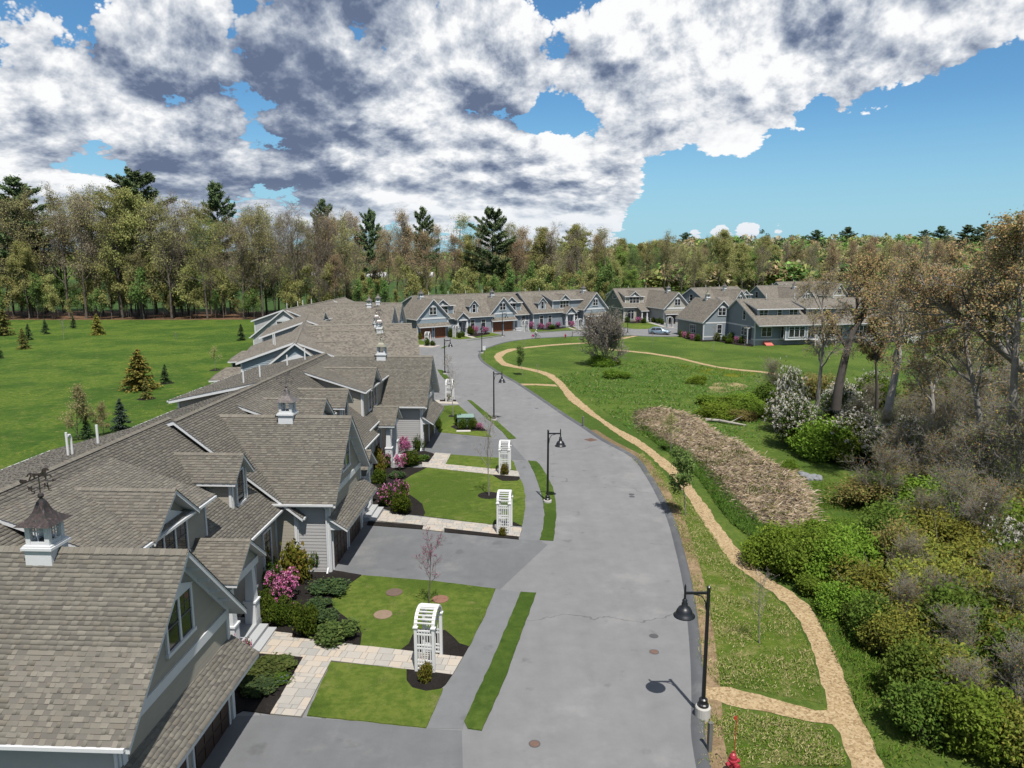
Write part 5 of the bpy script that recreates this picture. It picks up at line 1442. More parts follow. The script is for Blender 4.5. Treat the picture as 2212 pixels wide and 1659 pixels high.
def conifer_meshes(seed, H, r, base=.06, kind='spruce', palette='dark', dens=1.0, ns=.16):
    rng = np.random.default_rng(seed); W = Wood(); C = []; A = []
    W.tube([(0,0,0),(0,0,H*.5),(0,0,H*.98)], [H*.016, H*.01, .02], 6)
    if kind == 'spruce':
        nb = int(H*26*dens)
        for i in range(nb):
            t = base + (1-base)*(i/nb)**.9; z = H*t; L = r*(1-t)**.85*rng.uniform(.8, 1.12) + .06; a = rng.uniform(0, 6.28)
            d = np.array([math.cos(a), math.sin(a), .12 - .35*(1-t)]); m = max(2, int(L/ns*1.6))
            e = np.array([0,0,z]) + d*L; 
            if rng.random() < .4: W.tube([(0,0,z), tuple(e)], [.03, .008], 3)
            for k in range(m):
                f = (k+.6)/m; p = np.array([0,0,z]) + d*L*f; w = .30*L*(1.15-f)
                for sgn in (-1, 0, 1):
                    side = np.array([-d[1], d[0], 0])*sgn*w; C.append(p + side*rng.uniform(.3, 1) + rng.normal(size=3)*.04); A.append(d + np.array([-d[1], d[0], 0])*sgn*.7 + np.array([0,0,-.1]))
        size = ns
    else:                                   # white pine: open, flat tiers of boughs
        z = H*base
        while z < H*.99:
            t = (z/H - base)/(1-base); n = rng.integers(3, 6)
            for i in range(n):
                L = r*(1.0 - t)**.6*rng.uniform(.45, 1.15)*(.75 + .5*math.sin(t*2.6)) + .5; a = rng.uniform(0, 6.28)
                d = unit(np.array([math.cos(a), math.sin(a), .18 + .5*t])); p0 = np.array([0,0,z]); e = p0 + d*L
                W.tube([tuple(p0), tuple(p0 + d*L*.5 - np.array([0,0,.02*L])), tuple(e)], [.09*(1-t)+.03, .05, .02], 4)
                m = int(L*7*dens) + 4
                f = rng.uniform(.3, 1.05, m); pts = p0 + d*L*f[:, None]; w = .28*L*(1.15-f)
                side = np.array([-d[1], d[0], 0]); off = rng.uniform(-1, 1, m)
                pts = pts + side*(off*w)[:, None] + rng.normal(size=(m, 3))*np.array([.2,.2,.16])
                C.extend(pts); A.extend(d + side*off[:, None]*.8 + np.array([0,0,.35]))
            z += H*(.034 + .02*rng.random())
        size = ns
    C = np.array(C); A = np.array(A); rep = 1 if kind == 'spruce' else 4
    if rep > 1:
        C = np.repeat(C, rep, axis=0) + rng.normal(size=(len(C)*rep, 3))*.22; A = np.repeat(A, rep, axis=0) + rng.normal(size=(len(A)*rep, 3))*.45
    V = quads(rng, C, size*rng.uniform(.7, 1.35, len(C)), .38, .3, A)
    return W.mesh('conifer_trunk', 'bark'), leaf_mesh('conifer_needles', V, pal(rng, len(C), PAL[palette] if isinstance(palette, str) else palette), 'needle')
def bush_meshes(seed, n, size, palette, stems=30, lump=5, shell=.55, stem_mat='bark', flower=None, fn=0, fs=.05, flat=1.0, hollow=0):
    """a shrub about 1 m in radius and height, its leaves on overlapping clumps"""
    rng = np.random.default_rng(seed); W = Wood()
    cl = [(*(np.array([math.cos(a_), math.sin(a_)])*rng.uniform(.1, .62)), rng.uniform(.28, .74)*flat, rng.uniform(.22, .46)*(1.25 if lump < 10 else 1)) for a_ in rng.uniform(0, 6.28, lump)] + [(0, 0, .45*flat, .5)]
    C = []; per = n//len(cl)
    for (x, y, z, r) in cl:
        d = rng.normal(size=(per, 3)); d /= np.linalg.norm(d, axis=1)[:, None]; rr = r*(shell + (1-shell)*rng.random(per)**.5)[:, None]
        C.append(np.array([x, y, z]) + d*rr*np.array([1, 1, flat*.9]))
    C = np.concatenate(C); C = C + rng.normal(size=C.shape)*.035
    k_ = rng.random(len(C)) < .12; C[k_] = C[k_]*rng.uniform(1.0, 1.22, (k_.sum(), 1)) + rng.normal(size=(k_.sum(), 3))*.05
    C = C[C[:, 2] > .02]
    for i in range(stems):
        a = rng.uniform(0, 6.28); q = C[rng.integers(len(C))]
        W.tube([(.06*math.cos(a), .06*math.sin(a), 0), tuple(q*np.array([.5,.5,.55])), tuple(q*(1 if i % 3 else rng.uniform(1.05, 1.3)))], [.016, .01, .004], 3)
    if not stems: W.tube([(0,0,0),(0,0,.3)], [.02,.01], 3)
    V = quads(rng, C, size*rng.uniform(.6, 1.3, len(C)), .62, .35); cols = pal(rng, len(C), PAL[palette] if isinstance(palette, str) else palette)
    fl = None
    if flower:
        # flower trusses: tight rosettes sitting on the outer leaves
        k = rng.permutation(len(C)); out = [i for i in k if np.linalg.norm(C[i]*np.array([1,1,.9])) > .55 and C[i][2] > .12][:fn]
        FC = np.repeat(C[out]*1.06, 9, axis=0); FC = FC + rng.normal(size=FC.shape)*fs*.75
        fl = leaf_mesh('blossom', quads(rng, FC, fs*rng.uniform(.6, 1.1, len(FC)), .9, .5), pal(rng, len(FC), flower, .18))
    return W.mesh('shrub_stems', stem_mat), leaf_mesh('shrub_leaves', V, cols), fl
def put_bush(ms, name, label, loc, r, h, rot=0.0, group=None, cat='shrub'):
    t = thing(name, label, cat, loc, rot, group); t.scale = (r, r, h)
    add('stem', ms[0], t); add('foliage', ms[1], t)
    if ms[2] is not None: add('blossom', ms[2], t)
    return t

R = random.Random(11)
# ---- the wood beyond the left field
MID = dict(H=22, r0=.27, base=.27, leaf_s=.125, leaf_r=.8, twig_r=.02, n1=15, n2=7, n3=5, n4=2, lr=(.36,.55,.55,.5), ang=(56,48,48,50))
protos = {}
for i, (k, pl, kw) in enumerate((('a','olive',{}), ('b','olive',dict(base=.36)), ('c','yellow',dict(n1=14)), ('d','rust',dict(base=.3)), ('e','tan',dict(leaf_n=2, leaf_s=.10)), ('f','tan',dict(leaf_n=1, leaf_s=.08, base=.33)),
                                 ('g','green',dict(base=.28)), ('h','bright',dict(base=.22, leaf_n=6, leaf_s=.17)), ('i','rust',dict(ang=(38,42,45,50), base=.36)), ('j','yellow',dict(base=.3, leaf_n=6, leaf_s=.17)))):
    p = dict(MID, seed=100+i, palette=pl, leaf_n=2); p.update(kw); protos[k] = tree_proto('tree_'+k, **p)
pine_a = conifer_meshes(1, 33, 13.0, .34, 'pine', 'pine', 2.0, ns=.40); pine_b = conifer_meshes(2, 33, 9.5, .3, 'pine', 'pine', 2.0, ns=.38)
LEFT_KINDS = {'a': 'olive oak', 'b': 'long trunked olive tree', 'c': 'yellow green tree', 'd': 'rusty budded maple', 'e': 'tan budding tree', 'f': 'nearly bare grey tree',
              'g': 'fresh green tree', 'h': 'lime green maple', 'i': 'narrow rusty tree', 'j': 'dense yellow tree'}
SEEN = {}
MARKS = [(-400,'at the very left edge'),(45,'below the far left pine'),(130,'right of the far left pine'),(210,'left of the tallest pine'),(290,'under the tallest pine'),(350,'right of the tallest pine'),(420,'left of the slim pine'),(480,'behind the slim pine trunk'),(540,'where the litter bank meets the roofs'),(610,'above the blue gable'),(680,'left of the greenhouses'),
         (740,'before the long greenhouse'),(800,'between two greenhouses'),(860,'above the left row cupolas'),(910,'above the first far garage'),(970,'above the far porch'),(1030,'left of the round pine'),(1080,'right of the round pine'),(1130,'above the far row joint'),(1190,'above the last far dormer'),(1260,'above the last far garage'),(1310,'at the gap beside the far row'),(1370,'above the cream dormer'),
         (1430,'above the cream house garage'),(1500,'above the white pediment house'),(1570,'above the corner house cupola'),(1640,'above the brown roof house'),(1710,'above the farthest cupola'),(1780,'left of the bare maple crown'),(1850,'behind the bare maple crown'),(1930,'left of the farm house'),(2010,'right of the farm house'),(2070,'above the blue gabled house'),(2140,'behind the right edge trees'),(2210,'at the very right edge')]
def wood_tree(k, x, y, H, where, group):
    name = {'h': 'maple_tree', 'd': 'maple_tree', 'a': 'oak_tree'}.get(k, 'deciduous_tree'); u = view_u(x, y)
    mark = [t for a, t in MARKS if u >= a][-1]
    sz = 'low' if H < 14.5 else 'mid height' if H < 19 else 'tall' if H < 24 else 'very tall'
    lab = sz + ' ' + LEFT_KINDS[k] + ' ' + mark; n = SEEN.get(lab, 0); SEEN[lab] = n+1
    lab += ('', ', behind its twin', ', deepest of three', ', fourth alike', ', fifth alike')[min(n, 4)]
    return put_tree(protos[k], name, lab, (x, y, terrain(x, y) - .05), R.uniform(0, 6.28), H/22, group)
spots = []
def free(x, y, d): return all((x-a)**2 + (y-b)**2 > d*d for a, b in spots)
def view_u(x, y): return 1106 + 1587*x/(y*.985 + 16*.17)
for i in range(400):
    y = R.uniform(188, 214); x = R.uniform(-152, -44)
    if len(spots) >= 84: break
    if not free(x, y, 3.6): continue
    spots.append((x, y)); u = view_u(x, y)
    k = R.choice('aabcceefffgj' if u < 560 else 'aabcdeeffj' if u < 700 else 'aacddieefjc')
    H = R.uniform(22.5, 28.5) if u < 420 else R.uniform(20.5, 25.5) if u < 660 else R.uniform(19.5, 24.5)
    if R.random() < .28: H *= .6
    zone = 'at the far left of the wood' if u < 230 else 'in the wood behind the yellow arborvitae' if u < 460 else 'in the wood beyond the slate blue row'
    wood_tree(k, x, y, H, ('in front ' if y < 194 else 'deeper ') + zone, 'trees of the wood beyond the left field')
# right of it, behind the third and the far row
n0 = len(spots)
for i in range(600):
    if len(spots) - n0 >= 46: break
    y = R.uniform(206, 262); x = R.uniform(-66, 34)
    if y < 236 and x > -24: y += 24
    if not free(x, y, 5.2): continue
    spots.append((x, y)); u = view_u(x, y)
    k = R.choice('dideeacdibd' if u < 1000 else 'aedcjfijc')
    H = R.uniform(19, 25.5) if u < 1010 else R.uniform(17.5, 22.5)
    if R.random() < .22: H *= .6
    wood_tree(k, x, y, H, 'behind the third row of houses' if u < 860 else 'behind the left half of the far row' if u < 1080 else 'behind the right half of the far row', 'trees behind the far row')
for (u, y, top, m, sx, lab) in ((62, 200, 396, pine_b, 1.15, 'dark green white pine at the far left edge of the wood'), (305, 205, 381, pine_a, 1.0, 'tallest and broadest white pine with flat tiers above the left field'), (482, 212, 407, pine_b, .8, 'slim white pine rising above bare crowns left of the middle'),
                            (706, 235, 440, pine_b, .62, 'small pine tip above the wood, second pine left of the three greenhouses gap'), (801, 240, 460, pine_a, .5, 'round topped pine tip between the two rows of rusty trees'), (915, 245, 456, pine_b, .6, 'thin pine tip above rusty maples behind the third row'), (1064, 236, 456, pine_a, .74, 'dark round white pine standing right behind the far row cupola')):
    z = 16 + (553-top)/1587*y; x = (u-1106)/1587*(y*.985+2)
    put_tree(m, 'pine_tree', lab, (x, y, 0), R.uniform(0, 6), z/33, 'white pines of the wood', szx=sx*33/z if z < 33 else sx)
# understorey of the wood edge
sap = tree_proto('understorey', seed=77, H=8, r0=.07, base=.25, n1=9, n2=5, n3=4, n4=0, leaf_lv=2, leaf_n=4, leaf_s=.16, leaf_r=.6, palette='yellow', twig_r=.012)
sap2 = tree_proto('understorey', seed=78, H=8, r0=.07, base=.2, n1=10, n2=5, n3=4, n4=0, leaf_lv=2, leaf_n=4, leaf_s=.16, leaf_r=.6, palette='green', twig_r=.012)
for i in range(190):
    x = R.uniform(-155, 30); y = R.uniform(187, 212) if x < -46 else R.uniform(205, 240)
    if y < 225 and x > -24: y = R.uniform(225, 245)
    ms_ = R.choice((sap, sap, sap2)); sc_ = R.uniform(.5, 1.45); lab = ('big ' if sc_ > 1.1 else 'small ' if sc_ < .75 else '') + ('green' if ms_ is sap2 else 'yellowish') + ' young tree ' + [t for a, t in MARKS if view_u(x, y) >= a][-1]
    lab = ('front ' if y < 196 else 'rear ' if y > 208 else 'middle ') + lab; n = SEEN.get(lab, 0); SEEN[lab] = n+1; lab += ('', ', paler twin', ', third alike', ', fourth alike', ', fifth alike', ', sixth alike')[min(n, 5)]
    put_tree(ms_, 'young_tree', lab, (x, y, 0), R.uniform(0, 6), sc_, 'young trees among the trunks')
# ---- trees beyond the single houses on the right
n1_ = len(spots)
for i in range(900):
    if len(spots) - n1_ >= 88: break
    y = R.uniform(238, 400); u = R.uniform(1110, 2300); x = (u-1106)/1587*(y*.985+2)
    if x > 72 and y < 268: continue
    if 145 < x < 175 and y < 300: continue
    if u < 1210 and 300 < y < 420: continue
    if not free(x, y, 6.5): continue
    spots.append((x, y))
    k = R.choice('aajjcfegdbcj' if u < 1750 else 'ddabcjgedfi')
    H = R.uniform(15, 20.5) if y < 300 else R.uniform(16, 21)
    zone = 'beyond the single grey green house' if u < 1480 else 'beyond the corner house roofs' if u < 1830 else 'on the hill behind the bare maple'
    wood_tree(k, x, y, H, zone, 'trees beyond the far houses')
for (u, y, top, lab) in ((1338, 262, 556, 'bright lime maple behind the gap between far row and grey green house'), (1305, 255, 566, 'lime green maple left of the brightest one behind the gap'), (1362, 250, 590, 'small lime green maple close behind the grey green house roof'), (1622, 285, 560, 'lime tinted maple above the corner house cupola')):
    z = 16 + (553-top)/1587*y; put_tree(protos['h'], 'maple_tree', lab, ((u-1106)/1587*(y*.985+2), y, 0), R.uniform(0,6), z/22, 'trees beyond the far houses', szx=1.1)

def woodland():
    rng = np.random.default_rng(3); Cs = []; Ss = []; Cc = []
    keys = ['olive','olive','yellow','yellow','rust','tan','tan','green','bright','dark','rust']
    n = 0
    while n < 4600:
        y = 300 + 2000*rng.random()**1.75; x = rng.uniform(-.86, .86)*y
        if x/y < .02 and y < 585: continue
        if x < 30 and y < 430: continue
        h = terrain(x, y)
        if y < 420 and (120 < x < 180 and y < 330): continue
        H = rng.uniform(8, 14) if y < 420 else rng.uniform(11, 19); cr = rng.uniform(3.2, 5.8); k = keys[rng.integers(len(keys))]
        if rng.random() < .05: k = 'dark'; H *= 1.2; cr *= .6
        m = int(70 if y < 620 else 46 if y < 1000 else 26)
        d = rng.normal(size=(m, 3)); d[:, 2] = np.abs(d[:, 2])*1.0 - .35; d /= np.linalg.norm(d, axis=1)[:, None]
        p = np.array([x, y, h + H - cr*1.1]) + d*np.array([cr, cr, cr*1.1])*rng.uniform(.75, 1.05, size=(m, 1))
        Cs.append(p); Ss.append(np.full(m, cr*(.26 if y < 620 else .34 if y < 1000 else .5))*rng.uniform(.6, 1.3, m)); Cc.append(pal(rng, m, PAL[k], .3)*(.8 + .3*rng.random()))
        n += 1
    C = np.concatenate(Cs); V = quads(rng, C, np.concatenate(Ss), .8, .5)
    add('woodland', leaf_mesh('woodland', V, np.concatenate(Cc)), None, kind='stuff', label='spring woodland rolling over the hill to the horizon')
woodland()
# far trees that stand up from the horizon line
for (u, y, top, k, lab) in ((1240, 520, 497, 'p', 'pine tip rising from the horizon above the single house'), (1760, 620, 500, 'p', 'left one of the dark pines on the right skyline'), (1825, 640, 494, 'p', 'second dark pine on the right skyline'), (1990, 640, 500, 'p', 'third dark pine on the right skyline'), (2025, 620, 492, 'p', 'pointed pine on the right skyline'), (2082, 600, 490, 'p', 'broad dark pine on the right skyline'), (2117, 600, 488, 'p', 'rounded dark pine nearest the right edge of the skyline'), (1480, 700, 505, 'p', 'low dark pine in the skyline above the corner house')):
    x = (u-1106)/1587*(y*.985+2); g = terrain(x, y); z = 16 + (553-top)/1587*y - g
    put_tree(pine_b, 'pine_tree', lab, (x, y, g), R.uniform(0,6), max(z, 12)/33, 'pines on the skyline', szx=1.5)

# ---- conifers planted in the left field
sp = [conifer_meshes(20, 4.0, 1.35, .03, 'spruce', 'dark', 1.0, .15), conifer_meshes(21, 4.0, 1.4, .03, 'spruce', [(.15,.14,.045),(.115,.125,.04),(.19,.165,.055)], 1.0, .15),
      conifer_meshes(22, 4.0, 1.35, .05, 'spruce', [(.045,.07,.06),(.06,.09,.07),(.08,.11,.085)], 1.1, .14), conifer_meshes(23, 4.0, 1.5, .02, 'spruce', [(.27,.22,.05),(.21,.19,.045),(.17,.16,.05)], 1.6, .13)]
airy = tree_proto('airy', seed=61, H=5, r0=.06, base=.12, n1=12, n2=5, n3=4, n4=0, leaf_lv=2, leaf_n=4, leaf_s=.09, leaf_r=.4, palette='olive', twig_r=.01)
def field_conifer(base, top_v, k, name, label, wide=1.0, ring=False):
    x, y = base; 
    H_ = HT(base, top_v); t = put_tree(sp[k], name, label, (x, y, 0), R.uniform(0, 6), H_/4.0, 'conifers planted in the left field', szx=wide)
    if ring: sheet('mulch_ring', [(x+math.cos(a*.4)*H_*.42*(1+.08*math.sin(a*3)), y+math.sin(a*.4)*H_*.42) for a in range(16)], .018, 'mulch_dark')
def HT(base, top_v):
    y = base[1]; s_ = (829.5-top_v)/1587; th = RAD(9.9)
    return 16 + y*(s_*math.cos(th) - math.sin(th))/(math.cos(th) + s_*math.sin(th))
field_conifer((-45.02,87.57), 754.8, 3, 'arborvitae', 'broad yellow green arborvitae, the biggest in the middle of the left field', 1.35)
field_conifer((-44.13,92.26), 787.4, 0, 'spruce_tree', 'small dark spruce in a mulch ring right of the yellow arborvitae', 1.0, True)
field_conifer((-41.49,81.86), 817.3, 1, 'spruce_tree', 'small olive spruce in a mulch ring just before the yellow arborvitae', 1.0, True)
field_conifer((-36.21,66.41), 861.6, 2, 'spruce_tree', 'blue grey spruce standing close behind the roof right of the pipes', 1.0)
field_conifer((-37.58,63.22), 899.4, 0, 'spruce_tree', 'dark spruce behind the roof just left of the bent pipe', 1.0)
field_conifer((-96.62,151.78), 689.7, 0, 'spruce_tree', 'neat dark spruce near the leaf litter bank, second from left', 1.0)
field_conifer((-98.12,164.10), 679.8, 0, 'spruce_tree', 'narrow dark spruce closest to the leaf litter bank', .85)
field_conifer((-92.98,140.76), 699.4, 0, 'spruce_tree', 'dark spruce half behind an olive one at the far left', .9)
field_conifer((-85.02,127.01), 709.3, 1, 'spruce_tree', 'olive brown pine in front of the dark spruce at the far left', 1.0)
field_conifer((-84.92,150.15), 678.0, 3, 'pine_tree', 'yellowish open pine with a flat top by the leaf litter bank', 1.0)
field_conifer((-103.23,149.00), 667.6, 1, 'spruce_tree', 'large olive evergreen at the left edge before the wood', 1.15)
field_conifer((-81.06,115.14), 741.8, 0, 'spruce_tree', 'dark spruce cut by the left edge of the view', 1.0)
field_conifer((-51.90,140.36), 700.5, 0, 'spruce_tree', 'dark spruce beside the sunrooms of the far left rows', 1.0)
put_tree(airy, 'young_tree', 'airy olive young tree behind the roof left of the bent pipe', (*(-38.13,62.79), 0), 1.0, HT((-38.13,62.79), 853.8)/5, cat='tree')
put_tree(airy, 'young_tree', 'low airy shrubby tree between the bent pipe and the blue spruce', (*(-36.63,64.11), 0), 3.0, HT((-36.63,64.11), 883.7)/5, cat='tree')
thin = tree_proto('thin', 'bark_grey', seed=62, H=5, r0=.05, base=.3, n1=10, n2=5, n3=3, n4=0, leaf_lv=2, leaf_n=1, leaf_s=.03, leaf_r=.1, palette='tan', twig_r=.007, ang=(38,40,40,40))
thinleaf = tree_proto('thinleaf', 'bark_grey', seed=63, H=5, r0=.05, base=.38, n1=11, n2=5, n3=4, n4=0, leaf_lv=2, leaf_n=5, leaf_s=.10, leaf_r=.32, palette='green', twig_r=.008, ang=(40,40,40,40))
thinyel = tree_proto('thinyel', 'bark_grey', seed=64, H=5, r0=.05, base=.36, n1=10, n2=5, n3=3, n4=0, leaf_lv=2, leaf_n=2, leaf_s=.08, leaf_r=.3, palette='yellow', twig_r=.008)
def small_tree(ms, base, top_v, name, label, wide=1.0, ring=None, z=0.0):
    Hh = HT(base, top_v); put_tree(ms, name, label, (base[0], base[1], z), R.uniform(0,6), Hh/5.0, szx=wide)
    if ring: sheet('mulch_ring', [(base[0]+math.cos(a*.4)*ring, base[1]+math.sin(a*.4)*ring) for a in range(16)], z+.012, 'mulch_dark')
small_tree(thin, (-87.02,142.03), 693.6, 'sapling', 'thin white stemmed sapling alone in the left field near the wood')
small_tree(thinyel, (-42.09,102.98), 756.1, 'sapling', 'yellowish sapling in the lawn left of the sunrooms', 1.3, .8)
# ---- young trees along the road and the meadow
redbud = tree_proto('redbud', 'bark', seed=65, H=5, r0=.05, base=.36, n1=12, n2=6, n3=4, n4=0, leaf_lv=2, leaf_n=1, leaf_s=.035, leaf_r=.08, palette=[(.42,.07,.22),(.3,.05,.16),(.2,.12,.1)], twig_r=.008, ang=(42,40,40,40))
small_tree(redbud, (-3.83,31.59), 1178.4, 'redbud_tree', 'bare redbud with a few pink buds behind the nearest arbor', 1.1, None, .058)
small_tree(thin, (-1.56,47.59), 912.1, 'sapling', 'tall bare sapling in a mulch ring on the second lawn', .9, .75, .058)
small_tree(thin, (-5.95,72.53), 780.7, 'sapling', 'tall bare sapling in front of the fourth arbor', .9, .5, .058)
small_tree(thinleaf, (10.85,43.83), 995.9, 'young_maple', 'young maple in full green leaf beside the wood chip path bend', 1.15)
small_tree(thin, (10.36,28.46), 1243.4, 'sapling', 'bare sapling on the near verge between road and wood chip path', 1.0)
small_tree(thinleaf, (1.41,98.52), 759.2, 'young_maple', 'small green tree where the path curves toward the road', 1.0)
small_tree(thin, (2.15,126.37), 733.7, 'sapling', 'tiny bare sapling at the outer bend of the path', 1.0)
small_tree(thinyel, (13.07,58.65), 906.6, 'sapling', 'thin yellow leaved sapling at the edge of the straw coloured reeds', 1.0)
small_tree(thin, (24.65,128.25), 724.1, 'sapling', 'bare sapling on the lawn below the parked car', .9)
small_tree(thin, (34.18,123.81), 709.4, 'sapling', 'bare sapling before the garage wing of the corner house', .9)
small_tree(thin, (38.01,118.98), 735.2, 'sapling', 'bare sapling before the side door of the corner house', .8)
small_tree(thin, (3.44,96.07), 789.4, 'sapling', 'bare sapling between path and road edge near the link path', .9)
small_tree(thinyel, (-6.40,156.19), 695.9, 'young_tree', 'small leafy tree between pink shrubs before the far row', 1.2)

# ---- shrubs of the planted beds
box = bush_meshes(31, 2600, .075, [(.045,.085,.014),(.065,.11,.018),(.09,.125,.02),(.11,.14,.03)], 14, 6, .8)
box2 = bush_meshes(32, 2600, .075, [(.05,.09,.014),(.075,.12,.018),(.10,.135,.022)], 14, 4, .82)
rhodo = bush_meshes(33, 1500, .095, [(.07,.085,.015),(.12,.125,.02),(.17,.155,.03),(.19,.14,.035)], 26, 7, .5)
PINK = [(.62,.15,.38),(.70,.22,.47),(.55,.11,.32),(.75,.35,.55)]
azalea = bush_meshes(34, 700, .06, [(.04,.06,.015),(.06,.08,.02)], 24, 6, .6, flower=PINK, fn=150, fs=.055)
pinky = bush_meshes(35, 1500, .075, [(.05,.085,.015),(.075,.11,.02)], 14, 5, .75, flower=PINK, fn=60, fs=.06)
jun = bush_meshes(36, 2400, .085, [(.055,.095,.045),(.075,.12,.05),(.10,.14,.05)], 10, 8, .5, flat=.8)
jun2 = bush_meshes(37, 2400, .085, [(.075,.11,.035),(.10,.14,.04),(.13,.16,.05)], 10, 8, .5, flat=.8)
def bed(ms, base, w, h, name, label, zz=.07): put_bush(ms, name, label, (base[0], base[1], zz), w/2/.92, h, R.uniform(0, 6), 'shrubs of the front beds')
bed(box, (-10.90,30.27), 1.0, 1.05, 'boxwood', 'clipped round boxwood right beside the white porch pedestal')
bed(box2, (-10.07,29.87), 1.15, 1.0, 'boxwood', 'round boxwood second from the porch, along the near walk')
bed(box, (-9.53,29.90), .95, .95, 'boxwood', 'round boxwood third from the porch, partly behind the largest')
bed(box2, (-8.83,29.17), 1.2, 1.15, 'boxwood', 'largest round boxwood at the end of the near hedge row')
bed(box, (-11.21,31.38), .8, .85, 'boxwood', 'boxwood tucked behind the first one by the porch')
bed(box2, (-12.07,33.49), 1.15, 1.0, 'boxwood', 'round boxwood against the house wall behind the pink azalea')
bed(box, (-12.08,34.76), 1.0, 1.0, 'boxwood', 'boxwood under the tall front window of the near house')
bed(box, (-12.20,36.20), 1.0, 1.0, 'boxwood', 'boxwood in the house corner behind the yellow green rhododendron')
bed(box2, (-9.90,35.66), 1.05, 1.05, 'boxwood', 'round boxwood at the corner of the second garage')
bed(rhodo, (-10.67,34.40), 2.0, 2.1, 'rhododendron', 'tall yellow green rhododendron before the grey clapboard wall')
bed(azalea, (-10.58,32.05), 1.55, 1.35, 'azalea', 'bright pink azalea in full bloom before the near house')
bed(jun, (-8.70,33.36), 2.3, .55, 'juniper', 'wide low juniper nearest the second driveway')
bed(jun, (-8.98,31.56), 1.5, .5, 'juniper', 'low juniper between azalea and lawn')
bed(jun, (-8.30,30.43), 1.6, .5, 'juniper', 'low juniper behind the bright one at the walk')
bed(jun2, (-7.47,28.81), 2.2, .7, 'juniper', 'bright feathery juniper beside the paved walk')
bed(pinky, (-10.62,27.00), .75, .8, 'azalea', 'small pink azalea at the corner of the first garage')
bed(jun2, (-9.63,26.31), 2.0, .4, 'juniper', 'creeping juniper in the bed left of the walk branch')
bed(jun, (-9.59,25.12), 1.9, .35, 'juniper', 'darker creeping juniper close to the driveway')
bed(jun2, (-9.18,26.60), 1.5, .35, 'juniper', 'creeping juniper at the corner of the walks')
gc = bush_meshes(38, 1500, .07, [(.06,.13,.02),(.09,.17,.03),(.12,.19,.04)], 4, 8, .4, flat=.7, flower=[(.25,.28,.5)], fn=14, fs=.03)
bed(gc, (-9.01,25.56), 1.5, .3, 'ground_cover', 'fresh green ground cover with tiny blue flowers by the walk branch')
bed(rhodo, (-3.28,25.75), .75, .8, 'climbing_rose', 'small thorny bush at the foot of the nearest arbor')
bed(rhodo, (-0.59,52.33), .7, .95, 'climbing_rose', 'small bush at the foot of the third arbor')
bed(rhodo, (-0.59,40.39), .5, .55, 'climbing_rose', 'sparse little bush at the foot of the second arbor')
bed(rhodo, (-7.00,80.31), .9, 1.2, 'climbing_rose', 'leafy bush at the foot of the fourth arbor')
for (bx, w, h, ms, nm, lab) in (((-8.18,45.57), 1.5, 1.2, pinky, 'azalea', 'pink flecked azalea beside the second porch steps'), ((-6.76,44.16), 1.6, 1.1, box2, 'boxwood', 'rounded boxwood at the lower corner of the second bed'), ((-7.22,46.81), 1.1, 1.1, pinky, 'azalea', 'pink azalea behind the rounded boxwood of the second bed'),
                               ((-9.44,50.36), 1.2, .9, box, 'boxwood', 'boxwood against the second house under its window'), ((-8.46,51.56), 1.5, .5, jun, 'juniper', 'juniper spreading in the middle of the second bed'), ((-8.50,53.63), 1.0, 1.1, azalea, 'azalea', 'full pink azalea at the upper end of the second bed'), ((-9.48,54.12), .9, 1.0, pinky, 'azalea', 'pink azalea below the third porch columns'),
                               ((-9.77,52.49), 1.4, 1.9, rhodo, 'rhododendron', 'bronze green rhododendron left in the second bed'), ((-10.50,55.50), 1.3, 1.7, rhodo, 'rhododendron', 'tall rhododendron by the third porch'), ((-7.71,54.79), 1.8, 1.0, box, 'boxwood', 'broad green mound by the walk branch to the third house'), ((-7.00,56.21), 1.5, .6, gc, 'ground_cover', 'green ground cover at the third driveway corner'),
                               ((-9.08,59.23), 1.0, 1.1, azalea, 'azalea', 'bright pink azalea beside the third garage'), ((-8.69,58.26), .9, .9, azalea, 'azalea', 'lower pink azalea beside the third garage'), ((-9.00,60.46), 1.1, 1.2, box2, 'boxwood', 'boxwood left under the third garage wall'), ((-7.80,59.23), 1.2, 1.2, box, 'boxwood', 'round boxwood at the third garage corner'),
                               ((-6.94,67.08), .8, 1.1, box, 'boxwood', 'dark shrub just beyond the third garage doors'),
                               ((-5.26,68.64), .9, .9, box2, 'boxwood', 'shrub left behind the green utility box'), ((-4.64,66.93), 1.0, .9, box, 'boxwood', 'shrub in front left of the green utility box'), ((-3.81,66.73), 1.0, .9, box2, 'boxwood', 'shrub in front right of the green utility box'), ((-2.99,66.73), .8, .55, azalea, 'azalea', 'small pink azalea at the sidewalk edge by the utility box')):
    bed(ms, bx, w, h, nm, lab)
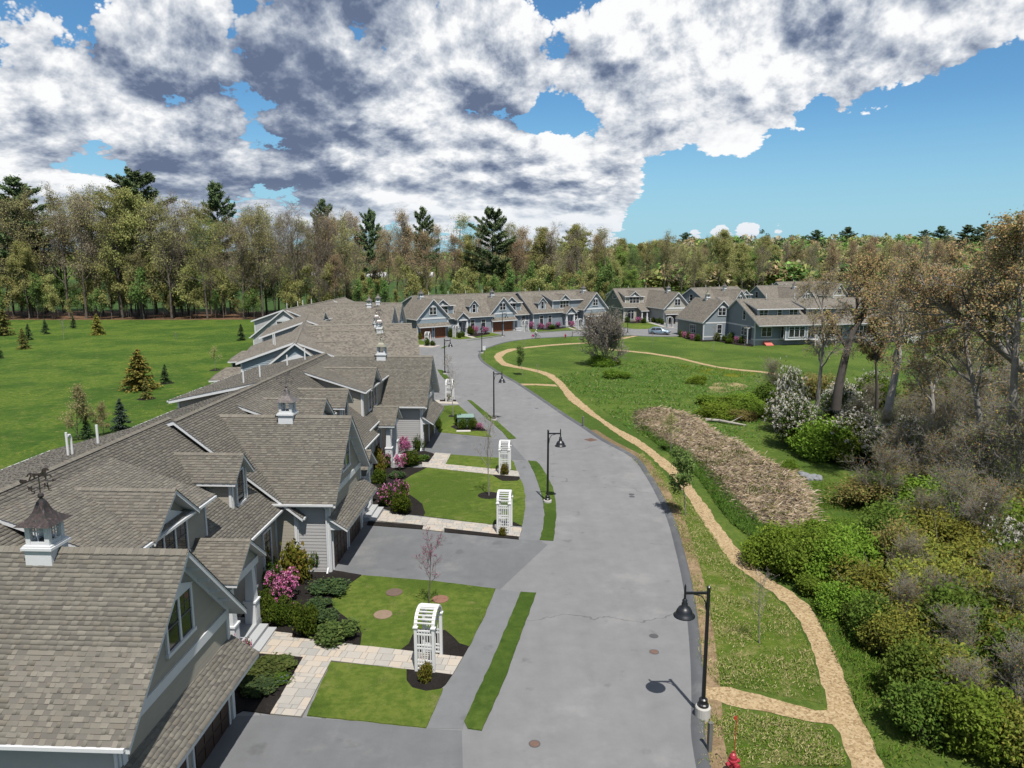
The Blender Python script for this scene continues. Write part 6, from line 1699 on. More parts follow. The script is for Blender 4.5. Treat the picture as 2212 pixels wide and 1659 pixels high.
for (bx, w, h, ms, nm, lab) in (((-12.28,145.98), 1.6, 1.6, box, 'boxwood', 'dark shrub right of the first far garage'), ((-10.40,143.89), 1.2, 1.1, box2, 'boxwood', 'round shrub at the second far arbor'), ((-9.83,146.49), 1.2, 1.0, box, 'boxwood', 'shrub by the far porch walk'), ((-8.60,150.33), 2.0, 1.6, box, 'boxwood', 'broad shrub right of the far porch'), ((-7.47,151.51), 1.4, 1.5, azalea, 'azalea', 'pink azalea left before the far row windows'), ((-5.57,152.05), 1.7, 1.3, azalea, 'azalea', 'pink azalea right before the far row windows'), ((-17.89,141.87), 1.0, 1.6, rhodo, 'rhododendron', 'brownish shrub left of the far garages'), ((-15.38,131.68), 1.2, 1.2, box2, 'climbing_rose', 'leafy bush at the foot of the first far arbor'), ((-14.33,131.68), 1.2, .8, box, 'boxwood', 'low shrub beside the first far arbor'),
                               ((4.34,161.90), 1.6, 1.5, azalea, 'azalea', 'pink azalea first in the long far bed'), ((5.81,163.15), 1.6, 1.2, azalea, 'azalea', 'pink azalea second in the long far bed'), ((6.76,161.90), 1.6, 1.0, azalea, 'azalea', 'pink azalea third in the long far bed'), ((8.12,164.42), 1.6, 1.2, azalea, 'azalea', 'pink azalea fourth in the long far bed'), ((9.11,161.90), 1.9, .9, box2, 'boxwood', 'green shrub in the long far bed'), ((10.33,165.72), 1.6, 1.1, azalea, 'azalea', 'pink azalea last in the long far bed'), ((13.63,165.72), 1.6, 1.3, azalea, 'azalea', 'pink azalea left of the third far arbor'), ((9.57,172.61), 1.0, 2.6, rhodo, 'rhododendron', 'tall bush before the long far bed wall'),
                               ((26.41,179.83), 1.7, 1.3, box, 'boxwood', 'shrub at the left corner of the grey green house'), ((27.81,178.44), 1.7, 1.2, box2, 'boxwood', 'shrub under the grey green house window'), ((30.63,178.44), 1.7, 1.2, azalea, 'azalea', 'pink azalea before the grey green house'), ((31.62,176.33), 1.7, 1.2, box, 'boxwood', 'green shrub right of the pink azalea before the grey green house'), ((34.33,178.44), 1.3, 1.1, box, 'boxwood', 'dark shrub left under the garage side wall'), ((34.90,175.72), 1.3, 1.1, box2, 'boxwood', 'dark shrub middle under the garage side wall'), ((35.46,173.08), 1.2, 1.2, box, 'boxwood', 'dark shrub right under the garage side wall'),
                               ((33.71,146.57), 1.3, 1.2, box, 'boxwood', 'shrub at the left corner of the corner house'), ((34.00,144.39), 1.1, 1.1, azalea, 'azalea', 'pink azalea left before the corner house wing'), ((34.35,142.75), 1.2, 1.1, box2, 'boxwood', 'green shrub between two pink ones at the corner house'), ((34.52,140.13), 1.1, 1.1, azalea, 'azalea', 'pink azalea right before the corner house wing'), ((35.34,139.04), 1.6, 1.2, box, 'boxwood', 'wide shrub left of the corner board of the corner house'), ((38.97,139.04), 1.7, 1.4, box, 'boxwood', 'shrub before the corner house small window'), ((40.06,138.58), 1.2, 1.0, box2, 'boxwood', 'low shrub left of the bright conical shrub'), ((41.87,139.58), 1.9, 2.3, gc, 'conical_shrub', 'bright green conical shrub at the corner house'), ((40.32,135.08), 1.9, .8, box2, 'boxwood', 'low shrub before the bright conical shrub'), ((41.96,136.55), 1.1, 1.0, azalea, 'azalea', 'pink azalea near the corner house side door'), ((42.54,135.08), 1.7, 1.3, box, 'boxwood', 'shrub by the corner house side door')):
    bed(ms, bx, w, h, nm, lab, .03)

def ground_at(u, v):
    th = RAD(9.9); x = (u-1106)/1587; y = (829.5-v)/1587; dz = -math.sin(th) + y*math.cos(th); t = -16/dz
    return (x*t, (math.cos(th) + y*math.sin(th))*t)
# ---- meadow shrubs, thicket, blossoming bushes
def shrub(ms, base, w, h, name, label, cat='shrub', z=-.05, group=None): put_bush(ms, name, label, (base[0], base[1], z), w/2/.92, h, R.uniform(0,6), group, cat)
greyb = tree_proto('greybush', 'bark_mid', seed=70, H=3.2, r0=.06, base=.03, n1=46, n2=10, n3=7, n4=2, lr=(.95,.55,.5,.5), ang=(52,38,38,40), leaf_lv=4, leaf_n=1, leaf_s=.04, leaf_r=.15, palette='tan', twig_r=.019, leaf_from=.6)
bb = (13.89,107.67); put_tree(greyb, 'bare_bush', 'big round bare grey bush in the meadow loop', (*bb, 0), .5, HT(bb, 708.8)/3.6, cat='shrub', szx=1.0, tn='twigs', cn='buds')
honey = bush_meshes(41, 13000, .042, [(.14,.23,.03),(.18,.28,.036),(.22,.31,.05)], 50, 16, .35); honey2 = bush_meshes(42, 13000, .042, [(.12,.20,.028),(.16,.25,.035),(.20,.28,.05)], 50, 15, .4)
olive_b = bush_meshes(43, 10000, .036, [(.20,.22,.045),(.25,.26,.05),(.29,.28,.06),(.16,.19,.045)], 90, 12, .3); rusty_b = bush_meshes(44, 6500, .034, [(.30,.22,.09),(.25,.21,.08),(.21,.24,.07)], 110, 10, .3)
darkb = bush_meshes(45, 11000, .040, [(.09,.15,.028),(.12,.185,.034),(.15,.21,.045)], 60, 15, .3)
white_b = bush_meshes(46, 7000, .034, [(.06,.10,.02),(.09,.13,.03),(.10,.10,.04)], 120, 13, .3, flower=[(.66,.63,.58),(.58,.52,.48),(.70,.69,.67)], fn=650, fs=.020)
twiggy = tree_proto('twiggy', 'bark_grey', seed=71, H=4.2, r0=.05, base=.04, n1=24, n2=8, n3=6, n4=2, lr=(.8,.55,.5,.5), ang=(40,38,38,42), leaf_lv=3, leaf_n=1, leaf_s=.045, leaf_r=.2, palette=[(.30,.26,.10),(.22,.27,.08),(.36,.19,.07),(.18,.22,.06)], twig_r=.008, leaf_from=.6)
shrub(honey, (13.39,107.67), 4.6, 1.5, 'green_shrub', 'green leafy clump at the foot of the bare grey bush')
shrub(honey2, (14.98,109.04), 3.0, 1.1, 'green_shrub', 'lower green clump at the right foot of the bare grey bush')
shrub(honey2, (13.86,96.59), 4.2, 1.0, 'green_shrub', 'low green mound below the bare grey bush'); shrub(honey, (23.44,91.88), 2.8, 1.1, 'green_shrub', 'low green mound left of the dry grass patch')
shrub(honey, (21.06,72.51), 5.0, 1.3, 'green_shrub', 'green mound left of the fallen log'); shrub(honey2, (23.21,74.83), 5.0, 1.5, 'green_shrub', 'green mound behind the fallen log'); shrub(honey, (25.18,76.67), 4.5, 1.6, 'green_shrub', 'green mound left of the white blossoms'); shrub(honey2, (21.84,78.60), 4.2, 1.0, 'green_shrub', 'low green mound above the reeds'); shrub(honey, (21.10,53.83), 1.4, .8, 'green_shrub', 'small round clump at the reeds edge')
shrub(rusty_b, (22.97,70.84), 4.0, 1.0, 'brush', 'brown brush by the fallen log')
for (bx, w, h, ms, nm, lab) in (((24.99,66.14), 4.6, 4.4, white_b, 'flowering_shrub', 'largest white blossoming shrub at the thicket edge'), ((27.86,71.57), 4.4, 5.2, white_b, 'flowering_shrub', 'tall white blossoming shrub behind the largest one'), ((32.22,71.00), 5.2, 4.0, white_b, 'flowering_shrub', 'white blossoming shrub between the dark leaning trunk and pale trunk'), ((32.11,66.14), 4.2, 2.8, white_b, 'flowering_shrub', 'low white blossoming shrub right of the green mound'), ((32.68,59.33), 5.0, 3.0, white_b, 'flowering_shrub', 'pinkish white blossoming shrub in the middle of the thicket'), ((39.53,79.34), 5.5, 3.6, white_b, 'flowering_shrub', 'far white blossoming shrub below the pale trunk'),
                               ((24.97,57.74), 5.6, 3.0, honey, 'green_shrub', 'bright green arching shrub in front of the white blossoms'), ((25.96,56.22), 4.6, 2.1, honey2, 'green_shrub', 'green arching shrub lower right of the white blossoms'), ((24.95,62.33), 3.6, 2.0, honey2, 'green_shrub', 'green shrub under the largest white blossoms'), ((28.38,56.60), 5.0, 2.4, rusty_b, 'brush', 'rusty brush right of the green arching shrub'),
                               ((27.23,77.25), 4.4, 2.6, darkb, 'green_shrub', 'dark shrub left of the white blossoms'), ((24.27,72.77), 4.2, 1.7, honey2, 'green_shrub', 'green shrub at the far left of the thicket'),
                               ((13.67,36.24), 3.4, 2.1, honey, 'green_shrub', 'fresh green shrub first beside the path below the reeds'), ((14.69,34.95), 3.6, 2.3, honey2, 'green_shrub', 'fresh green shrub second along the path'), ((15.78,34.19), 3.4, 2.3, honey, 'green_shrub', 'fresh green shrub third along the path'), ((15.53,36.93), 4.0, 2.0, honey2, 'green_shrub', 'green shrub behind the path shrubs'), ((17.35,36.24), 3.8, 2.2, honey, 'green_shrub', 'green shrub before the dark hollow'), ((14.52,33.03), 2.0, .9, honey2, 'green_shrub', 'low green clump at the path edge'), ((14.97,31.17), 2.6, 1.5, honey, 'green_shrub', 'green shrub where the path bends down'),
                               ((16.60,31.55), 3.6, 2.4, olive_b, 'olive_shrub', 'olive yellow shrub first right of the path'), ((18.12,31.42), 4.0, 2.8, olive_b, 'olive_shrub', 'olive yellow shrub in the middle of the thicket'), ((19.96,31.55), 4.2, 2.8, olive_b, 'olive_shrub', 'olive yellow shrub farther right in the thicket'), ((19.66,35.75), 3.4, 2.6, rusty_b, 'brush', 'rusty topped shrub above the olive ones'), ((20.80,34.95), 4.2, 2.4, olive_b, 'olive_shrub', 'olive shrub behind the rusty topped one'), ((20.80,37.98), 4.2, 2.3, darkb, 'green_shrub', 'dark green shrub in the hollow'), ((20.45,39.50), 4.0, 1.6, darkb, 'green_shrub', 'dark green shrub near the reeds corner'),
                               ((15.56,28.82), 3.0, 1.9, darkb, 'green_shrub', 'dark shrub low beside the path'), ((14.85,29.72), 1.9, 1.2, darkb, 'green_shrub', 'dark low shrub at the path edge below the olive ones'), ((16.96,28.49), 3.6, 2.2, olive_b, 'olive_shrub', 'olive shrub low in the thicket'), ((18.61,28.28), 3.8, 2.4, darkb, 'green_shrub', 'dark shrub low at the right'), ((20.70,29.37), 4.0, 2.8, olive_b, 'olive_shrub', 'olive shrub near the right edge'), ((23.19,31.81), 4.2, 3.0, darkb, 'green_shrub', 'dark shrub near the right edge below white blossoms'), ((23.09,34.65), 4.4, 2.4, olive_b, 'olive_shrub', 'olive shrub under the grey brush'), ((25.42,34.65), 3.2, 3.2, white_b, 'flowering_shrub', 'white blossoming shrub at the right edge'), ((19.49,26.67), 3.4, 2.4, olive_b, 'olive_shrub', 'olive shrub in the lower right corner'), ((16.91,26.30), 2.8, 1.3, honey, 'green_shrub', 'yellow green low shrub in the lower right grass'), ((15.97,26.96), 2.2, .8, honey2, 'green_shrub', 'low green growth in the lower right grass')):
    shrub(ms, bx, w, h, nm, lab, group='shrubs of the thicket')
BRUSH_AT = ['right of the white blossoms', 'beside the pinkish blossoms', 'at the foot of the upright maple', 'low before the pinkish blossoms', 'before the upright maple', 'at the foot of the rightmost maple', 'between green arch and rusty brush', 'at the stone heap', 'below the rusty brush', 'in the dark middle of the thicket', 'at the right edge below the maple', 'below the grey tangle', 'above the right olive shrub', 'by the dark hollow', 'behind the green arching shrub', 'left behind the tall white shrub', 'behind the pinkish blossoms', 'behind the upright maple', 'behind the rightmost maple', 'on top of the olive shrubs', 'among the olive shrubs', 'in front of the right olive shrub']
for i, (bx, sc) in enumerate((((35.29,62.79), .7), ((35.63,58.52), .9), ((40.94,62.79), 1.0), ((31.50,53.07), .8), ((34.39,53.07), .95), ((39.63,56.60), 1.2), ((30.88,58.52), .6), ((27.10,50.32), .7), ((27.23,45.54), .8), ((29.04,44.30), .95), ((30.01,41.98), 1.2), ((25.19,39.89), .7), ((25.65,37.63), .7), ((23.30,39.89), .5), ((35.54,71.57), .6), ((30.22,83.86), .7), ((42.30,73.36), .9), ((44.50,71.57), 1.2), ((49.24,73.36), 1.3), ((19.14,33.45), .45), ((18.41,29.37), .45), ((22.16,31.17), .5))):
    put_tree(twiggy, 'bare_brush', 'tangled grey brush with orange buds ' + BRUSH_AT[i], (*bx, -.1), i*1.3, sc, 'grey brush of the thicket', cat='shrub', tn='twigs', cn='buds', szx=1.25)


for (u, v_, w, h, ms, nm, lab) in [
 (1720,968,5.4,4.6,white_b,'flowering_shrub','full white blossoming shrub left of the dark leaning trunk'),(1835,985,6.0,3.8,white_b,'flowering_shrub','white blossoming shrub behind the bright green arching shrub'),(1905,1010,5.6,3.2,white_b,'flowering_shrub','white blossoming shrub before the pale trunk'),(1990,1030,6.0,3.4,white_b,'flowering_shrub','white blossoming shrub right of the pale trunk'),(2070,1050,5.2,3.0,white_b,'flowering_shrub','white blossoming shrub farthest right in the row'),
 (1935,1090,4.6,2.0,honey2,'green_shrub','green shrub below the white row'),(2020,1120,4.8,2.4,honey,'green_shrub','green shrub below the right end of the white row'),(2120,1120,4.8,2.6,honey2,'green_shrub','green shrub under the leaning limb'),(2190,1200,4.6,2.8,honey,'green_shrub','green shrub at the right edge below the limb'),(2080,1200,4.2,2.2,olive_b,'olive_shrub','olive shrub below the green ones at the right'),
 (1960,1500,3.4,2.2,darkb,'green_shrub','dark shrub above the lower right grass'),(2060,1520,3.6,2.4,olive_b,'olive_shrub','olive shrub in the lower right, second from the edge'),(2170,1500,3.8,2.8,darkb,'green_shrub','dark tall shrub at the lower right edge'),
 (2000,1600,3.0,1.9,darkb,'green_shrub','dark shrub low in the bottom right corner'),(2110,1620,3.2,2.1,honey2,'green_shrub','green shrub in the bottom right corner'),(2200,1640,3.2,2.2,olive_b,'olive_shrub','olive shrub cut by the bottom right corner'),
 (1930,1420,3.2,2.2,olive_b,'olive_shrub','olive shrub between dark ones above the lower grass'),(2030,1400,4.0,2.8,darkb,'green_shrub','dark shrub behind the lower right olive one'),(2130,1380,4.2,3.0,olive_b,'olive_shrub','tall olive shrub near the right edge, lower half'),(2205,1330,4.2,3.2,rusty_b,'brush','rusty brush at the right edge, lower half'),
 (1860,1090,4.6,1.8,rusty_b,'brush','low rusty brush beyond the hollow'),(1950,1060,5.0,2.2,rusty_b,'brush','rusty brush in the grass right of the stones'),(2050,1080,5.0,2.4,darkb,'green_shrub','dark shrub under the grey tangle'),(1900,1160,4.4,2.0,darkb,'green_shrub','dark shrub in the hollow before the rusty brush'),(2010,1180,4.8,2.4,olive_b,'olive_shrub','olive shrub at the back of the hollow'),(2150,1150,5.0,3.0,rusty_b,'brush','rusty brush at the right edge below the leaning limb'),
 (1760,860,5.0,3.0,rusty_b,'brush','brown brush left behind the white blossoms'),(1680,850,4.6,2.4,darkb,'green_shrub','dark shrub at the meadow end of the east path'),(1900,880,6.0,3.4,darkb,'green_shrub','dark shrub between the pale trunk and the deck'),(2000,900,6.5,3.6,rusty_b,'brush','rusty brush behind the middle blossoms'),(2120,900,6.5,4.0,darkb,'green_shrub','dark shrub far right behind the blossoms')]:
    b_ = ground_at(u, v_); shrub(ms, b_, w, h, nm, lab, group='shrubs of the thicket')
for i, (u, v_, sc) in enumerate([(1950,1380,.45),(2060,1450,.45),(2160,1400,.6),(2190,1560,.5),(2080,1560,.4),(1900,1100,.7),(2000,1060,.8),(2100,1080,.9),(2190,1050,1.0),(1850,950,.6),(1950,960,.7),(2060,950,.9),(2170,950,1.1)]):
    put_tree(twiggy, 'bare_brush', 'grey brush ' + ['above the lower right dark shrubs','before the lower right olive shrub','at the right edge over tall olive','in the bottom right corner','low in the lower right','right of the grey stones','over the rusty brush by the stones','over the dark shrub of the hollow','at the right edge above the hollow','behind the middle white blossoms','behind the pinkish white blossoms','far right before the deck','far at the right edge'][i], (*ground_at(u, v_), -.1), i*2.1, sc, 'grey brush of the thicket', cat='shrub', tn='twigs', cn='buds', szx=1.25)

# ---- the large trees of the thicket
def big_tree(seed, path, r0, label, mat='bark', name='maple_tree', **kw):
    p = dict(base=.35, n1=9, n2=8, n3=7, n4=5, lr=(.4,.5,.5,.5), leaf_n=2, leaf_s=.075, leaf_r=.25, palette='bud', twig_r=.010, sides=(9,6,4,3), trop=.06, wob=.2, ang=(45,45,48,50))
    p.update(kw); o = path[0]
    rng = np.random.default_rng(seed); W, V, c = make_tree(rng, path=[(a-o[0], b-o[1], h-o[2]) for a, b, h in path], r0=r0, **p)
    put_tree((W.mesh('maple_trunk', mat), leaf_mesh('maple_crown', V, c)), name, label, o, 0, 1.0, 'large trees of the thicket')
big_tree(1, [(27.90,62.00,2.93),(28.02,62.00,4.96),(28.51,62.30,7.47),(29.13,62.60,9.64),(30.09,63.00,10.92),(30.75,63.50,12.42),(30.65,64.00,13.94)], .42, 'dark leaning maple with a forked trunk in front of the white deck', 'bark_dark', leaf_from=.3)
big_tree(3, [(31.22,60.00,2.15),(31.47,60.00,4.23),(31.73,60.00,6.71),(31.96,60.20,8.18),(31.61,60.50,10.91),(31.79,61.00,12.36),(31.34,61.00,13.83)], .36, 'pale grey barked maple right of the dark leaning one', 'bark_pale', leaf_from=.45)
big_tree(4, [(27.11,64.00,2.86),(27.19,64.00,4.95),(27.23,64.00,8.37),(27.09,64.30,11.15),(27.15,64.50,13.04)], .19, 'slender drooping tree left of the dark leaning maple', 'bark_grey', droop=.22, base=.3, leaf_s=.05, leaf_from=.6, n1=12)
big_tree(5, [(33.46,66.00,2.21),(33.25,66.00,4.60),(32.88,66.00,7.55),(32.89,66.00,9.53)], .16, 'small dark tree between the two large trunks', 'bark_dark', leaf_from=.3, base=.45)
big_tree(6, [(41.0,48.0,-.1),(39.6,48.0,3.0),(33.49,47.50,8.65),(32.00,47.50,9.83),(30.17,47.50,11.26),(28.57,47.80,12.31),(27.37,48.00,12.96)], .42, 'huge leaning maple limb reaching in from the right edge', 'bark_grey', base=.4, n1=13, lr=(.34,.5,.5,.5), leaf_from=.4)
big_tree(8, [(32.90,50.00,2.98),(32.49,50.00,5.10),(32.02,50.00,6.91),(31.69,50.50,8.73),(31.51,51.00,10.82),(31.40,51.00,12.60),(30.94,51.00,14.53)], .22, 'upright budding maple left of the rightmost tree', 'bark_grey', n1=12, base=.25, leaf_from=.5)
big_tree(9, [(30.82,44.00,4.79),(30.57,44.00,7.60),(30.36,44.00,10.75),(30.54,44.40,13.43),(30.69,45.00,15.01),(30.74,45.00,16.54)], .26, 'tall orange budded maple filling the right edge', 'bark_grey', n1=17, base=.2, lr=(.36,.5,.5,.5), leaf_n=2, leaf_from=.35)
big_tree(10, [(31.5,40.5,-.1),(31.8,40.5,3.5),(32.3,41,6.0),(32.2,41.5,8.5),(32.6,42,11.0)], .2, 'second orange budded tree at the right edge before the tall one', 'bark_grey', n1=13, base=.2, leaf_n=2, lr=(.34,.5,.5,.5), leaf_from=.45)
big_tree(11, [(32.74,56.00,2.24),(32.68,56.00,4.81),(32.04,56.00,7.33),(31.45,56.00,9.32),(31.46,56.00,11.29)], .2, 'slanting budding maple in the middle of the thicket', 'bark_pale', n1=11, base=.2, leaf_from=.5)
big_tree(12, [(27.5,27.5,-.1),(27.2,27.6,2.2),(26.8,27.8,4.4),(26.6,28,6.2)], .1, 'yellow catkin bush tree in the lower right corner', n1=14, base=.1, palette='yellow', leaf_n=2, leaf_s=.05, lr=(.5,.5,.5,.5), name='young_tree')
big_tree(13, [(24.3,23.0,-.1),(24.0,23.2,1.5),(23.6,23.4,3.2),(23.4,23.8,4.6)], .08, 'twiggy yellow budded shrub tree at the lower right edge', n1=14, base=.08, palette='yellow', leaf_n=2, leaf_s=.04, lr=(.55,.5,.5,.5), name='young_tree')

# ---- reeds and rough grass
def inside(poly, x, y):
    c = False; n = len(poly)
    for i in range(n):
        x1, y1 = poly[i]; x2, y2 = poly[i-1]
        if (y1 > y) != (y2 > y) and x < (x2-x1)*(y-y1)/(y2-y1)+x1: c = not c
    return c
REED = [(13.20,74.24),(15.48,76.36),(17.06,74.24),(18.11,71.40),(18.20,66.29),(18.55,63.55),(19.12,61.85),(19.44,57.93),(19.94,55.14),(20.59,53.83),(20.52,51.69),(20.21,48.88),(19.46,46.36),(18.29,43.20),(17.26,42.07),(15.96,41.88),(15.19,42.38),(14.86,43.63),(14.72,45.65),(14.72,48.35),(14.88,51.69),(14.71,54.81),(14.43,57.93),(13.63,60.63),(13.06,63.99),(12.48,66.76),(12.43,69.77)]
def in_poly_points(rng, poly, n):
    P = np.array(poly); lo, hi = P.min(0), P.max(0); out = []
    while len(out) < n:
        x, y = rng.uniform(lo, hi)
        if inside(poly, x, y): out.append((x, y))
    return np.array(out)
def clumped(rng, poly, n):
    P = in_poly_points(rng, poly, int(n*2.6)); k = np.array([mnoise.noise((x*.55, y*.55, 1.3)) + .5*mnoise.noise((x*1.7, y*1.7, 7)) for x, y in P])
    return P[np.argsort(-k + rng.normal(size=len(P))*.35)[:n]]
def blades(name, P, rng, lean, ln, wd, cols, z0=0.0, label=None, mat='reed_blades'):
    n = len(P); a = rng.uniform(0, 2*math.pi, n); L = rng.uniform(*ln, n); th = rng.uniform(*lean, n)
    d = np.stack([np.cos(a)*np.sin(th), np.sin(a)*np.sin(th), np.cos(th)], 1); b0 = np.column_stack([P, np.full(n, z0)+rng.uniform(0, .12, n)*np.sin(th)])
    s_ = np.stack([-np.sin(a), np.cos(a), np.zeros(n)], 1)*(rng.uniform(*wd, n)/2)[:, None]
    s_ = s_ + np.cross(d, s_)*rng.uniform(-1, 1, (n, 1))
    e = b0 + d*L[:, None]; m = b0 + d*L[:, None]*.55 + np.array([0,0,1])*(L*.08)[:, None]
    V = np.stack([b0-s_, b0+s_, m+s_*.8, e], 1).reshape(-1, 3)
    add(name, leaf_mesh(name, V, pal(rng, n, cols, .25), mat), None, kind='stuff', label=label)
rng0 = np.random.default_rng(9)
sheet('reed_litter', ragged(smooth_closed(REED, 2), .4, .25, 6), .011, 'reed_ground')
STRAW = [(.36,.265,.19),(.42,.33,.245),(.30,.22,.16),(.50,.42,.33),(.24,.175,.125),(.33,.27,.225),(.20,.19,.07)]
blades('dead_reeds', in_poly_points(rng0, REED, 52000) + rng0.normal(size=(52000, 2))*.35, rng0, (1.1, 1.55), (.25, .75), (.010, .024), STRAW, .0, 'flattened straw coloured dead reeds')
blades('standing_reeds', in_poly_points(rng0, REED, 9000), rng0, (.2, 1.0), (.15, .5), (.010, .022), STRAW, .0, 'standing straw coloured reed stalks')
c = in_poly_points(rng0, REED, 34); pts = (c[:, None, :] + rng0.normal(size=(34, 60, 2))*.35).reshape(-1, 2)
blades('reed_shoots', pts, rng0, (.1, .7), (.25, .6), (.02, .045), [(.06,.11,.02),(.10,.14,.03)], 0, 'green shoots among the dead reeds', 'grass_blade')
VERGE = [(7.40,26.87),(9.31,36.13),(10.04,47.57),(9.98,51.22),(9.49,57.42),(10.80,58.65),(11.42,50.58),(11.70,46.46),(11.63,35.70),(12.46,32.94),(12.65,30.40),(12.27,27.91),(11.30,24.23),(9.29,24.98),(7.78,25.37)]
VERGE2 = [(6.74,24.23),(7.60,24.02),(9.63,23.27),(11.00,22.93),(10.69,20.92),(5.89,20.92)]
GRS = [(.085,.14,.018),(.12,.175,.025),(.16,.20,.04),(.32,.27,.14),(.38,.33,.18)]
sheet('verge', ragged(smooth_closed(VERGE, 1), .4, .12, 2), .008, 'verge_grass'); sheet('verge', ragged(smooth_closed(VERGE2, 1), .4, .12, 3), .008, 'verge_grass')
blades('verge_blades', np.concatenate([clumped(rng0, VERGE, 17000), clumped(rng0, VERGE2, 7000)]), rng0, (.4, 1.2), (.06, .15), (.014, .03), GRS, .005, 'patchy green and straw grass of the verge', 'grass_blade')
ROUGH = [(13.05,27.38),(12.70,25.66),(12.23,23.51),(11.93,21.76),(11.88,20.86),(16.24,20.86),(34.08,46.85),(27.92,52.91),(22.30,52.24),(18.27,43.11),(16.16,41.55),(13.38,39.50),(12.87,35.92),(14.03,32.75)]
blades('rough_grass', clumped(rng0, ROUGH, 60000), rng0, (.3, 1.15), (.10, .30), (.014, .032), [(.055,.12,.016),(.08,.16,.02),(.115,.19,.027),(.16,.19,.05)], 0, 'tall rough grass around the thicket', 'grass_blade')
MEAD = [(5.76,97.16),(12.16,105.65),(19.25,112.69),(26.61,108.37),(34.00,99.47),(21.62,62.23),(19.12,61.85),(17.06,74.24),(13.20,74.24),(12.43,69.77),(13.63,60.63),(14.71,54.81),(14.54,57.57),(11.33,65.21),(8.12,83.63)]
blades('meadow_tufts', clumped(rng0, MEAD, 26000), rng0, (.5, 1.3), (.12, .32), (.04, .10), [(.06,.125,.018),(.08,.155,.024),(.11,.185,.032),(.08,.16,.045),(.20,.21,.09)], 0, 'tufted grass of the wet meadow', 'grass_blade')
THICK = [(14.61,31.17),(16.75,33.17),(20.08,37.98),(24.89,46.85),(28.01,54.78),(26.48,59.33),(24.04,66.14),(31.93,75.27),(42.08,79.34),(51.09,77.95),(46,60),(44,40),(28,24),(19.34,27.26),(16.57,28.07)]
P_ = clumped(rng0, THICK, 26000); hgt = np.array([max(0, mnoise.noise((x*.3, y*.3, 2.2)) + .55) for x, y in P_])
Cg = np.column_stack([P_, hgt*rng0.uniform(.05, 1.5, len(P_))])
add('undergrowth', leaf_mesh('undergrowth', quads(rng0, Cg, rng0.uniform(.05, .11, len(Cg)), .7, .4), pal(rng0, len(Cg), [(.09,.14,.025),(.12,.17,.03),(.16,.17,.04),(.06,.10,.02),(.20,.15,.07),(.15,.12,.06)])), None, kind='stuff', label='mixed leafy undergrowth filling the thicket')
Wd = Wood(); P2 = in_poly_points(rng0, THICK, 2600)
for x, y in P2:
    d_ = rng0.normal(size=3); d_[2] = abs(d_[2])*1.2 + .3; d_ = d_/np.linalg.norm(d_)*rng0.uniform(.8, 2.6); m_ = rng0.normal(size=3)*.15
    Wd.tube([(x, y, 0), tuple(np.array([x, y, 0]) + d_*.5 + m_), tuple(np.array([x, y, 0]) + d_)], [.018, .013, .005], 3)
add('twig_tangle', Wd.mesh('twig_tangle', 'bark_grey'), None, kind='stuff', label='tangle of bare grey twigs in the thicket')
SLOPE = [(14.63,57.93),(15.05,52.28),(14.87,45.88),(15.12,42.17),(16.03,41.68),(15.31,40.07),(13.72,40.07),(13.27,42.58),(13.35,46.36),(13.59,51.10),(13.22,56.50),(12.46,61.44),(11.98,65.82),(12.46,69.25),(13.10,63.12)]
blades('bank_grass', in_poly_points(rng0, SLOPE, 16000), rng0, (.2, 1.0), (.12, .35), (.025, .06), [(.05,.105,.018),(.07,.13,.024),(.10,.155,.032)], 0, 'lush green grass on the bank beside the reeds', 'grass_blade')

# ------------------------------------------------------------------ street furniture and small things
def lamp_proto(kind_dir):
    t = thing('street_lamp', 'x', 'street lamp'); dx = kind_dir
    bh = .42 if dx < 0 else .18
    mb = MB(); mb.lathe([(.27,0),(.27,bh),(.24,bh+.04)], 20, 'concrete'); mb.build('base', t, smooth=False)
    mb = MB(); mb.lathe([(.20,bh+.04),(.20,bh+.12),(.16,bh+.16),(.15,bh+.30),(.10,bh+.34)], 14, 'black_metal'); mb.tube([(0,0,bh+.2),(0,0,4.88)], [.075,.06], 12, 'black_metal'); mb.lathe([(.07,4.86),(.075,4.9),(.02,4.95)], 10, 'black_metal'); mb.build('pole', t)
    mb = MB(); mb.beam((0,0,4.68), (.82*dx,0,4.68), .06, .085, 'black_metal'); mb.tube([(.8*dx,0,4.45),(.8*dx,0,4.92),(.8*dx,0,5.0)], [.04,.035,.01], 8, 'black_metal')
    mb.tube([(.06*dx,0,4.05),(.09*dx,0,4.35),(.22*dx,0,4.56),(.5*dx,0,4.64)], .022, 6, 'black_metal'); a = mb.build('arm', t)
    mb = MB(); mb.lathe([(.05,4.47),(.09,4.42),(.08,4.34),(.11,4.30),(.10,4.22),(.20,4.15),(.27,4.03),(.29,3.92),(.37,3.87),(.37,3.84),(.30,3.85)], 20, 'black_metal', (.8*dx,0,0), cap=False)
    s_ = mb.build('lamp_shade', t, smooth=True)
    mb = MB(); mb.lathe([(.02,3.80),(.16,3.84),(.24,3.88)], 14, 'lamp_clear', (.8*dx,0,0), cap=False); mb.build('lens', s_)
    return t
lampR, lampL = lamp_proto(1), lamp_proto(-1)
first = {1: True, -1: True}
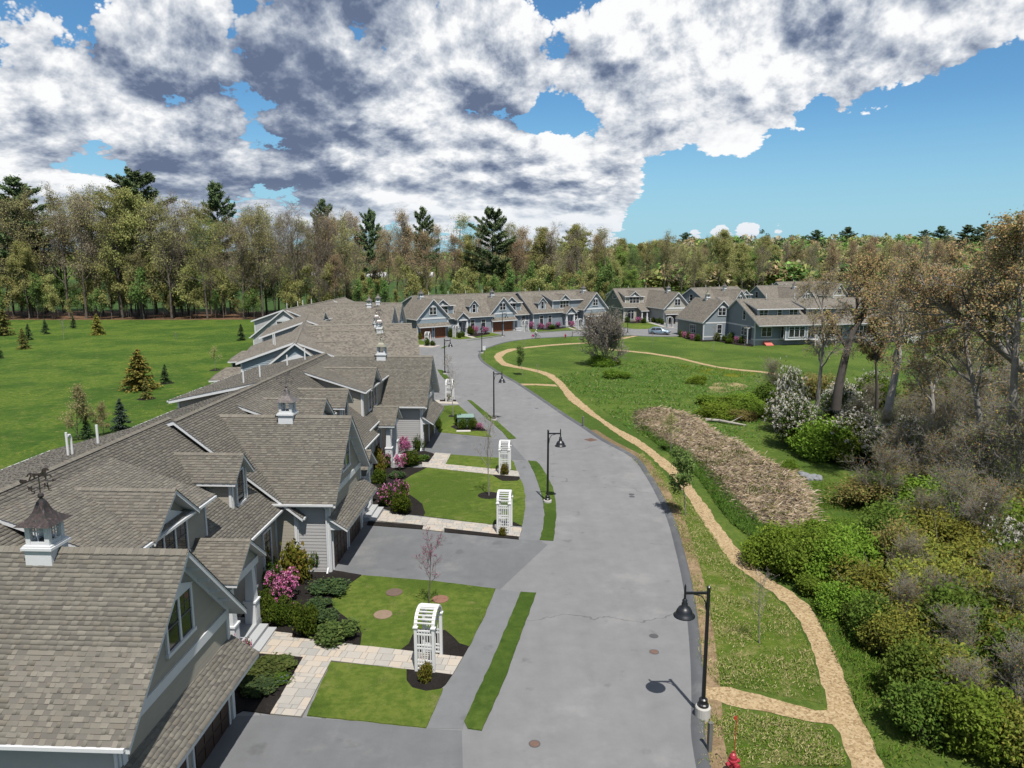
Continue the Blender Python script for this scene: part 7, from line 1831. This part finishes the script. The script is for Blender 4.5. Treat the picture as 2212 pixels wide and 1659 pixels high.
for (p, d, rz, lab) in (((6.70,23.44), -1, 0, 'nearest black street lamp, arm over the road from the right verge'), ((2.34,46.25), 1, 0, 'black street lamp on the grass strip by the second driveway'), ((-1.78,70.61), 1, 0, 'black street lamp on the thin grass strip by the third driveway'),
                        ((-9.18,99.23), 1, 0, 'black street lamp beside the fourth driveway, in front of far arbor'), ((-5.02,121.52), 1, 90, 'black street lamp at the inner road bend by the small sign'), ((-1.94,146.32), 1, 10, 'black street lamp standing before the middle far garage'), ((23.63,149.80), -1, -80, 'black street lamp left of the parked pale blue car')):
    o = lampR if d == 1 else lampL
    if not first[d]: o = copy_tree(o)
    first[d] = False; o.location = (p[0], p[1], .0); o.rotation_euler = (0, 0, RAD(rz)); tag(o, lab, None, 'black street lamps along the road')

def arbor_proto():
    t = thing('garden_arbor', 'x', 'arbor')
    L, Dp, Hp = 1.22, .66, 1.78                      # span across the walk (y), depth along it (x)
    for sx in (-1, 1):
        for sy in (-1, 1):
            mb = MB(); x, y = sx*Dp/2, sy*L/2; mb.box(x-.055, x+.055, y-.055, y+.055, 0, Hp, 'white_vinyl'); p = mb.build('post', t)
            mb = MB(); mb.box(x-.09, x+.09, y-.09, y+.09, Hp, Hp+.05, 'white_vinyl'); mb.lathe([(.10,Hp+.05),(.03,Hp+.10)], 4, 'white_vinyl', (x,y,0)); mb.build('post_cap', p)
    n = 12
    for sx in (-1, 1):
        mb = MB(); x = sx*Dp/2; r = L/2; pts = [(x, r*math.cos(math.pi*i/n), Hp+.02 + r*.86*math.sin(math.pi*i/n)) for i in range(n+1)]
        for a, b in zip(pts, pts[1:]): mb.beam(a, b, .06, .12, 'white_vinyl', up=(1,0,0))
        mb.build('arch_rib', t)
    for i in range(1, 12):
        a = math.pi*i/12; y, z = L/2*math.cos(a), Hp+.02 + L/2*.86*math.sin(a); w = .17 if i == 6 else .05
        mb = MB(); mb.beam((-Dp/2-.03,y,z+.03), (Dp/2+.03,y,z+.03), w, .04, 'white_vinyl'); mb.build('rung', t)
    for sy in (-1, 1):
        y = sy*L/2
        for z in (.12, .30, .44, .95, 1.08, 1.52, 1.66):
            mb = MB(); mb.box(-Dp/2+.05, Dp/2-.05, y-.02, y+.02, z-.03, z+.03, 'white_vinyl'); mb.build('lattice_bar', t)
        for k in range(5):
            x = -Dp/2 + .12 + k*(Dp-.24)/4; mb = MB(); mb.box(x-.018, x+.018, y-.016, y+.016, .1, 1.7, 'white_vinyl'); mb.build('lattice_slat', t)
    return t
arb = arbor_proto(); used = False
def mid(a, b): return ((a[0]+b[0])/2, (a[1]+b[1])/2)
for (p, rz, lab) in ((mid((-3.34,26.17),(-3.25,27.62)), -7.5, 'nearest white arbor straddling the paved walk'), (mid((-0.48,40.54),(-0.38,42.09)), -5, 'white arbor beside the second driveway, second nearest'), (mid((-0.56,52.24),(-0.49,54.12)), -4, 'white arbor third in line, by the lawn of the second house'), (mid((-6.93,79.96),(-6.95,81.54)), -3, 'white arbor fourth in line, beyond the third garage'),
                      ((-15.28,132.73), -10, 'white arbor seen side on before the first far garage'), ((-11.05,145.64), -42, 'white arbor in front of the far porch columns'), ((2.84,157.56), -45, 'white arbor right of the middle far garage'), ((14.78,161.18), -50, 'white arbor left of the last far garage'), ((35.67,166.26), -70, 'white arbor by the grey green house, behind the car')):
    o = copy_tree(arb) if used else arb; used = True
    o.location = (p[0], p[1], .05); o.rotation_euler = (0, 0, RAD(rz)); tag(o, lab, None, 'white garden arbors'); o.scale = (1.05, 1.05, 1.02)

def hydrant(p, lab, flag):
    t = thing('fire_hydrant', lab, 'fire hydrant', (p[0], p[1], 0), .4, 'red fire hydrants')
    mb = MB(); mb.lathe([(.17,0),(.17,.05),(.11,.06),(.11,.5),(.15,.51),(.15,.56),(.12,.57),(.12,.66),(.08,.74),(.03,.78),(.03,.84)], 14, 'red_paint'); mb.build('barrel', t)
    for ax, r, l in (((1,0),.06,.2), ((-1,0),.06,.2), ((0,-1),.085,.22)):
        mb = MB(); mb.tube([(ax[0]*.08,ax[1]*.08,.45),(ax[0]*l,ax[1]*l,.45)], [r*.9,r], 8, 'red_paint'); mb.tube([(ax[0]*l,ax[1]*l,.45),(ax[0]*(l+.05),ax[1]*(l+.05),.45)], [r*1.15,r*1.0], 6, 'red_paint'); mb.build('nozzle', t)
    if flag:
        mb = MB(); mb.tube([(.09,.05,.5),(.09,.05,2.0)], .012, 6, 'red_bright'); mb.box(0,.1,.045,.055,1.88,2.0,'red_bright'); mb.build('marker_flag', t)
hydrant((6.88,20.52), 'red fire hydrant with tall flag rod at the bottom edge beside a wooden post', True)
hydrant((10.58,144.97), 'small red fire hydrant at the far road edge near the cyclist', False)
def post(p, h, lab):
    t = thing('marker_post', lab, 'post', (p[0], p[1], 0), .3, 'wooden marker posts on the verge')
    mb = MB(); mb.box(-.065,.065,-.065,.065,0,h,'post_wood'); mb.build('shaft', t); mb = MB(); mb.lathe([(.09,h),(.0,h+.07)], 4, 'post_wood', cap=False); mb.build('top', t)
post((6.46,21.64), 1.05, 'grey wooden post next to the nearest lamp and hydrant'); post((6.74,67.89), 1.0, 'grey wooden post between the road bend and the wood chip path'); post((12.07,146.49), 1.1, 'dark post right of the far red hydrant'); post((-65.20,142.03), 1.3, 'grey post alone in the left field before the litter bank')
def sign():
    p = (-4.34,113.41); t = thing('road_sign', 'small white sign on a thin post at the inner road bend', 'sign', (p[0], p[1], 0))
    mb = MB(); mb.tube([(0,0,0),(0,0,2.2)], .03, 6, 'iron_dark'); mb.build('post', t); mb = MB(); mb.box(-.23,.23,-.03,-.01,1.55,2.2,'white_trim'); mb.build('sign_plate', t)
sign()
def utility_box():
    p = (-4.44,68.37); t = thing('utility_box', 'pale green utility box among shrubs by the third driveway', 'utility box', (p[0], p[1], .06), RAD(4))
    mb = MB(); mb.box(-.75,.75,-.5,.5,0,.85,'green_box'); mb.build('cabinet', t); mb = MB(); mb.prism([(-.8,-.56,.85),(.8,-.56,.85),(.8,.55,.95),(-.8,.55,.95)], (0,0,.06), 'green_box_lid'); mb.build('lid', t); mb = MB(); mb.box(-.1,.1,-.56,-.5,.4,.5,'iron_dark'); mb.build('latch', t)
    p = (-4.47,66.00); t = thing('stone_slab', 'flat pale stone slab in the grass below the utility box', 'stone slab', (p[0], p[1], .06), RAD(3)); mb = MB(); mb.box(-.65,.65,-.25,.25,-.03,.05,'stone_white'); mb.build('slab', t)
utility_box()
for (p, r_, m, lab) in (((-5.66,33.06), .40, 'lid_brown', 'dark brown round lid in the near lawn, the upper left one'), ((-3.38,32.35), .40, 'lid_red', 'reddish round lid in the near lawn right of the redbud'), ((-5.82,30.84), .42, 'lid_tan', 'tan round lid in the near lawn, the lowest one')):
    t = thing('access_lid', lab, 'lid', (p[0], p[1], .055), 0, 'round access lids in the near lawn'); mb = MB(); mb.lathe([(r_,0),(r_,.03),(r_*.93,.04),(0.02,.045)], 24, m); mb.build('cover', t); mb = MB(); mb.lathe([(.05,.04),(.05,.06)], 8, m, (r_*.5,0,0)); mb.build('knob', t)
p = (6.95,62.95); t = thing('storm_drain', 'rusty brown storm drain grate by the right kerb', 'drain grate', (p[0], p[1], .02), RAD(35)); mb = MB(); mb.box(-.45,.45,-.45,.45,0,.008,'iron'); mb.build('frame', t)
for i in range(7):
    mb = MB(); mb.box(-.38,.38,-.37+i*.115,-.31+i*.115,.008,.02,'iron'); mb.build('grate_bar', t)
for (p, lab, m) in (((5.82,27.75), 'small brown valve cover in the near road left of the lamp', 'iron'), ((6.05,29.03), 'faint valve cover in the near road above the other', 'iron_dark'), ((0.75,22.00), 'dark valve cover in the near road bottom', 'iron'), ((8.13,47.91), 'first dark gate box in the road bend', 'iron_dark'), ((8.08,47.45), 'second dark gate box in the road bend', 'iron_dark'), ((2.62,76.55), 'dark patch plate in the road near the second lamp', 'iron_dark')):
    t = thing('valve_cover', lab, 'valve cover', (p[0], p[1], .019), 0, 'valve covers in the road'); mb = MB(); mb.lathe([(.16,0),(.16,.008),(.02,.010)], 16, m); mb.build('cover', t); mb = MB(); mb.lathe([(.20,0),(.20,.004),(.165,.005)], 16, 'iron_dark'); mb.build('ring', t)
def log_and_rocks():
    p = (20.61,69.25); t = thing('fallen_log', 'bleached fallen log at the edge of the brush above the reeds', 'log', (p[0], p[1], .1), RAD(-38)); mb = MB(); mb.tube([(-2.0,0,.05),(-.6,.1,.12),(.8,-.05,.1),(2.0,.15,.02)], [.16,.14,.12,.07], 8, 'bark_pale'); mb.build('trunk', t); mb = MB(); mb.tube([(.5,0,.12),(1.0,.5,.5),(1.3,.9,.7)], [.05,.04,.015], 5, 'bark_pale'); mb.build('branch', t)
    rng = random.Random(4); a, b_ = (21.51,52.44), (22.13,51.54)
    for i in range(24):
        f = rng.random(); x = a[0]+(b_[0]-a[0])*f+rng.uniform(-.4,.4); y = a[1]+(b_[1]-a[1])*f+rng.uniform(-.6,.6); r_ = rng.uniform(.14,.3)
        bm = bmesh.new(); bmesh.ops.create_icosphere(bm, subdivisions=1, radius=r_)
        for v in bm.verts: v.co = Vector((v.co.x*rng.uniform(.8,1.25), v.co.y*rng.uniform(.8,1.25), v.co.z*rng.uniform(.5,.8)))
        me = bpy.data.meshes.new('boulder'); bm.to_mesh(me); bm.free(); me.materials.append(MATS['rock'])
        add('boulder', me, None, (x, y, .05), rng.uniform(0,6), 'grey angular stone in the small heap right of the dead reeds', 'stone', 'heap of grey stones by the reeds')
import bmesh
log_and_rocks()

# ---- the parked car
def car():
    a, b_ = (28.83,150.51), (31.20,148.39); t = thing('parked_car', 'pale blue hatchback parked at the road edge before the grey green house', 'car', (*(30.50,151.33), .02), RAD(-26))
    Lc, Wc = 4.45, 1.78
    prof = [(-2.2,.35),(-2.22,.75),(-2.1,.98),(-1.95,1.05),(-1.5,1.45),(-1.0,1.52),(.1,1.5),(.45,1.42),(1.05,1.02),(1.9,.86),(2.15,.72),(2.2,.45),(2.1,.28),(-2.1,.25)]
    bm = bmesh.new(); rings = []
    for yy, sc, dz in ((-Wc/2,.94,0),(-Wc/2+.08,1,0),(0,1.0,.03),(Wc/2-.08,1,0),(Wc/2,.94,0)):
        ring = []
        for x, z in prof:
            zi = z + (dz if z > .8 else 0); tuck = max(0, (z-.95))*.32*(1 if abs(yy) > .5 else 0); ring.append(bm.verts.new((x*(sc if z > .3 else 1), yy*(1) - math.copysign(tuck, yy) if yy else 0, zi)))
        rings.append(ring)
    for r0, r1 in zip(rings, rings[1:]):
        n = len(prof)
        for i in range(n): bm.faces.new((r0[i], r0[(i+1)%n], r1[(i+1)%n], r1[i]))
    bm.faces.new(rings[0][::-1]); bm.faces.new(rings[-1]); bmesh.ops.recalc_face_normals(bm, faces=bm.faces)
    me = bpy.data.meshes.new('car_body'); bm.to_mesh(me); bm.free(); me.materials.append(MATS['car_paint']); me.polygons.foreach_set('use_smooth', [True]*len(me.polygons)); add('body', me, t)
    mb = MB(); mb.face([(.48,-.72,1.425),(.48,.72,1.425),(1.0,.78,1.075),(1.0,-.78,1.075)], 'window_glass'); mb.v = [(x+.02,y,z+.02) for x,y,z in mb.v]; mb.build('windscreen', t)
    mb = MB(); mb.face([(-1.93,-.7,1.10),(-1.93,.7,1.10),(-1.52,.66,1.45),(-1.52,-.66,1.45)], 'window_glass'); mb.v = [(x-.02,y,z+.015) for x,y,z in mb.v]; mb.build('rear_window', t)
    for s_ in (-1, 1):
        for xa, xb, xc, xd in ((-1.6,-.62,-.66,-1.3), (-.55,.78,.35,-.55)):
            mb = MB(); mb.face([(xa,s_*.895,1.02),(xb,s_*.895,1.02),(xc,s_*.765,1.40),(xd,s_*.765,1.40)], 'window_glass'); mb.build('side_window', t)
        for x in (-1.32, 1.36):
            mb = MB(); mb.tube([(x,s_*.70,.33),(x,s_*.90,.33)], .33, 18, 'rubber'); wv = mb.build('wheel', t); mb = MB(); mb.tube([(x,s_*.90,.33),(x,s_*.915,.33)], .2, 12, 'chrome'); mb.build('rim', wv)
        mb = MB(); mb.box(1.98,2.16,s_*.72-.18,s_*.72+.18,.66,.80,'lamp_clear'); mb.build('headlight', t)
        mb = MB(); mb.box(-2.22,-2.05,s_*.70-.16,s_*.70+.16,.82,.98,'red_lamp'); mb.build('tail_light', t)
        mb = MB(); mb.box(.55,.72,s_*.98-.09,s_*.98+.09,1.0,1.13,'car_paint'); mb.build('wing_mirror', t)
    mb = MB(); mb.box(2.14,2.2,-.5,.5,.50,.64,'interior_dark'); mb.build('grille', t)
    mb = MB(); mb.box(2.19,2.225,-.22,.22,.40,.50,'white_trim'); mb.build('number_plate', t)
car()

# ---- the cyclist
def cyclist():
    p = (4.69,143.48); ang = RAD(-12)
    t = thing('bicycle', 'dark bicycle with pink pannier bags being ridden on the far road', 'bicycle', (p[0], p[1], .02), ang)
    def circ(x, r): return [(x+r*math.cos(2*math.pi*i/18), 0, r+.02+r*math.sin(2*math.pi*i/18)) for i in range(19)]
    for x in (-.52, .55):
        mb = MB(); mb.tube(circ(x, .34), .022, 6, 'rubber', cap=False); wv = mb.build('wheel', t); mb = MB()
        for i in range(9):
            a = math.pi*i/9; mb.beam((x-.33*math.cos(a),0,.36-.33*math.sin(a)), (x+.33*math.cos(a),0,.36+.33*math.sin(a)), .006, .006, 'chrome')
        mb.build('spokes', wv)
    mb = MB()
    for a, b_ in (((-.52,0,.36),(-.05,0,.32)),((-.05,0,.32),(-.2,0,.86)),((-.52,0,.36),(-.18,0,.78)),((-.18,0,.78),(.40,0,.82)),((-.05,0,.32),(.42,0,.72)),((.55,0,.36),(.38,0,.98))): mb.tube([a, b_], .02, 6, 'black_metal')
    mb.build('frame', t)
    mb = MB(); mb.tube([(.28,-.28,1.04),(.38,-.1,1.0),(.38,.1,1.0),(.28,.28,1.04)], .016, 6, 'black_metal'); mb.build('handlebar', t)
    mb = MB(); mb.box(-.34,-.06,-.08,.08,.87,.93,'rubber'); mb.build('saddle', t)
    for s_ in (-1, 1):
        mb = MB(); mb.box(-.78,-.38,s_*.18-.08,s_*.18+.08,.38,.74,'pannier_pink'); mb.build('pannier', t)
    mb = MB()
    for s_, z in ((-1,.16),(1,.48)): mb.box(-.10,.04,s_*.13-.05,s_*.13+.05,z,z+.03,'black_metal')
    mb.build('pedal', t)
    g_ = thing('person', 'cyclist in pale jacket and white helmet leaning over the handlebar', 'person', (p[0], p[1], .02), ang)
    V_ = [(-.20,0,.98),(-.12,0,1.22),(.0,0,1.42),(.05,0,1.52),(.08,0,1.60), (-.02,-.19,1.40),(.14,-.25,1.20),(.29,-.27,1.06), (-.02,.19,1.40),(.14,.25,1.20),(.29,.27,1.06), (-.17,-.10,.95),(.10,-.12,.72),(-.04,-.13,.26),(.10,-.13,.19), (-.17,.10,.95),(.17,.12,.88),(-.01,.13,.60),(.12,.13,.52)]
    E_ = [(0,1),(1,2),(2,3),(3,4),(2,5),(5,6),(6,7),(2,8),(8,9),(9,10),(0,11),(11,12),(12,13),(13,14),(0,15),(15,16),(16,17),(17,18)]
    Rr = [.15,.15,.14,.06,.07,.07,.05,.04,.07,.05,.04,.10,.075,.05,.045,.10,.075,.05,.045]
    me = bpy.data.meshes.new('person_body'); me.from_pydata(V_, E_, []); o = add('body', me, g_)
    o.modifiers.new('skin', 'SKIN'); sd = me.skin_vertices[0].data
    for i, rr in enumerate(Rr): sd[i].radius = (rr, rr); sd[i].use_root = (i == 0)
    o.modifiers.new('sub', 'SUBSURF').levels = 1; me.materials.append(MATS['cloth_white'])
    dg = bpy.context.evaluated_depsgraph_get(); me2 = bpy.data.meshes.new_from_object(o.evaluated_get(dg)); o.modifiers.clear(); o.data = me2
    me2.materials.clear()
    for m in ('cloth_white','cloth_dark','skin'): me2.materials.append(MATS[m])
    for f in me2.polygons:
        zc = sum(me2.vertices[i].co.z for i in f.vertices)/len(f.vertices); f.material_index = 1 if zc < 1.0 else 0; f.use_smooth = True
    mb = MB(); mb.lathe([(.02,-.13),(.07,-.11),(.092,-.03),(.095,.04),(.07,.10),(.02,.125)], 14, 'skin', (.11,0,1.68)); h_ = mb.build('head', g_, smooth=True)
    mb = MB(); mb.lathe([(.115,.0),(.115,.05),(.085,.115),(.02,.14)], 14, 'white_trim', (.10,0,1.69)); mb.build('helmet', h_, smooth=True)
    mb = MB(); mb.box(.19,.215,-.012,.012,1.655,1.69,'skin'); mb.build('nose', h_)
    for s_ in (-1, 1):
        mb = MB(); mb.box(.27,.35,s_*.27-.04,s_*.27+.04,1.03,1.07,'skin')
        for k in range(4): mb.tube([(.33,s_*.27-.03+k*.02,1.06),(.37,s_*.27-.03+k*.02,1.05),(.37,s_*.27-.03+k*.02,1.02)], .009, 4, 'skin')
        mb.tube([(.3,s_*.23,1.05),(.34,s_*.22,1.02)], .011, 4, 'skin'); mb.build('hand', g_)
cyclist()
